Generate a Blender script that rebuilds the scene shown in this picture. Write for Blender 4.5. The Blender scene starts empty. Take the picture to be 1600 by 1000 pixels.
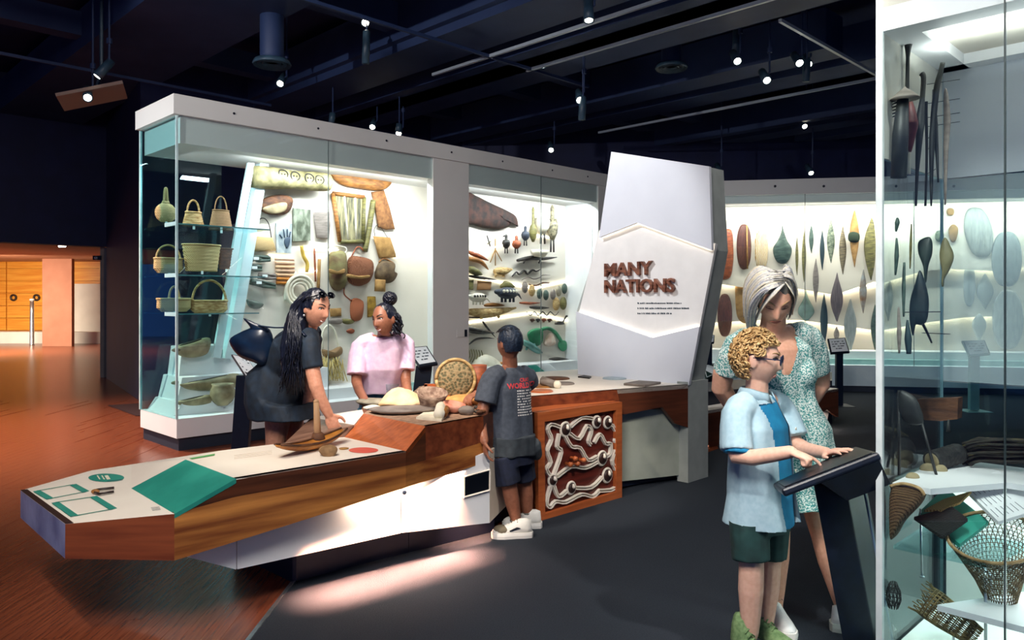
import bpy, bmesh, math, random
from mathutils import Vector, Matrix
from mathutils.bvhtree import BVHTree
random.seed(7)
SC = bpy.context.scene
COL = SC.collection
V3 = Vector
PI = math.pi
# ------------------------------------------------------------------ camera, world, exposure
F, HOR, CAMH = 1194.0, 468.0, 1.45          # focal length in pixels, horizon row, eye height
cam = bpy.data.cameras.new('camera'); camo = bpy.data.objects.new('camera', cam); COL.objects.link(camo)
cam.sensor_width = 36; cam.lens = F / 1600 * 36; cam.shift_y = -(500 - HOR) / 1600
cam.clip_start = 0.05; cam.clip_end = 200
camo.location = (0, 0, CAMH); camo.rotation_euler = (PI / 2, 0, 0)
SC.camera = camo
SC.view_settings.view_transform = 'Standard'; SC.view_settings.look = 'None'
SC.view_settings.gamma = 1; SC.view_settings.use_curve_mapping = False
SC.view_settings.exposure = 0.2
SC.cycles.use_denoising = True
SC.cycles.max_bounces = 8; SC.cycles.transparent_max_bounces = 24
SC.cycles.sample_clamp_indirect = 4
w = bpy.data.worlds.new('World'); SC.world = w; w.use_nodes = True
w.node_tree.nodes['Background'].inputs[0].default_value = (0.05, 0.16, 0.55, 1)
w.node_tree.nodes['Background'].inputs[1].default_value = 0.36
U = V3((math.sqrt(.5), math.sqrt(.5), 0)); W = V3((-math.sqrt(.5), math.sqrt(.5), 0)); Z = V3((0, 0, 1))
def area(name, loc, target, size, power, col=(1, 1, 1), size_y=None, spread=180):
    l = bpy.data.lights.new(name, 'AREA'); l.energy = power; l.color = col; l.size = size
    if size_y: l.shape = 'RECTANGLE'; l.size_y = size_y
    l.spread = math.radians(spread)
    o = bpy.data.objects.new(name, l); COL.objects.link(o); o.location = loc
    d = (V3(target) - V3(loc)).normalized()
    o.rotation_euler = d.to_track_quat('-Z', 'X').to_euler()
    return o
def strip(name, a, b, width, aim, power, col=(1, 1, 1), spread=180):
    """a long area lamp from a to b shining along aim"""
    a, b = V3(a), V3(b); x = (b - a).normalized(); zz = -V3(aim); zz = (zz - x * zz.dot(x)).normalized(); y = zz.cross(x)
    l = bpy.data.lights.new(name, 'AREA'); l.energy = power; l.color = col; l.shape = 'RECTANGLE'; l.size = (b - a).length; l.size_y = width
    l.spread = math.radians(spread)
    o = bpy.data.objects.new(name, l); COL.objects.link(o)
    m = Matrix((x, y, zz)).transposed().to_4x4(); m.translation = (a + b) / 2; o.matrix_world = m
    return o
def spot(name, loc, target, power, angle=40, blend=.5, col=(1, .93, .85), rad=.06):
    l = bpy.data.lights.new(name, 'SPOT'); l.energy = power; l.color = col; l.spot_size = math.radians(angle); l.spot_blend = blend
    l.shadow_soft_size = rad
    o = bpy.data.objects.new(name, l); COL.objects.link(o); o.location = loc
    o.rotation_euler = (V3(target) - V3(loc)).to_track_quat('-Z', 'Y').to_euler()
    return o
# ------------------------------------------------------------------ pixel -> place
def P(px, py, d): return V3(((px - 800) / F * d, d, CAMH - (py - HOR) / F * d))
def G(px, py, z=0.0): return P(px, py, F * (CAMH - z) / (py - HOR))
def PL(px, py, o, n):
    r = V3(((px - 800) / F, 1, -(py - HOR) / F)); c = V3((0, 0, CAMH)); n = V3(n)
    return c + r * ((V3(o) - c).dot(n) / r.dot(n))
C1 = V3((-3.19, 7.27, 0))                    # near left corner of the long case
def CP(px, py, wd=0.0): return PL(px, py, C1 + W * wd, W)
def CC(s, wd, z): return C1 + U * s + W * wd + Z * z
# ------------------------------------------------------------------ lights of the room, with added fill
WARM = (1, .86, .70); COOL = (.82, .93, 1)
area('added_ceiling_fill', (-.8, .2, 5.25), (.2, 4.8, .8), 3.0, 400, (1, .95, .9), 1.3)  # unseen soft fill added overhead to brighten the people
area('added_ceiling_fill', (3.6, 5.6, 5.25), (1.2, 3.2, 1.0), 1.0, 80, (1, .95, .9), 1.0)  # second unseen fill, added from the right
spot('track_and_fill_spot', (-2.2, 1.6, 4.2), (-1.75, 3.75, .5), 230, 24, .6, WARM)
spot('track_and_fill_spot', (-1.6, 2.6, 4.2), (-.9, 4.4, .6), 300, 30, .6, WARM)
spot('track_and_fill_spot', (-1.2, 3.4, 4.2), (-.1, 5.4, .8), 420, 30, .6, WARM)
spot('track_and_fill_spot', (-1.7, 5.6, 4.2), (1.2, 6.7, 1.9), 420, 34, .6, (.95, .97, 1))
spot('track_and_fill_spot', (2.2, 1.0, 4.2), (1.15, 3.2, 1.1), 400, 32, .6, (1, .92, .84))
spot('track_and_fill_spot', (-1.0, 4.6, 4.2), (-1.1, 5.2, 1.2), 220, 36, .6, (1, .92, .86))
spot('track_and_fill_spot', (-5.4, 2.6, 4.2), (-1.6, 9.0, 3.0), 620, 50, .7, (1, .97, .93))
spot('track_and_fill_spot', (-7.6, 4.6, 4.2), (-3.6, 7.7, 1.6), 520, 50, .7, (.95, .98, 1))
spot('track_and_fill_spot', (-.2, .9, 4.3), (1.15, 3.3, 1.1), 330, 30, .6, (1, .93, .86))
spot('track_and_fill_spot', (-1.3, 2.2, 4.3), (-1.05, 5.2, 1.1), 380, 26, .6, (1, .92, .86))  # extra spot added to brighten the girl
spot('track_and_fill_spot', (-6.4, 7.4, 4.8), (-5.0, 8.0, 0), 2300, 80, 1, (1, .76, .60))  # unseen spot added to give the left floor its warm glare
spot('track_and_fill_spot', (2.0, 2.2, 4.3), (.5, 5.35, .4), 320, 18, .5, (1, .9, .8))  # extra spot added to brighten the maze panel
# LED lines inside the cases
for s0, s1, pw in ((.75, 3.1, 50), (3.75, 6.3, 48)):
    strip('case_led_and_fill', CC(s0, .10, 2.90), CC(s1, .10, 2.90), .08, W * .55 - Z, pw, (.97, .98, 1))
strip('case_led_and_fill', CC(.12, .3, 2.90), CC(.12, .8, 2.90), .06, -Z + U * .3, 10, (.9, .97, 1))
# ------------------------------------------------------------------ materials
def lin(c):
    if isinstance(c, str): c = tuple(int(c[i:i + 2], 16) / 255 for i in (0, 2, 4))
    return tuple(x / 12.92 if x <= .04045 else ((x + .055) / 1.055) ** 2.4 for x in c)
MATS = {}
def mat(name, c1, c2=None, rough=.6, metal=0.0, scale=8.0, stretch=(1, 1, 1), rot=(0, 0, 0), bump=0.0, kind='noise', detail=4, dist=.01, lo=.35, hi=.65, spec=.5, sub=0, emit=None, es=0, bscale=None, coat=0):
    """procedural material: noise / wave / voronoi / brick pattern between two colours with bump"""
    if name in MATS: return MATS[name]
    m = bpy.data.materials.new(name); m.use_nodes = True; nt = m.node_tree; N = nt.nodes; L = nt.links
    b = N['Principled BSDF']; b.inputs['Roughness'].default_value = rough; b.inputs['Metallic'].default_value = metal
    b.inputs['Specular IOR Level'].default_value = spec
    if coat: b.inputs['Coat Weight'].default_value = coat; b.inputs['Coat Roughness'].default_value = .15
    if sub:
        b.inputs['Subsurface Weight'].default_value = sub; b.inputs['Subsurface Radius'].default_value = (.9, .35, .2); b.inputs['Subsurface Scale'].default_value = .012
    A = lin(c1) + (1,); B = lin(c2 if c2 else c1) + (1,)
    tc = N.new('ShaderNodeTexCoord'); mp = N.new('ShaderNodeMapping'); mp.inputs['Scale'].default_value = stretch
    mr = N.new('ShaderNodeMapping'); mr.inputs['Rotation'].default_value = rot      # turn first, then stretch
    L.new(tc.outputs['Object'], mr.inputs['Vector']); L.new(mr.outputs[0], mp.inputs['Vector'])
    if kind == 'noise':
        t = N.new('ShaderNodeTexNoise'); t.inputs['Scale'].default_value = scale; t.inputs['Detail'].default_value = detail; f = t.outputs['Fac']
    elif kind == 'wave':
        t = N.new('ShaderNodeTexWave'); t.inputs['Scale'].default_value = scale; t.inputs['Distortion'].default_value = 3.0; t.inputs['Detail'].default_value = detail; f = t.outputs['Fac']
    elif kind == 'bands':
        t = N.new('ShaderNodeTexWave'); t.inputs['Scale'].default_value = scale; t.inputs['Distortion'].default_value = .4; f = t.outputs['Fac']; t.bands_direction = 'Z'
    elif kind == 'vor':
        t = N.new('ShaderNodeTexVoronoi'); t.inputs['Scale'].default_value = scale; f = t.outputs['Distance']
    elif kind == 'weave':
        t1 = N.new('ShaderNodeTexWave'); t1.bands_direction = 'Z'; t1.inputs['Scale'].default_value = scale; t1.inputs['Distortion'].default_value = .6
        t2 = N.new('ShaderNodeTexWave'); t2.bands_direction = 'DIAGONAL'; t2.inputs['Scale'].default_value = scale * .8; t2.inputs['Distortion'].default_value = .8
        t = N.new('ShaderNodeMath'); t.operation = 'MULTIPLY'
        L.new(mp.outputs[0], t1.inputs['Vector']); L.new(mp.outputs[0], t2.inputs['Vector']); L.new(t1.outputs['Fac'], t.inputs[0]); L.new(t2.outputs['Fac'], t.inputs[1]); f = t.outputs[0]
    if kind != 'weave': L.new(mp.outputs[0], t.inputs['Vector'])
    cr = N.new('ShaderNodeValToRGB'); cr.color_ramp.elements[0].position = lo; cr.color_ramp.elements[1].position = hi
    cr.color_ramp.elements[0].color = A; cr.color_ramp.elements[1].color = B
    L.new(f, cr.inputs['Fac']); L.new(cr.outputs['Color'], b.inputs['Base Color'])
    if bump:
        bp = N.new('ShaderNodeBump'); bp.inputs['Strength'].default_value = bump; bp.inputs['Distance'].default_value = dist
        if bscale:
            t3 = N.new('ShaderNodeTexNoise'); t3.inputs['Scale'].default_value = bscale; t3.inputs['Detail'].default_value = 5; L.new(mp.outputs[0], t3.inputs['Vector']); L.new(t3.outputs['Fac'], bp.inputs['Height'])
        else: L.new(f, bp.inputs['Height'])
        L.new(bp.outputs['Normal'], b.inputs['Normal'])
    if emit: b.inputs['Emission Color'].default_value = lin(emit) + (1,); b.inputs['Emission Strength'].default_value = es
    MATS[name] = m; return m
def plain(name, c, rough=.5, metal=0, emit=None, es=0, spec=.5):
    if name in MATS: return MATS[name]
    m = bpy.data.materials.new(name); m.use_nodes = True; b = m.node_tree.nodes['Principled BSDF']
    b.inputs['Base Color'].default_value = lin(c) + (1,); b.inputs['Roughness'].default_value = rough; b.inputs['Metallic'].default_value = metal
    b.inputs['Specular IOR Level'].default_value = spec
    if emit: b.inputs['Emission Color'].default_value = lin(emit) + (1,); b.inputs['Emission Strength'].default_value = es
    MATS[name] = m; return m
def glassmat(name, tint, refl=.06, edge=.5, rough=0.0):
    """thin pane: tinted see-through plus mirror that grows towards grazing"""
    m = bpy.data.materials.new(name); m.use_nodes = True; nt = m.node_tree; N = nt.nodes; L = nt.links; N.clear()
    out = N.new('ShaderNodeOutputMaterial'); mx = N.new('ShaderNodeMixShader'); tr = N.new('ShaderNodeBsdfTransparent'); gl = N.new('ShaderNodeBsdfGlossy')
    tr.inputs[0].default_value = tint + (1,); gl.inputs['Roughness'].default_value = rough; gl.inputs['Color'].default_value = (.9, .97, 1, 1)
    fr = N.new('ShaderNodeFresnel'); ge = N.new('ShaderNodeNewGeometry'); mm = N.new('ShaderNodeMapRange')   # a pane, not a lens: the same index on both faces
    mm.inputs[3].default_value = 1.42; mm.inputs[4].default_value = 1 / 1.42
    L.new(ge.outputs['Backfacing'], mm.inputs[0]); L.new(mm.outputs[0], fr.inputs['IOR'])
    L.new(fr.outputs[0], mx.inputs[0]); L.new(tr.outputs[0], mx.inputs[1]); L.new(gl.outputs[0], mx.inputs[2]); L.new(mx.outputs[0], out.inputs[0])
    MATS[name] = m; return m
def reflection_pane(name, tint, amount, col):  # pane with a bright reflection painted in as diffuse haze
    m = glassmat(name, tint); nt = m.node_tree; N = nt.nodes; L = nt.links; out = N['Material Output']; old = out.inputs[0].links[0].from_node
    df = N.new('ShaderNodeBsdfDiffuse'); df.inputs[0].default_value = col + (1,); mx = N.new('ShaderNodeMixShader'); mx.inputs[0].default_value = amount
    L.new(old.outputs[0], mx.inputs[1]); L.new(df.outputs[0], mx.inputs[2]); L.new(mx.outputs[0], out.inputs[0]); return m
GLASS = glassmat('clear_glass', (.93, .98, .98)); TEALGLASS = glassmat('teal_glass', (.76, .92, .93))
WHITE = mat('white_paint', 'e9eaec', 'eeeff0', .45, scale=2)
GREYW = mat('grey_white_paint', 'e2e1de', 'e6e5e2', .5, scale=2)
NAVY = mat('navy_paint', '0a1540', '0d1a4a', .65, scale=3)
BLACK = mat('black_metal', '0c1422', '101a2a', .38, scale=30)
STEEL = mat('brushed_steel', 'b9bec4', 'd0d4d8', .3, .9, scale=30)
EDGE = mat('glass_edge', '9fc7cc', 'd4e8ea', .15, scale=3)
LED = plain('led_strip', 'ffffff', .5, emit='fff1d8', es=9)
LEDW = plain('led_strip_white', 'ffffff', .5, emit='f4faff', es=7)
TEAL = mat('teal_print', '1f8273', '2a9281', .5, scale=6)
CREAM = mat('cream_laminate', 'e9dfd2', 'f0e7da', .42, scale=3)
# ------------------------------------------------------------------ objects
def clean(o, sm):
    if sm:
        for p in o.data.polygons: p.use_smooth = True
def obj(name, geo, m, parent=None, smooth=False, label=None, cat=None, group=None, kind=None, base=None):
    Vs, Fs = geo
    Vs = [V3(v) for v in Vs]
    if parent is None:
        if base is None:
            n = len(Vs); c = sum(Vs, V3()) / n; base = V3((c.x, c.y, min(v.z for v in Vs)))
        org = V3(base)
    else:
        org = parent['_o'] if isinstance(parent, dict) else V3(parent.get('org', (0, 0, 0)))
    me = bpy.data.meshes.new(name); me.from_pydata([v - org for v in Vs], [], Fs)
    bm = bmesh.new(); bm.from_mesh(me); bmesh.ops.recalc_face_normals(bm, faces=bm.faces); bm.to_mesh(me); bm.free()
    me.materials.append(m)
    o = bpy.data.objects.new(name, me); COL.objects.link(o)
    if parent is None: o.location = org
    else: o.parent = parent
    o['org'] = tuple(org)
    clean(o, smooth); tag(o, label, cat, group, kind)
    return o
def tag(o, label=None, cat=None, group=None, kind=None):
    if label: o['label'] = label
    if cat: o['category'] = cat
    if group: o['group'] = group
    if kind: o['kind'] = kind
    return o
def thing(name, label, cat, loc, group=None, kind=None):
    o = bpy.data.objects.new(name, None); COL.objects.link(o); o.location = loc; o.empty_display_size = .1
    o['org'] = tuple(loc); tag(o, label, cat, group, kind); return o
def S(name, geo, m, parent=None, smooth=False): return obj(name, geo, m, parent, smooth, kind=None if parent else 'structure')
# ------------------------------------------------------------------ geometry (world coordinates)
def join(*gs):
    Vs, Fs = [], []
    for g in gs:
        n = len(Vs); Vs += list(g[0]); Fs += [tuple(i + n for i in f) for f in g[1]]
    return Vs, Fs
BOXF = [(0, 1, 2, 3), (7, 6, 5, 4), (0, 4, 5, 1), (1, 5, 6, 2), (2, 6, 7, 3), (3, 7, 4, 0)]
def obox(c, ex, ey, ez):
    """box from centre and three half-axis vectors"""
    c, ex, ey, ez = V3(c), V3(ex), V3(ey), V3(ez)
    return [c - ex - ey - ez, c + ex - ey - ez, c + ex + ey - ez, c - ex + ey - ez, c - ex - ey + ez, c + ex - ey + ez, c + ex + ey + ez, c - ex + ey + ez], list(BOXF)
def box(a, b):
    a, b = V3(a), V3(b); h = (b - a) / 2
    return obox((a + b) / 2, (h.x, 0, 0), (0, h.y, 0), (0, 0, h.z))
def cbox(s0, s1, w0, w1, z0, z1): return obox(CC((s0 + s1) / 2, (w0 + w1) / 2, (z0 + z1) / 2), U * (s1 - s0) / 2, W * (w1 - w0) / 2, Z * (z1 - z0) / 2)
def slab(pts, n):
    """polygon of 3-D points given thickness along vector n"""
    k = len(pts); n = V3(n); Vs = [V3(p) for p in pts] + [V3(p) + n for p in pts]
    return Vs, [tuple(range(k)), tuple(range(2 * k - 1, k - 1, -1))] + [(i, (i + 1) % k, k + (i + 1) % k, k + i) for i in range(k)]
def bridge(A, B):
    k = len(A); return [V3(p) for p in A] + [V3(p) for p in B], [tuple(range(k)), tuple(range(2 * k - 1, k - 1, -1))] + [(i, (i + 1) % k, k + (i + 1) % k, k + i) for i in range(k)]
def loft(rings, caps=True):
    n = len(rings[0]); Vs = [V3(p) for r in rings for p in r]; Fs = []
    for j in range(len(rings) - 1):
        for i in range(n):
            Fs.append((j * n + i, j * n + (i + 1) % n, (j + 1) * n + (i + 1) % n, (j + 1) * n + i))
    if caps: Fs += [tuple(range(n)), tuple(range(len(Vs) - 1, len(Vs) - n - 1, -1))]
    return Vs, Fs
def frames(pts):
    pts = [V3(p) for p in pts]; n = len(pts); T = []
    for i in range(n):
        t = pts[min(i + 1, n - 1)] - pts[max(i - 1, 0)]; T.append(t.normalized() if t.length > 1e-9 else V3((0, 0, 1)))
    a = V3((0, 0, 1)) if abs(T[0].z) < .9 else V3((1, 0, 0)); x = T[0].cross(a).normalized(); out = []
    for t in T:
        x = (x - t * x.dot(t)).normalized(); out.append((x, t.cross(x)))
    return pts, T, out
def tube(pts, r, seg=8, caps=True, flat=1.0):
    pts, T, fr = frames(pts); n = len(pts); rs = r if hasattr(r, '__len__') else [r] * n
    return loft([[p + (x * math.cos(2 * PI * i / seg) + y * math.sin(2 * PI * i / seg) * flat) * q for i in range(seg)] for p, (x, y), q in zip(pts, fr, rs)], caps)
def spl(pts, k=5, closed=False):
    """Catmull-Rom through points"""
    pts = [V3(p) for p in pts]; n = len(pts); out = []
    for i in range(n if closed else n - 1):
        a, b, c, d = [pts[(i + j) % n] if closed else pts[min(max(i + j, 0), n - 1)] for j in (-1, 0, 1, 2)]
        for s in range(k):
            t = s / k; out.append(.5 * (2 * b + (c - a) * t + (2 * a - 5 * b + 4 * c - d) * t * t + (3 * b - a - 3 * c + d) * t ** 3))
    if not closed: out.append(pts[-1])
    return out
def lathe(c, prof, seg=20, axis=Z, sx=1.0, ref=None):
    """prof = [(radius, height)] about axis through c; sx squashes along ref"""
    axis = V3(axis).normalized(); a = V3(ref) if ref is not None else (V3((1, 0, 0)) if abs(axis.x) < .9 else V3((0, 1, 0)))
    y = axis.cross(a).normalized(); x = y.cross(axis)
    return loft([[V3(c) + axis * h + (x * math.cos(2 * PI * i / seg) * sx + y * math.sin(2 * PI * i / seg)) * max(r, 1e-4) for i in range(seg)] for r, h in prof])
def ellip(c, rx, ry, rz, seg=16, rings=10):
    """ellipsoid with three axis vectors"""
    c, rx, ry, rz = V3(c), V3(rx), V3(ry), V3(rz); R = []
    for j in range(rings + 1):
        a = -PI / 2 + PI * j / rings; q = max(math.cos(a), .01)
        R.append([c + rz * math.sin(a) + (rx * math.cos(2 * PI * i / seg) + ry * math.sin(2 * PI * i / seg)) * q for i in range(seg)])
    return loft(R)
def ball(c, r, seg=14, rings=9): return ellip(c, (r, 0, 0), (0, r, 0), (0, 0, r), seg, rings)
def pillow(pts, n, th, back=.006, prof=(1, .93, .78, .5, .22)):
    """domed relief from an outline: n points to the viewer, th its height"""
    pts = [V3(p) for p in pts]; k = len(pts); c = sum(pts, V3()) / k; n = V3(n).normalized()
    R = [[c + (p - c) * .97 - n * back for p in pts]]
    for r in prof: R.append([c + (p - c) * r + n * th * math.sqrt(max(0, 1 - r * r)) ** .8 for p in pts])
    return loft(R)
def bevel(o, wd=.004, seg=2):
    md = o.modifiers.new('bevel', 'BEVEL'); md.width = wd; md.segments = seg; md.limit_method = 'ANGLE'; return o
def lerp(a, b, t): return V3(a) * (1 - t) + V3(b) * t
def text_geo(body, o, ex, ey, size, depth=0.0, align='LEFT', bold=0.0):
    """real lettering: text outline laid in the plane (o, ex, ey), extruded towards ex x ey"""
    cu = bpy.data.curves.new('lettering', 'FONT'); cu.body = body; cu.size = size; cu.extrude = depth / 2; cu.align_x = align; cu.offset = bold; cu.resolution_u = 3
    to = bpy.data.objects.new('lettering', cu); COL.objects.link(to)
    me = to.to_mesh(); ex, ey = V3(ex), V3(ey); n = ex.cross(ey)
    g = ([V3(o) + ex * v.co.x + ey * v.co.y + n * (v.co.z + depth / 2) for v in me.vertices], [tuple(p.vertices) for p in me.polygons])
    to.to_mesh_clear(); bpy.data.objects.remove(to); bpy.data.curves.remove(cu)
    return g
# ================================================================== the room
FLOORW = mat('red_gum_floor', '64301f', '82452c', .27, scale=5, stretch=(14, .8, 1), bump=.02, dist=.002, spec=.6)
FLOORBASE = mat('dark_floor_base', '64301f', '82452c', .27, scale=5, stretch=(14, .8, 1))
CARPET = mat('slate_carpet', '262b33', '2e343c', .95, scale=160, bump=.5, dist=.004, spec=.1)
T0 = V3((-7.47, 14.07, 0))
floor = S('floor', slab([(-26, -4, -.03), (13, -4, -.03), (13, 34, -.03), (-26, 34, -.03)], (0, 0, .0282)), FLOORBASE)
PD = V3((-.03, 1, 0)).normalized(); PX = V3((1, .03, 0)).normalized(); pw = .085
shared = {}
npl = 0
for i in range(-98, -13):
    off = random.random() * 2.4
    for j in range(-1, 6):
        a = PX * (i * pw) + PD * (j * 2.4 + off); b = a + PD * 2.4; mid = (a + b) / 2
        if mid.x > -1.0 and mid.y < 4: continue
        ends = [a, mid, b]; seen = False
        for q in ends:
            if q.y > 2.9:
                px = 800 + q.x / q.y * F; py = HOR + F * CAMH / q.y
                if -40 < px < 470 and py > 610 and not (px > 300 and py < 900 and q.x - (-1.2) > (q.y - 3.9) * -.2 + .3): seen = True
        if not seen or npl >= 296: continue
        if q.y > 11.2 or (mid - V3((-3.2, 7.3, 0))).dot(U) > .2 and (mid - V3((-3.2, 7.3, 0))).dot(W) > 0.1: continue
        k = 'plank'
        if k not in shared:
            me = bpy.data.meshes.new('plank'); g = obox((0, 0, 0), (pw / 2 - .0007, 0, 0), (0, 1.198, 0), (0, 0, .004)); me.from_pydata(*[g[0], [], g[1]]); me.materials.append(FLOORW); shared[k] = me
        o = bpy.data.objects.new('plank', shared[k]); COL.objects.link(o); o.parent = floor
        org = V3(floor['org']); o.location = V3((mid.x, mid.y, -.004)) - org; o.rotation_euler = (0, 0, .03); npl += 1
K0 = G(457, 910); K1 = G(760, 835)
cpt = [(-1.11, -3, 0), (-1.115, 3.9, 0), (-.158, 4.78, 0), (.75, 5.9, 0), (2.0, 7.4, 0), (3.2, 12.6, 0), (12.9, 12.6, 0), (12.9, -3, 0)]
carpet = S('floor', slab(cpt, (0, 0, .006)), CARPET)
tag(carpet, 'dark slate carpet in front of the long exhibit table')
S('trim_1', slab([(-1.125, -3, 0), (-1.13, 3.9, 0), (-1.11, 3.92, 0), (-1.105, -3, 0)], (0, 0, .01)), STEEL)
# shell
CEILM = mat('dark_ceiling', '0c1a4a', '102258', .8, scale=2)
BEAM = mat('navy_beam', '22345c', '2a3d66', .6, scale=2)
S('ceiling', slab([(-26, -4, 5.3), (13, -4, 5.3), (13, 34, 5.3), (-26, 34, 5.3)], (0, 0, .1)), CEILM)
wl = S('wall_left', slab([T0 + Z * 2.42, T0 - U * 12 + Z * 2.42, T0 - U * 12 + Z * 5.3, T0 + Z * 5.3], W * .3), NAVY)
J = V3((-5.3, 10.9, 0)); 
S('wall_jamb', slab([T0, J, J + U * 1.2, T0 + U * 1.2], (0, 0, 5.3)), NAVY)
S('wall_back', slab([J + U * 1.2, J + U * 15, J + U * 15 + Z * 5.3, J + U * 1.2 + Z * 5.3], W * .2), NAVY)
S('wall_far', slab([(-1, 15.2, 0), (13, 14.2, 0), (13, 14.2, 5.3), (-1, 15.2, 5.3)], (0, .2, 0)), NAVY)
S('wall_right', box((12.9, -4, 0), (13.1, 15, 5.3)), NAVY)
# beams and ducts hung under the ceiling
def along(px, py, z, dr, l0, l1, wd, h, name, m, lab=None, cat=None):
    c = G(px, py, z); e = W if dr == 'w' else U; n = U if dr == 'w' else W
    a = c + e * l0; b = c + e * l1
    return obox((a + b) / 2 + Z * h / 2, e * (l1 - l0) / 2, n * wd / 2, Z * h / 2)
for px, py, wd, z in ((520, 140, .7, 4.5), (600, 165, .6, 4.5), (290, 45, 1.3, 4.6), (960, 75, .9, 4.5), (720, 215, .5, 4.5), (1180, 140, .55, 4.5), (1250, 205, .5, 4.5), (1190, 232, .4, 4.5), (1290, 185, .2, 4.45), (760, 30, .6, 4.6)):
    c = G(px, py, z); g = along(px, py, z, 'w', -7, 9, wd, .5, '', BEAM)
    obj('ceiling_beam', g, BEAM, kind='structure')
for px, py in ((640, 55), (470, 135), (1050, 215)):
    obj('ceiling_beam', along(px, py, 4.75, 'u', -6, 9, .25, .3, '', BEAM), BEAM, kind='structure')
TRACKM = plain('track_white', 'b9c4d2', .3, .3)
for k, (px, py, dr, l0, l1, lab) in enumerate(((925, 38, 'w', -3, 2.6, 'pale lighting track crossing the ceiling above the sign, nearest of the pair'), (1010, 58, 'w', -3, 1.8, 'pale lighting track above the sign, the lower of the pair'), (1300, 80, 'u', -1.3, 3.2, 'slanting lighting track at the upper right beside the glass case'), (1300, 138, 'w', -1.5, 4, 'thin lighting track below the slanting one, upper right'), (640, 52, 'u', -4, 3, 'dark thin lighting track over the middle of the long case'), (60, 97, 'u', -3, 3, 'thin lighting track running across the dark upper left'))):
    g = along(px, py, 4.3, dr, l0, l1, .035, .035, '', TRACKM)
    t = obj('lighting_track', g, TRACKM if k < 4 else BEAM, label=lab, cat='lighting track', group='ceiling lighting tracks')
LENS = plain('lamp_lens', 'ffffff', .3, emit='fff6df', es=14)
CANM = mat('lamp_can', '2d4356', '3a566a', .4, scale=10)
def can(px, py, d, tilt, lab, lit=True, s=1.0):
    c = P(px, py, d); ax = V3(tilt).normalized(); t = thing('track_spotlight', lab, 'spotlight', c, 'ceiling spotlights')
    obj('lamp_can', lathe(c, [(.01, .24 * s), (.045 * s, .23 * s), (.05 * s, .1 * s), (.055 * s, -.02 * s), (.045 * s, -.02 * s), (.04 * s, .02 * s)], 14, -ax), CANM, t, True)
    top = c - ax * .1 * s
    obj('lamp_arm', join(tube([top, top + V3((.06 * s, 0, .05 * s)), V3((top.x + .06 * s, top.y, 5.31))], .012 * s, 6), lathe(top + V3((.06 * s, 0, .28)), [(.03, 0), (.03, .06)], 10)), BEAM, t)
    obj('lamp_lens', lathe(c + ax * .005, [(.001, 0), (.04 * s, .002), (.04 * s, .008), (.001, .012)], 14, ax), LENS if lit else STEEL, t, True)
D = (0, -.75, -.65)
for a in ((404, 11, 9, D, 'lit can spotlight at the top edge above the long case end'), (240, 36, 9, (.3, -.8, -.5), 'small lit can spotlight above the left fascia, beside the duct'), (153, 118, 8.5, (-.5, -.3, -.8), 'can spotlight of the left cluster, upper lamp'), (137, 152, 8.6, (.4, -.7, -.6), 'can spotlight of the left cluster, lower lamp'),
          (571, 35, 9, D, 'can spotlight above the tall hanging lamp tube'), (438, 130, 10, D, 'small lit can spotlight under the round ceiling vent'), (582, 198, 12, D, 'lit can spotlight just over the case fascia, left of its neighbour'), (623, 208, 12, D, 'lit can spotlight just over the case fascia, rightmost there'),
          (906, 156, 9.5, D, 'bright can spotlight left above the tall sign'), (861, 234, 13, D, 'tiny lit can spotlight between case fascia and sign'), (1152, 95, 9, D, 'bright can spotlight hanging right above the tall sign'), (1249, 98, 9, D, 'bright can spotlight of the pair at upper right, left one'), (1263, 100, 9.4, D, 'bright can spotlight of the pair at upper right, right one'),
          (1198, 125, 9, D, 'spotlight under the beam between the bright lamps at upper right'), (1124, 268, 13.5, D, 'bright can spotlight behind the top of the sign'), (1267, 270, 13.5, D, 'small lit can spotlight just above the shield case'), (1257, 197, 13, D, 'lit can spotlight on the far beam at right'), (848, 101, 10, D, 'dim can spotlight above the two-track crossing'), (920, 30, 7.5, (0, -.3, -1), 'can spotlight on the pale track above the sign')):
    can(*a)
# hanging cylinder lamps, vents and flood lamp
for px, y0, y1, d, lab in ((573, 47, 100, 9, 'slim upright cylinder lamp hanging above the case'), (911, 150, 188, 9.5, 'slim slanted cylinder lamp hanging left of the sign'), (1151, 38, 95, 9.2, 'slim cylinder lamp hanging above right of the sign'), (1261, 92, 128, 9.2, 'slim cylinder lamp hanging from the slanting track'), (520, 176, 192, 11, 'short cylinder lamp behind the fascia of the long case'), (624, 193, 206, 11.5, 'short lit cylinder lamp behind the fascia, right of the others')):
    a, b = P(px, y0, d), P(px - 2, y1, d); t = thing('cylinder_lamp', lab, 'lamp', b, 'hanging cylinder lamps')
    obj('lamp_body', lathe(b, [(.02, 0), (.045, .005), (.045, (a - b).length * .95), (.02, (a - b).length)], 12, a - b), CANM, t, True)
    obj('lamp_stem', tube([a, V3((a.x, a.y, 5.31))], .01, 6), BEAM, t)
for px, py, d, lab in ((425, 100, 8.5, 'round louvred ceiling vent on a duct above the long case'), (1049, 106, 10, 'round ceiling vent at the middle above the sign')):
    c = P(px, py, d); t = thing('ceiling_vent', lab, 'vent', c)
    obj('duct', lathe(c, [(.12, .03), (.13, .1), (.13, .75), (.1, .78)], 18), BEAM, t, True)
    for r in (.2, .15, .1): obj('louvre', lathe(c, [(r - .02, .02), (r, -.01 * r * 10), (r + .01, 0), (r - .01, .04)], 24), CANM, t, True)
c = P(145, 150, 8.8); t = thing('flood_lamp', 'flat square flood lamp among the spotlights at upper left', 'lamp', c)
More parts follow.
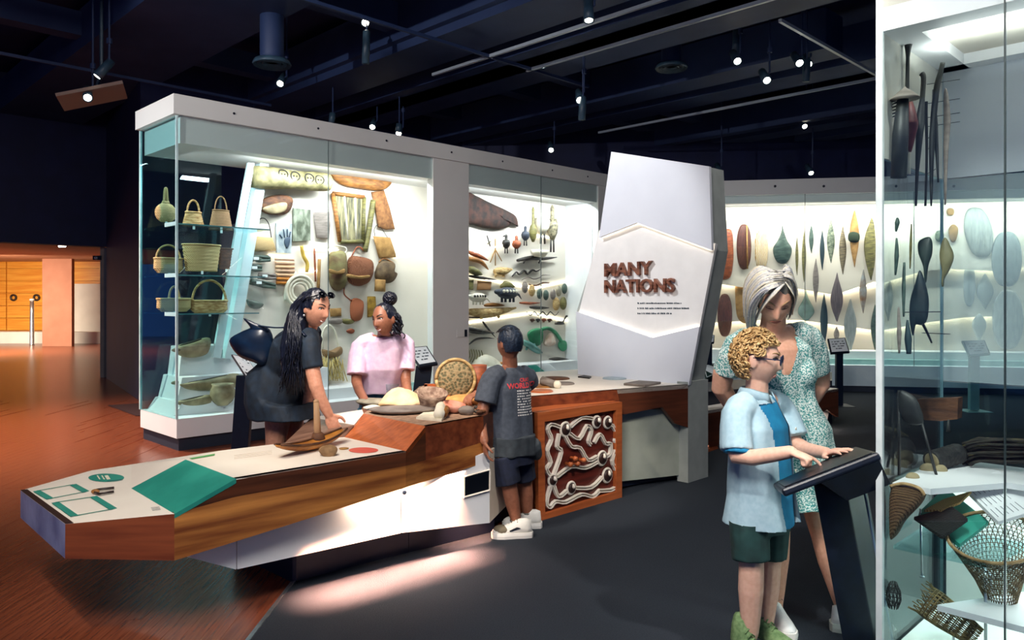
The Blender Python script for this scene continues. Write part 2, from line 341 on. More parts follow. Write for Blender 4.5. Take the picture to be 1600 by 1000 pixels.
obj('lamp_panel', obox(c, V3((.32, .1, .1)), V3((-.1, .25, -.02)), V3((0, -.01, .015))), plain('flood_face', '8d7f78', .6), t)
obj('lamp_bracket', tube([c, c + V3((.1, 0, .25)), V3((c.x + .1, c.y, 5.31))], .02, 6), CANM, t)
# ------------------------------------------------------------------ bright foyer beyond the opening
BOARD = mat('honey_board', 'd98a2a', 'e9a640', .4, scale=3, stretch=(.4, 1, 6), bump=.02)
SALMON = mat('salmon_plaster', '96604a', 'a06a54', .7, scale=2)
PALE = mat('pale_render', 'd8d6d2', 'e2e0dc', .6, scale=2)
wf = S('wall_foyer', box((-24, 26.1, 0), (-9, 26.3, 4)), BOARD)
x = -24
for r in range(7):
    for xa in (-24, -20.6, -17.2, -15.1):
        xb = {-24: -20.6, -20.6: -17.2, -17.2: -15.1, -15.1: -9}[xa]
        S('board', box((xa + .02, 26.0, .4 + r * .42 + .012), (xb - .02, 26.09, .4 + (r + 1) * .42 - .012)), BOARD, wf)
S('trim_2', box((-24, 25.2, 0), (-9, 26.0, .38)), PALE)
S('pillar', box(P(66, 541, 23.7) + V3((0, 0, 0)) * 1, V3((P(112, 541, 23.7).x, 23.85, 3.2))), SALMON)
S('wall_foyer_low', box((P(117, 500, 25.8).x, 25.75, .3), (P(161, 500, 25.8).x + .2, 25.95, 1.98)), PALE)
S('ceiling_foyer', slab([T0 + Z * 2.5 - U * 13 + W * .3, T0 + Z * 2.5 + U * 1 + W * .3, (-9, 27, 2.75), (-26, 27, 2.75)], (0, 0, .1)), mat('foyer_ceiling', '9c6a4c', 'a87456', .7))
jm = P(163.5, 500, 14.3)
S('trim_3', box((jm.x - .03, 14.2, 0), (jm.x + .04, 14.4, 2.42)), mat('grey_jamb', '8a8078', '958b82', .5))
c = P(153, 403, 14.2); t = thing('security_camera', 'small dark security camera high on the opening jamb', 'camera', c)
obj('camera_body', obox(c, (.07, 0, 0), (0, .05, 0), (0, 0, .04)), BLACK, t); obj('camera_lens', lathe(c + V3((0, -.05, 0)), [(.03, 0), (.03, .02), (.01, .025)], 12, (0, -1, 0)), STEEL, t, True)
for px, lab in ((21, 'dark round ring fitting on the honey board wall, left one'), (57, 'dark round ring fitting on the honey board wall by the steel post')):
    c = P(px, 465, 25.97); R = [c + V3((math.cos(a) * .09, 0, math.sin(a) * .09)) for a in [2 * PI * i / 16 for i in range(17)]]
    obj('ring_fitting', tube(R, .035, 6), plain('dark_ring', '2a1c18', .4), smooth=True, label=lab, cat='fitting', group='ring fittings in the foyer')
a = P(50, 539, 24.5); a.z = 0; t = thing('steel_post', 'slim steel post standing in the bright foyer', 'post', a)
obj('post_shaft', lathe(a, [(.08, 0), (.07, .02), (.06, 1.0), (.06, 1.42)], 12), STEEL, t, True)
obj('post_cap', lathe(a + Z * 1.42, [(.07, 0), (.07, .05), (.01, .06)], 12), plain('white_cap', 'f0ece6', .4), t, True)
c = P(97, 386, 15.2); obj('downlight', lathe(c, [(.001, 0), (.06, .0), (.07, .02), (.001, .03)], 14), LENS, label='small round downlight over the foyer opening', cat='lamp')
area('foyer_lamp', (-15, 21, 2.6), (-15, 23, 0), 5, 1000, (1, .84, .62), 3)
area('foyer_lamp', (-16.5, 16, 2.4), (-16.5, 16, 0), 3, 420, (1, .72, .5), 2)
mp = [G(169, 634), G(219, 631), G(219, 650), G(212, 650)]
obj('floor_mat', slab(mp, (0, 0, .01)), plain('dark_mat', '2a0f14', .9), label='dark red mat on the floor left of the long case', cat='mat')
# ================================================================== long glass case on the left
case = thing('display_case', 'long white and glass museum case full of woven baskets and wooden carvings', 'display case', C1)
SE = 6.75; DP = .95
obj('kick_base', cbox(.03, SE, .03, DP, 0, .125), plain('kick_dark', '20293a', .6), case)
obj('white_base', cbox(0, SE, 0, DP, .125, .31), WHITE, case)
obj('top_cap', join(cbox(-.04, SE + .02, -.03, DP + .03, 3.21, 3.40)), GREYW, case)
obj('soffit_box', join(cbox(.04, SE, .02, DP, 2.95, 3.21)), GREYW, case)
obj('wall_panel', cbox(3.12, 3.71, -.012, .10, .31, 3.21), GREYW, case)
obj('wall_panel', cbox(6.38, SE, -.012, .12, .31, 3.21), GREYW, case)
def pane(s0, s1, wd, z0, z1, m=GLASS): return obj('glass_pane', cbox(s0, s1, wd - .004, wd + .004, z0, z1), m, case)
for s0, s1 in ((.01, 1.64), (1.648, 3.115), (3.715, 5.09), (5.098, 6.375)): pane(s0, s1, 0, .31, 3.20)
obj('glass_pane', cbox(-.004, .004, .006, DP - .01, .31, 3.20), TEALGLASS, case)
obj('glass_pane', cbox(0, .86, DP - .01, DP, .31, 2.95), TEALGLASS, case)
for s, wd in ((0, 0), (0, DP)): obj('corner_edge', cbox(s - .010, s + .010, wd - .010, wd + .010, .31, 3.2), EDGE, case)
for s in (1.644, 5.094): obj('seam', cbox(s - .003, s + .003, -.006, .006, .31, 3.2), plain('seam_grey', '77807f', .4), case)
for s in (.55, 1.5, 2.4, 3.4, 4.3, 5.3, 6.1):
    obj('lock', lathe(CC(s, -.03, 3.31), [(.012, 0), (.012, .006), (.001, .008)], 10, -W), BLACK, case)
obj('lock', lathe(CC(.62, 0, .25), [(.014, 0), (.014, .006), (.001, .008)], 10, -W), BLACK, case)
# back wall boards with facets
BW = .66
WALLM = mat('warm_white_board', 'e3dacb', 'ece4d7', .6, scale=1.5)
def wallpoly(pts, wd=BW): return [CP(x, y, wd) for x, y in pts]
obj('back_board', slab(wallpoly([(407, 250), (470, 248), (550, 268), (674, 283), (674, 640), (345, 655)]), W * .02), WALLM, case)
obj('back_board', slab(wallpoly([(700, 278), (760, 284), (850, 303), (945, 320), (945, 625), (700, 640)]), W * .02), WALLM, case)
for x0, y0, x1, y1 in ((676, 395, 520, 452), (520, 452, 380, 470)):
    pass
obj('side_board', slab([CP(676, 282, BW), CP(676, 640, BW), CC(3.12, .1, .31), CC(3.12, .1, 2.95)], U * .02), WHITE, case)
obj('side_board', slab([CC(3.71, .1, .31), CC(3.71, .1, 2.95), CC(3.71, BW, 2.95), CC(3.71, BW, .31)], -U * .02), WHITE, case)
obj('side_board', slab([CC(6.38, .1, .31), CC(6.38, .1, 2.95), CC(6.38, BW, 2.95), CC(6.38, BW, .31)], U * .02), WHITE, case)
# slanted light post at the left end of the board
lp = [CP(408, 248, .5), CP(421, 252, .5), CP(369, 562, .5), CP(352, 560, .5)]
obj('slanted_post', slab(lp, W * .12), mat('cool_white', 'd5ecf2', 'e2f3f7', .35), case)
lp = [CP(388, 254, .46), CP(398, 255, .46), CP(345, 560, .46), CP(333, 558, .46)]
obj('slanted_post', slab(lp, W * .04), MATS['cool_white'], case)
# inner ceiling valance with curved lower edge, and light line
val = [CP(x, y, .4) for x, y in ((392, 236), (430, 238), (480, 243), (530, 256), (600, 264), (677, 272))] 
obj('valance', slab(val + [CC(3.1, .4, 2.95), CC((val[0] - C1).dot(U), .4, 2.95)], W * .02), WHITE, case)
for (a, b) in (((676, 396), (615, 402)), ((528, 392), (470, 390)), ((455, 403), (420, 400)), ((470, 425), (500, 424))):
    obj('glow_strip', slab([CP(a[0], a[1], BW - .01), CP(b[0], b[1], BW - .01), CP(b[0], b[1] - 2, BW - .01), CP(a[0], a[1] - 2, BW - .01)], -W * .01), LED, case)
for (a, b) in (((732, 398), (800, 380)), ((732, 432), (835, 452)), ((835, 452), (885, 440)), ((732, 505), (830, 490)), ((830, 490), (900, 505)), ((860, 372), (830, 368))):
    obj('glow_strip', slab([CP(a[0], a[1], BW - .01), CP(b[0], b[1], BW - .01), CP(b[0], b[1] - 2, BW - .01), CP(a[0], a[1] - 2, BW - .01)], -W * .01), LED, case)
# glass shelves with white brackets
for k, (z, s1) in enumerate(((2.185, .98), (1.69, .93), (1.315, .86))):
    obj('glass_shelf', cbox(.02, s1, .06, .9, z - .012, z), TEALGLASS, case)
    obj('shelf_edge', cbox(.02, s1, .052, .06, z - .012, z), mat('teal_edge', '3f7f88', '5f9aa2', .3), case)
    obj('shelf_bracket', cbox(.0, .02, .03, .30, z - .025, z + .012), WHITE, case)
# stepped white plinth
for (s0, s1, w0, z) in ((.30, 1.15, .62, .96), (.22, 1.9, .42, .66), (.14, 2.6, .22, .43)):
    a = [CC(s0 - .08, w0, .31), CC(s0, w0, z), CC(s1, w0, z), CC(s1, w0, .31)]
    obj('plinth_step', slab(a, W * (.92 - w0)), WHITE, case)
obj('plinth_step', cbox(2.0, 3.1, .3, .66, .31, .40), mat('teal_floor', '8fb9b4', 'a3c8c2', .5), case)
obj('plinth_step', cbox(3.75, 6.3, .3, .66, .31, .50), WHITE, case)
obj('info_card', slab([CP(714, 516, -.02), CP(731, 515, -.02), CP(731, 526, -.02), CP(714, 527, -.02)], W * .004), GREYW, case)
obj('card_print', slab([CP(726, 515, -.025), CP(730, 515, -.025), CP(730, 526, -.025), CP(726, 526, -.025)], W * .002), BLACK, case)
# ------------------------------------------------------------------ exhibits
STRAW = mat('straw_weave', 'b8955a', 'ecd2a0', .8, scale=38, kind='weave', bump=.8, dist=.006, lo=.05, hi=.5)
STRAWD = mat('brown_weave', '7d5f3e', 'b1906a', .85, scale=40, kind='weave', bump=.8, dist=.006, lo=.05, hi=.5)
FUR = mat('pale_bark', '96733f', 'd0b47e', .8, scale=16, stretch=(1, 1, 3), bump=.4, dist=.006)
BARK = mat('dark_bark', '3e2416', '6b4327', .75, scale=14, stretch=(1, 1, 2.5), bump=.5, dist=.01)
GOURD = mat('grey_gourd', '7c6f52', 'ab9b78', .6, scale=9, bump=.3, dist=.006)
OCHRE = mat('ochre_wood', '74461a', 'a87034', .6, scale=10, stretch=(1, 1, 4), bump=.3)
RUST = mat('rust_wood', '6e2f18', 'a3552e', .6, scale=12, stretch=(1, 1, 3), bump=.35, dist=.006)
OLIVE = mat('olive_wood', '4e4a26', '7d7540', .6, scale=10, stretch=(1, 1, 4), bump=.3)
DGREEN = mat('dark_green_wood', '2d3f38', '4e6156', .55, scale=10, stretch=(1, 1, 3), bump=.3)
GREYB = mat('grey_brown_wood', '6c625b', '8b8078', .65, scale=10, stretch=(1, 1, 4), bump=.3)
HIDE = mat('tan_hide', '8a6535', 'b0864e', .85, scale=12, bump=.4)
STONE = mat('grey_stone', '77705f', '9c9583', .75, scale=14, bump=.5, dist=.006)
BLACKW = mat('black_wood', '15120f', '2e2721', .5, scale=12, bump=.3)
BONE = mat('bone_white', 'd8cfb8', 'ece5d2', .6, scale=14, bump=.2)
def wob(prof_fn, n): return [prof_fn(i / (n - 1)) for i in range(n)]
def basket(px, y0, y1, wpx, ytop, lab, m=STRAW, shape='tub', dep=.45, hw=None, thick=.011, squash=.6, name='handled_basket'):
    """woven vessel standing at pixel column px between rows y0 (rim) and y1 (foot) with an arched handle up to ytop"""
    b = CP(px, y1, dep); rim = CP(px, y0, dep); h = rim.z - b.z; sc = (b.y) / F; R = wpx * sc / 2 / .707 * .74
    n = 22
    def rad(t):
        if shape == 'ball': q = math.sqrt(max(.05, 1 - (2 * t - .95) ** 2 * .9))
        elif shape == 'flare': q = 1.0 - .32 * t
        elif shape == 'tub': q = min(1, .72 + .9 * t) if t < .3 else 1.0 - .03 * t
        else: q = .82 + .18 * t
        return q * (1 + .025 * math.sin(t * 44))
    prof = [(.001, .004)] + [(R * rad(i / (n - 1)), h * i / (n - 1)) for i in range(n)] + [(R * rad(1) * .9, h * .985), (R * .8, h * .5), (.001, h * .3)]
    t = thing(name, lab, 'basket', b, 'woven baskets on the glass shelves')
    obj('basket_body', lathe(b, prof, 28, Z, squash, W), m, t, True)
    obj('rim', tube([rim + U * math.cos(a) * R * rad(1) + W * math.sin(a) * R * rad(1) * squash for a in [2 * PI * i / 28 for i in range(29)]], thick * .8, 6), m, t, True)
    if ytop:
        th = CP(px, ytop, dep).z; hw2 = (hw or .86) * R * rad(1)
        pts = [rim + U * hw2 * -math.cos(a) * (1 if a < .01 or a > 3.13 else 1.0) + Z * (th - rim.z) * math.sin(a) for a in [PI * i / 16 for i in range(17)]]
        obj('handle', tube(pts, thick, 8, flat=.7), m, t, True)
        for e in (pts[0], pts[-1]): obj('binding', ball(e, thick * 1.6, 8, 6), m, t, True)
    tg = CP(px + 1, y1, dep - .12); obj('museum_tag', obox(tg + Z * -.012, U * .012, W * .001, Z * .016), plain('tag_white', 'e8f4f4', .6), t)
    return t
basket(259, 317, 347, 31, 294, 'round ball shaped straw basket with tall handle on the top shelf', shape='ball', hw=.62, thick=.016)
basket(302, 332, 354, 33, 313, 'small flared yellow straw basket in the middle of the top shelf', FUR, 'flare', hw=.8)
basket(345, 329, 360, 36, 307, 'brown trapezoid woven bag with thin handle, right on the top shelf', STRAWD, 'flare', hw=.75, thick=.008)
basket(263, 404, 427, 42, 383, 'low straw basket with wide arched handle on the second shelf', STRAW, 'tub')
basket(315, 383, 424, 56, None, 'large handleless straw bag filling the second shelf', STRAW, 'bag', name='straw_bag')
t = basket(353, 389, 421, 24, None, 'dark brown hide bag beside the large straw bag', BARK, 'bag', dep=.5, name='hide_bag')
basket(272, 467, 487, 50, 448, 'shallow straw tray with a narrow upright handle on the third shelf', STRAW, 'tub', hw=.3, thick=.014)
basket(327, 470, 490, 55, 438, 'boat shaped basket with a big arched handle on the third shelf', FUR, 'tub', hw=.95, thick=.015)
def scoop(px, py, wpx, hpx, lab, dep, m=GOURD, open_=.5, name='gourd_scoop', lean=0):
    """hollow gourd vessel with a cut-away mouth"""
    c = CP(px, py, dep); sc = c.y / F; a = wpx * sc * .5 / .72; h = hpx * sc * .5
    R = []
    for j in range(15):
        t = j / 14; x = -a + 2 * a * t; r = math.sqrt(max(.01, 1 - (2 * t - 1.15) ** 2 / 1.35)) if t < .95 else .28
        ring = []
        for i in range(18):
            th = 2 * PI * i / 18; zz = math.sin(th) * h * r; 
            cut = (.15 + .5 * (1 - t)) * h
            zz2 = min(zz, h * (.05 + .9 * t))
            ring.append(c + U * (x + lean * zz2) + W * math.cos(th) * h * r * .95 + Z * zz2)
        R.append(ring)
    t = thing(name, lab, 'vessel', c - Z * h, 'gourd vessels on the white steps')
    obj('shell', loft(R), m, t, True)
    top = [c + U * (-a * .75 + 1.25 * a * k / 10) + Z * (h * (.05 + .9 * (.12 + .62 * k / 10)) + .004) for k in range(11)]
    obj('mouth', loft([[p + W * (h * .55 * math.sin(PI * (k + .5) / 11.5)) * s_ for s_ in (-1, -.4, .4, 1)] + [p + W * (h * .5 * math.sin(PI * (k + .5) / 11.5)) * s_ - Z * .01 for s_ in (1, -1)] for k, p in enumerate(top)]), BLACKW, t)
    obj('stand_pin', tube([c - Z * h * .6, c - Z * h], .006, 6), STEEL, t)
    return t
scoop(301, 542, 38, 34, 'grey gourd scoop with open mouth on the top white step', .55, lean=.25)
scoop(331, 597, 70, 27, 'long canoe shaped gourd dish on the middle white step', .42)
scoop(304, 626, 40, 18, 'small pointed gourd scoop on the lowest white step', .25)
c = CP(348, 634, .2); obj('clay_pot', lathe(c, [(.001, 0), (.05, .005), (.10, .05), (.125, .11), (.12, .16), (.10, .20), (.11, .225), (.10, .222), (.085, .19), (.001, .1)], 22), GOURD, smooth=True, label='round pale clay pot on the lowest white step', cat='pot')
for x, y, lab in ((275, 547, 'tiny pebble ornament on the top white step'), (274, 598, 'tiny pebble ornament on the middle white step')):
    c = CP(x, y, .5); t = thing('pebble_ornament', lab, 'ornament', c); obj('pebble', ellip(c, U * .045, W * .02, Z * .02), GOURD, t, True); obj('stand_pin', tube([c, c - Z * .06], .004, 6), STEEL, t)
# wall exhibits: outline on the board, real relief
def relief(name, pts, th, m, lab, cat, wd=BW - .03, sm=True, k=4, group='exhibits on the back board', parent=None):
    q = [CP(x, y, wd) for x, y in pts]
    if sm: q = spl(q, k, True)
    return obj(name, pillow(q, -W, th), m, parent, True, None if parent else lab, None if parent else cat, None if parent else group)
def rod(name, pts, r, m, lab, cat, wd=BW - .04, seg=7, parent=None, group='exhibits on the back board', rr=None):
    q = spl([CP(x, y, wd) for x, y in pts], 4)
    if rr: rad = [r * (rr[0] + (rr[1] - rr[0]) * i / (len(q) - 1)) for i in range(len(q))]
    else: rad = r
    return obj(name, tube(q, rad, seg), m, parent, True, None if parent else lab, None if parent else cat, None if parent else group)
PAINTBARK = mat('painted_bark', '655f3e', 'a0966a', .7, scale=10, bump=.4, dist=.008)
a, b = CP(394, 281, .5), CP(514, 283 + 2, .5); a = CP(394, 276, .5); b = CP(513, 285, .5)
t = thing('painted_log', 'fat painted log with four ringed faces at the top of the board', 'log', (a + b) / 2 - Z * .13)
R = []
for k in range(13):
    q = k / 12; R.append((.118 + .008 * math.sin(q * 9) - .02 * q * q, (b - a).length * q))
obj('log_body', lathe(a, [(.03, -.01)] + [(r, h) for r, h in R] + [(.06, (b - a).length + .03), (.01, (b - a).length + .04)], 24, b - a), PAINTBARK, t, True)
fm = plain('ink_black', '1b1712', .6)
for x, y in ((443, 272), (462, 275), (484, 278), (500, 281)):
    c = CP(x, y, .385); ring = [c + U * math.cos(q) * .055 + Z * math.sin(q) * .05 + W * (.002 + .02 * math.sin(q) ** 2) for q in [2 * PI * i / 20 for i in range(21)]]
    obj('painted_ring', tube(ring, .007, 6), fm, t, True)
    for s_ in (-1, 1): obj('painted_eye', ball(c + U * .018 * s_ + W * .004, .009, 8, 6), fm, t, True)
t = relief('bark_canoe', [(516, 269), (560, 274), (609, 281), (606, 293), (590, 298), (555, 294), (530, 287)], .07, OCHRE, 'small golden bark canoe with scalloped rim on the board', 'canoe')
t = relief('bowl_dish', [(402, 322), (414, 309), (436, 304), (455, 308), (457, 320), (448, 334), (425, 336), (408, 330)], .07, BARK, 'dark hollow wooden dish below the painted log', 'dish')
relief('hollow', [(410, 326), (430, 318), (448, 317), (445, 330), (425, 334)], .02, GOURD, '', '', BW - .105, parent=t)
def printpanel(pts, lab, c1, c2, name='photo_panel', wd=BW - .02, sc=14):
    q = [CP(x, y, wd) for x, y in pts]; t = obj(name, slab(q, -W * .02), mat('print_' + c1 + c2, c1, c2, .5, scale=sc, stretch=(1, 1, .5), lo=.4, hi=.6), label=lab, cat='panel', group='printed panels in the case'); return t
printpanel([(457, 325), (484, 328), (484, 376), (456, 377)], 'printed photograph panel of grey green trees on the board', '4d5443', '8f9684')
t = printpanel([(430, 349), (455, 350), (454, 396), (431, 395)], 'printed panel with a grey hand and dark club on the board', '8e9aa0', 'c3c9c8')
relief('club_print', [(446, 372), (453, 371), (452, 382), (448, 388), (444, 379)], .01, plain('slate', '39485a', .6), '', '', BW - .045, parent=t)
for q in ((441, 372, 437, 366), (445, 371, 443, 358), (449, 370, 449, 358), (452, 371, 454, 362)): rod('finger_print', [(q[0], q[1]), (q[2], q[3])], .008, plain('slate', '39485a', .6), '', '', BW - .045, parent=t)
relief('dark_hide', [(489, 332), (515, 331), (516, 352), (514, 374), (494, 372)], .02, GREYB, 'dark grey scraped hide left of the frame', 'hide', sm=False)
t = thing('framed_bark', 'leaning timber frame holding streaked pale bark', 'frame', CP(545, 380, BW))
fr = [CP(x, y, BW - .05) for x, y in ((520, 302), (569, 308), (567, 377), (531, 378))]
obj('bark_sheet', slab(fr, W * .015), mat('streaked_bark', '3a3a2c', '948b66', .7, scale=9, stretch=(4, 4, .6), bump=.3), t)
for i in range(4): obj('frame_bar', tube([fr[i], fr[(i + 1) % 4]], .026, 8), (OCHRE, RUST, OLIVE, OCHRE)[i] if i != 1 else OLIVE, t, True)
for i in (.35, .7): obj('bark_rib', tube([lerp(fr[0], fr[1], i), lerp(fr[3], fr[2], i)], .014, 6), BONE, t, True)
rod('digging_stick', [(583, 313), (577, 355), (570, 393)], .035, OLIVE, 'thick olive stick leaning beside the framed bark', 'stick')
relief('brown_hide', [(580, 300), (600, 297), (609, 325), (617, 358), (603, 359), (590, 355), (586, 325)], .03, mat('brown_hide', '6f4526', '93653a', .85, scale=20, bump=.4), 'hanging brown hide below the golden canoe', 'hide', sm=False)
t = relief('tan_bag', [(583, 369), (609, 371), (619, 402), (592, 404)], .05, HIDE, 'tan folded skin bag hung on a cord', 'bag', sm=False)
rod('cord', [(586, 369), (585, 358), (592, 352), (606, 372)], .004, BLACKW, '', '', parent=t)
t = relief('woven_bag', [(395, 369), (425, 371), (431, 392), (391, 393)], .06, STRAW, 'small flat woven bag with long loop handle at left of the board', 'bag', sm=False)
rod('handle', [(398, 369), (403, 346), (412, 341), (420, 350), (424, 371)], .006, BLACKW, '', '', parent=t)
for k, (x0, y0, x1, y1, mm, lab) in enumerate(((389, 404, 421, 404, DGREEN, 'green twisted fibre roll, topmost of the three'), (390, 418, 408, 419, DGREEN, 'short green fibre roll with white tie'), (392, 440, 429, 447, DGREEN, 'flat green fibre bundle, lowest of the three'), (404, 431, 430, 432, GREYB, 'grey netted bundle beside the green rolls'))):
    a, b = CP(x0, y0, BW - .06), CP(x1, y1, BW - .06); t = thing('fibre_roll', lab, 'bundle', (a + b) / 2)
    for j in range(5): obj('strand', tube([a + Z * .02 * math.sin(j * 1.3) - W * .02 * math.cos(j), lerp(a, b, .5) + Z * .028 * math.sin(j * 1.3 + 1), b + Z * .02 * math.sin(j * 1.3 + .4) - W * .02 * math.cos(j * 2)], .018, 7), mm, t, True)
    obj('tie', obox(lerp(a, b, .25) - W * .05, U * .03, W * .004, Z * .015), plain('tag_white', 'e8f4f4', .6), t)
t = thing('folded_cloth', 'folded cloth in pink and orange stripes on the board', 'cloth', CP(445, 444, BW))
for k in range(7):
    y = 402 + k * 6.2; c1 = ('f2c6ab', 'dcb090', 'e9b78f', 'c7a184', 'e0b088', 'c97f35', 'b56d22')[k]
    q = [CP(x, yy, BW - .03) for x, yy in ((429 + k * .4, y), (460 + k * .3, y + 1), (460 + k * .3, y + 6), (429 + k * .4, y + 5))]
    obj('fold', pillow(q, -W, .04, prof=(1, .9, .6)), mat('cloth' + c1, c1, c1, .85, scale=20, bump=.2), t, True)
rod('yellow_root', [(471, 384), (474, 400), (480, 412), (479, 425)], .022, mat('yellow_root', 'a8862c', 'd0b04e', .7, scale=12, bump=.4), 'knobbly yellow root hung left of the thin sticks', 'root')
rod('thin_stick', [(491, 388), (493, 440)], .012, RUST, 'thin red stick standing left of its pair', 'stick')
rod('thin_stick', [(499, 405), (497, 452)], .02, HIDE, 'thicker pale stick right of the thin red stick', 'stick')
def dilly(pts, hpts, m, lab, hm=BLACKW, th=.10, band=None):
    t = relief('string_bag', pts, th, m, lab, 'bag')
    rod('strap', hpts, .009, hm, '', '', parent=t)
    if band: relief('band', band, .015, HIDE, '', '', BW - .03 - th - .002, parent=t)
    return t
MULTI = mat('multi_weave', '53311c', '7f7a4e', .8, scale=5, stretch=(1, 1, 1.5), bump=.5)
dilly([(514, 398), (524, 392), (537, 394), (540, 420), (538, 447), (527, 455), (516, 446), (512, 420)], [(514, 398), (513, 387), (526, 384), (541, 388), (538, 398)], MULTI, 'tall green and brown mottled string bag on the board', BONE, .12, [(514, 420), (527, 424), (538, 420), (538, 426), (527, 429), (514, 426)])
dilly([(546, 402), (563, 401), (579, 407), (581, 424), (575, 440), (562, 447), (546, 442), (540, 425)], [(549, 402), (556, 388), (562, 386), (568, 392)], mat('red_weave', '62351d', '985c38', .8, scale=36, kind='weave', bump=.6, lo=.05, hi=.5), 'rounded reddish string bag in the middle of the board', RUST, .13, [(543, 428), (560, 431), (577, 430), (576, 434), (560, 436), (543, 433)])
t = dilly([(592, 410), (606, 408), (615, 412), (614, 424), (619, 429), (610, 442), (592, 440), (585, 430)], [(592, 410), (600, 404), (615, 411)], mat('brown_skin', '453222', '6f5a3e', .8, scale=12, bump=.5), 'dark brown skin bag with open mouth at right of the board', OCHRE, .10)
relief('neck', [(586, 436), (601, 437), (601, 456), (585, 455)], .06, HIDE, '', '', BW - .1, sm=False, parent=t)
t = dilly([(549, 468), (566, 470), (565, 494), (558, 502), (548, 497)], [(549, 470), (538, 460), (538, 447), (536, 438)], mat('terracotta_weave', '964a2b', 'b8704a', .85, scale=38, kind='weave', bump=.6, lo=.05, hi=.5), 'terracotta string bag on a long cord behind the girl', RUST, .07)
relief('yellow_sheath', [(574, 463), (586, 463), (588, 494), (574, 496)], .04, mat('yellow_bark', '7d5a18', 'bd9436', .8, scale=14, bump=.5), 'upright yellow bark sheath beside the girl\'s head', 'sheath', sm=False)
relief('bark_mat', [(515, 482), (533, 481), (533, 494), (516, 495)], .03, HIDE, 'upper tan bark mat between the two heads', 'mat', sm=False)
relief('bark_mat', [(514, 498), (533, 497), (534, 505), (524, 507), (514, 505)], .03, GREYB, 'lower brown bark mat between the two heads', 'mat')
relief('bark_mat', [(535, 498), (548, 499), (554, 503), (546, 507), (536, 505)], .03, OLIVE, 'small olive bark mat under the terracotta bag', 'mat')
relief('leaf_carving', [(385, 468), (398, 470), (412, 475), (405, 482), (390, 480)], .03, DGREEN, 'dark green leaf shaped carving left of the bending woman', 'carving')
relief('small_carving', [(541, 517), (548, 513), (554, 516), (551, 521), (545, 521)], .02, RUST, 'small brown duck shaped carving left of the girl', 'carving')
t = thing('rope_coil', 'coil of thick cream rope behind the bending woman\'s head', 'rope', CP(462, 475, BW))
for k, r in enumerate((.10, .14, .18)):
    c = CP(468, 455, BW - .05); obj('rope_loop', tube([c + U * math.cos(a) * r + Z * math.sin(a) * r - W * .01 * k for a in [2 * PI * i / 24 for i in range(25)]], .02, 8), BONE, t, True)
rod('rope_end', [(446, 470), (447, 450), (455, 435), (462, 426)], .02, BONE, '', '', parent=t)
t = thing('grass_skirt', 'woven cradle above a tuft of dry yellow grass', 'grass skirt', CP(520, 592, BW))
rod('hoop', [(504, 545), (504, 520), (514, 508), (524, 520), (530, 548)], .012, BONE, '', '', parent=t)
relief('cradle', [(503, 546), (516, 548), (531, 541), (533, 552), (520, 560), (506, 557)], .09, STRAWD, '', '', parent=t)
g = []
for k in range(60):
    x = 497 + random.random() * 42; y = 556 + random.random() * 12; a = CP(x, y, BW - .05 - random.random() * .1); b = CP(x + random.uniform(-12, 12), 588 + random.random() * 8, BW - .05 - random.random() * .15)
    g.append(tube([a, lerp(a, b, .5) + U * random.uniform(-.03, .03), b], .006, 4))
obj('grass', join(*g), mat('dry_grass', 'a48c4c', 'd3bf83', .9), t, True, kind='stuff')
c = CP(543, 613, .45); obj('flat_stone', ellip(c, U * .07, W * .05, Z * .035), STONE, smooth=True, label='flat grey stone on the case floor left of the girl', cat='stone')
# ================================================================== carvings in the right half of the long case
relief('bird_carving', [(724, 300), (738, 303), (760, 314), (790, 328), (806, 338), (810, 352), (808, 354), (800, 344), (794, 354), (780, 358), (760, 357), (740, 352), (726, 345)], .07, mat('burnt_wood', '170e0e', '3a1e15', .85, scale=12, bump=.5, dist=.01), 'large burnt dark wood bird head with hooked beak', 'carving', BW - .03, k=3)
t = thing('stick_cross', 'small crossed twigs below the large bird head', 'carving', CP(764, 385, BW)); rod('twig', [(761, 368), (766, 385)], .009, BLACKW, '', '', parent=t); rod('twig', [(762, 381), (767, 377)], .007, OLIVE, '', '', parent=t)
t = thing('stick_tripod', 'three leaning sticks tied as a tripod', 'tripod', CP(774, 415, BW))
for q in (((774, 373), (774, 415)), ((774, 390), (766, 410)), ((774, 390), (784, 408))): rod('stick', list(q), .008, HIDE, '', '', parent=t)
def bird(px, y0, y1, w_, lab, m, beak=1, legs=True, name='carved_bird', wd=BW - .12, head=.32, pattern=None, cat='carving'):
    """standing carved bird: body, neck with head and beak, legs"""
    ft = CP(px, y1, wd); tp = CP(px, y0, wd); h = tp.z - ft.z; sc = ft.y / F; b = w_ * sc / 2 / .72
    t = thing(name, lab, cat, ft, 'carved animals on the shelf steps')
    z0 = .25 * h if legs else 0
    prof = [(.3 * b, z0), (.85 * b, z0 + .15 * h), (b, z0 + .3 * h), (.75 * b, z0 + .45 * h), (.38 * b, h * (1 - head)), (.3 * b, h * (1 - head * .5)), (.34 * b, h * .93), (.1 * b, h)]
    obj('body', lathe(ft, prof, 16, Z, .8, W), m, t, True)
    hd = ft + Z * h * .93; obj('beak', tube([hd, hd + U * beak * b * .7 - Z * .01, hd + U * beak * b * 1.1 - Z * .03 * abs(beak)], [b * .22, b * .15, b * .03], 8), BLACKW, t, True)
    if legs:
        for s_ in (-1, 1): obj('leg', tube([ft + U * b * .3 * s_ + Z * z0 * 1.1, ft + U * b * .34 * s_], b * .13, 7), BLACKW, t, True)
    return t
bird(791, 366, 396, 11, 'black carved bird bending forward on the step', BLACKW, -1)
bird(807, 368, 396, 12, 'brown egg bodied carved bird beside the black one', RUST, .3)
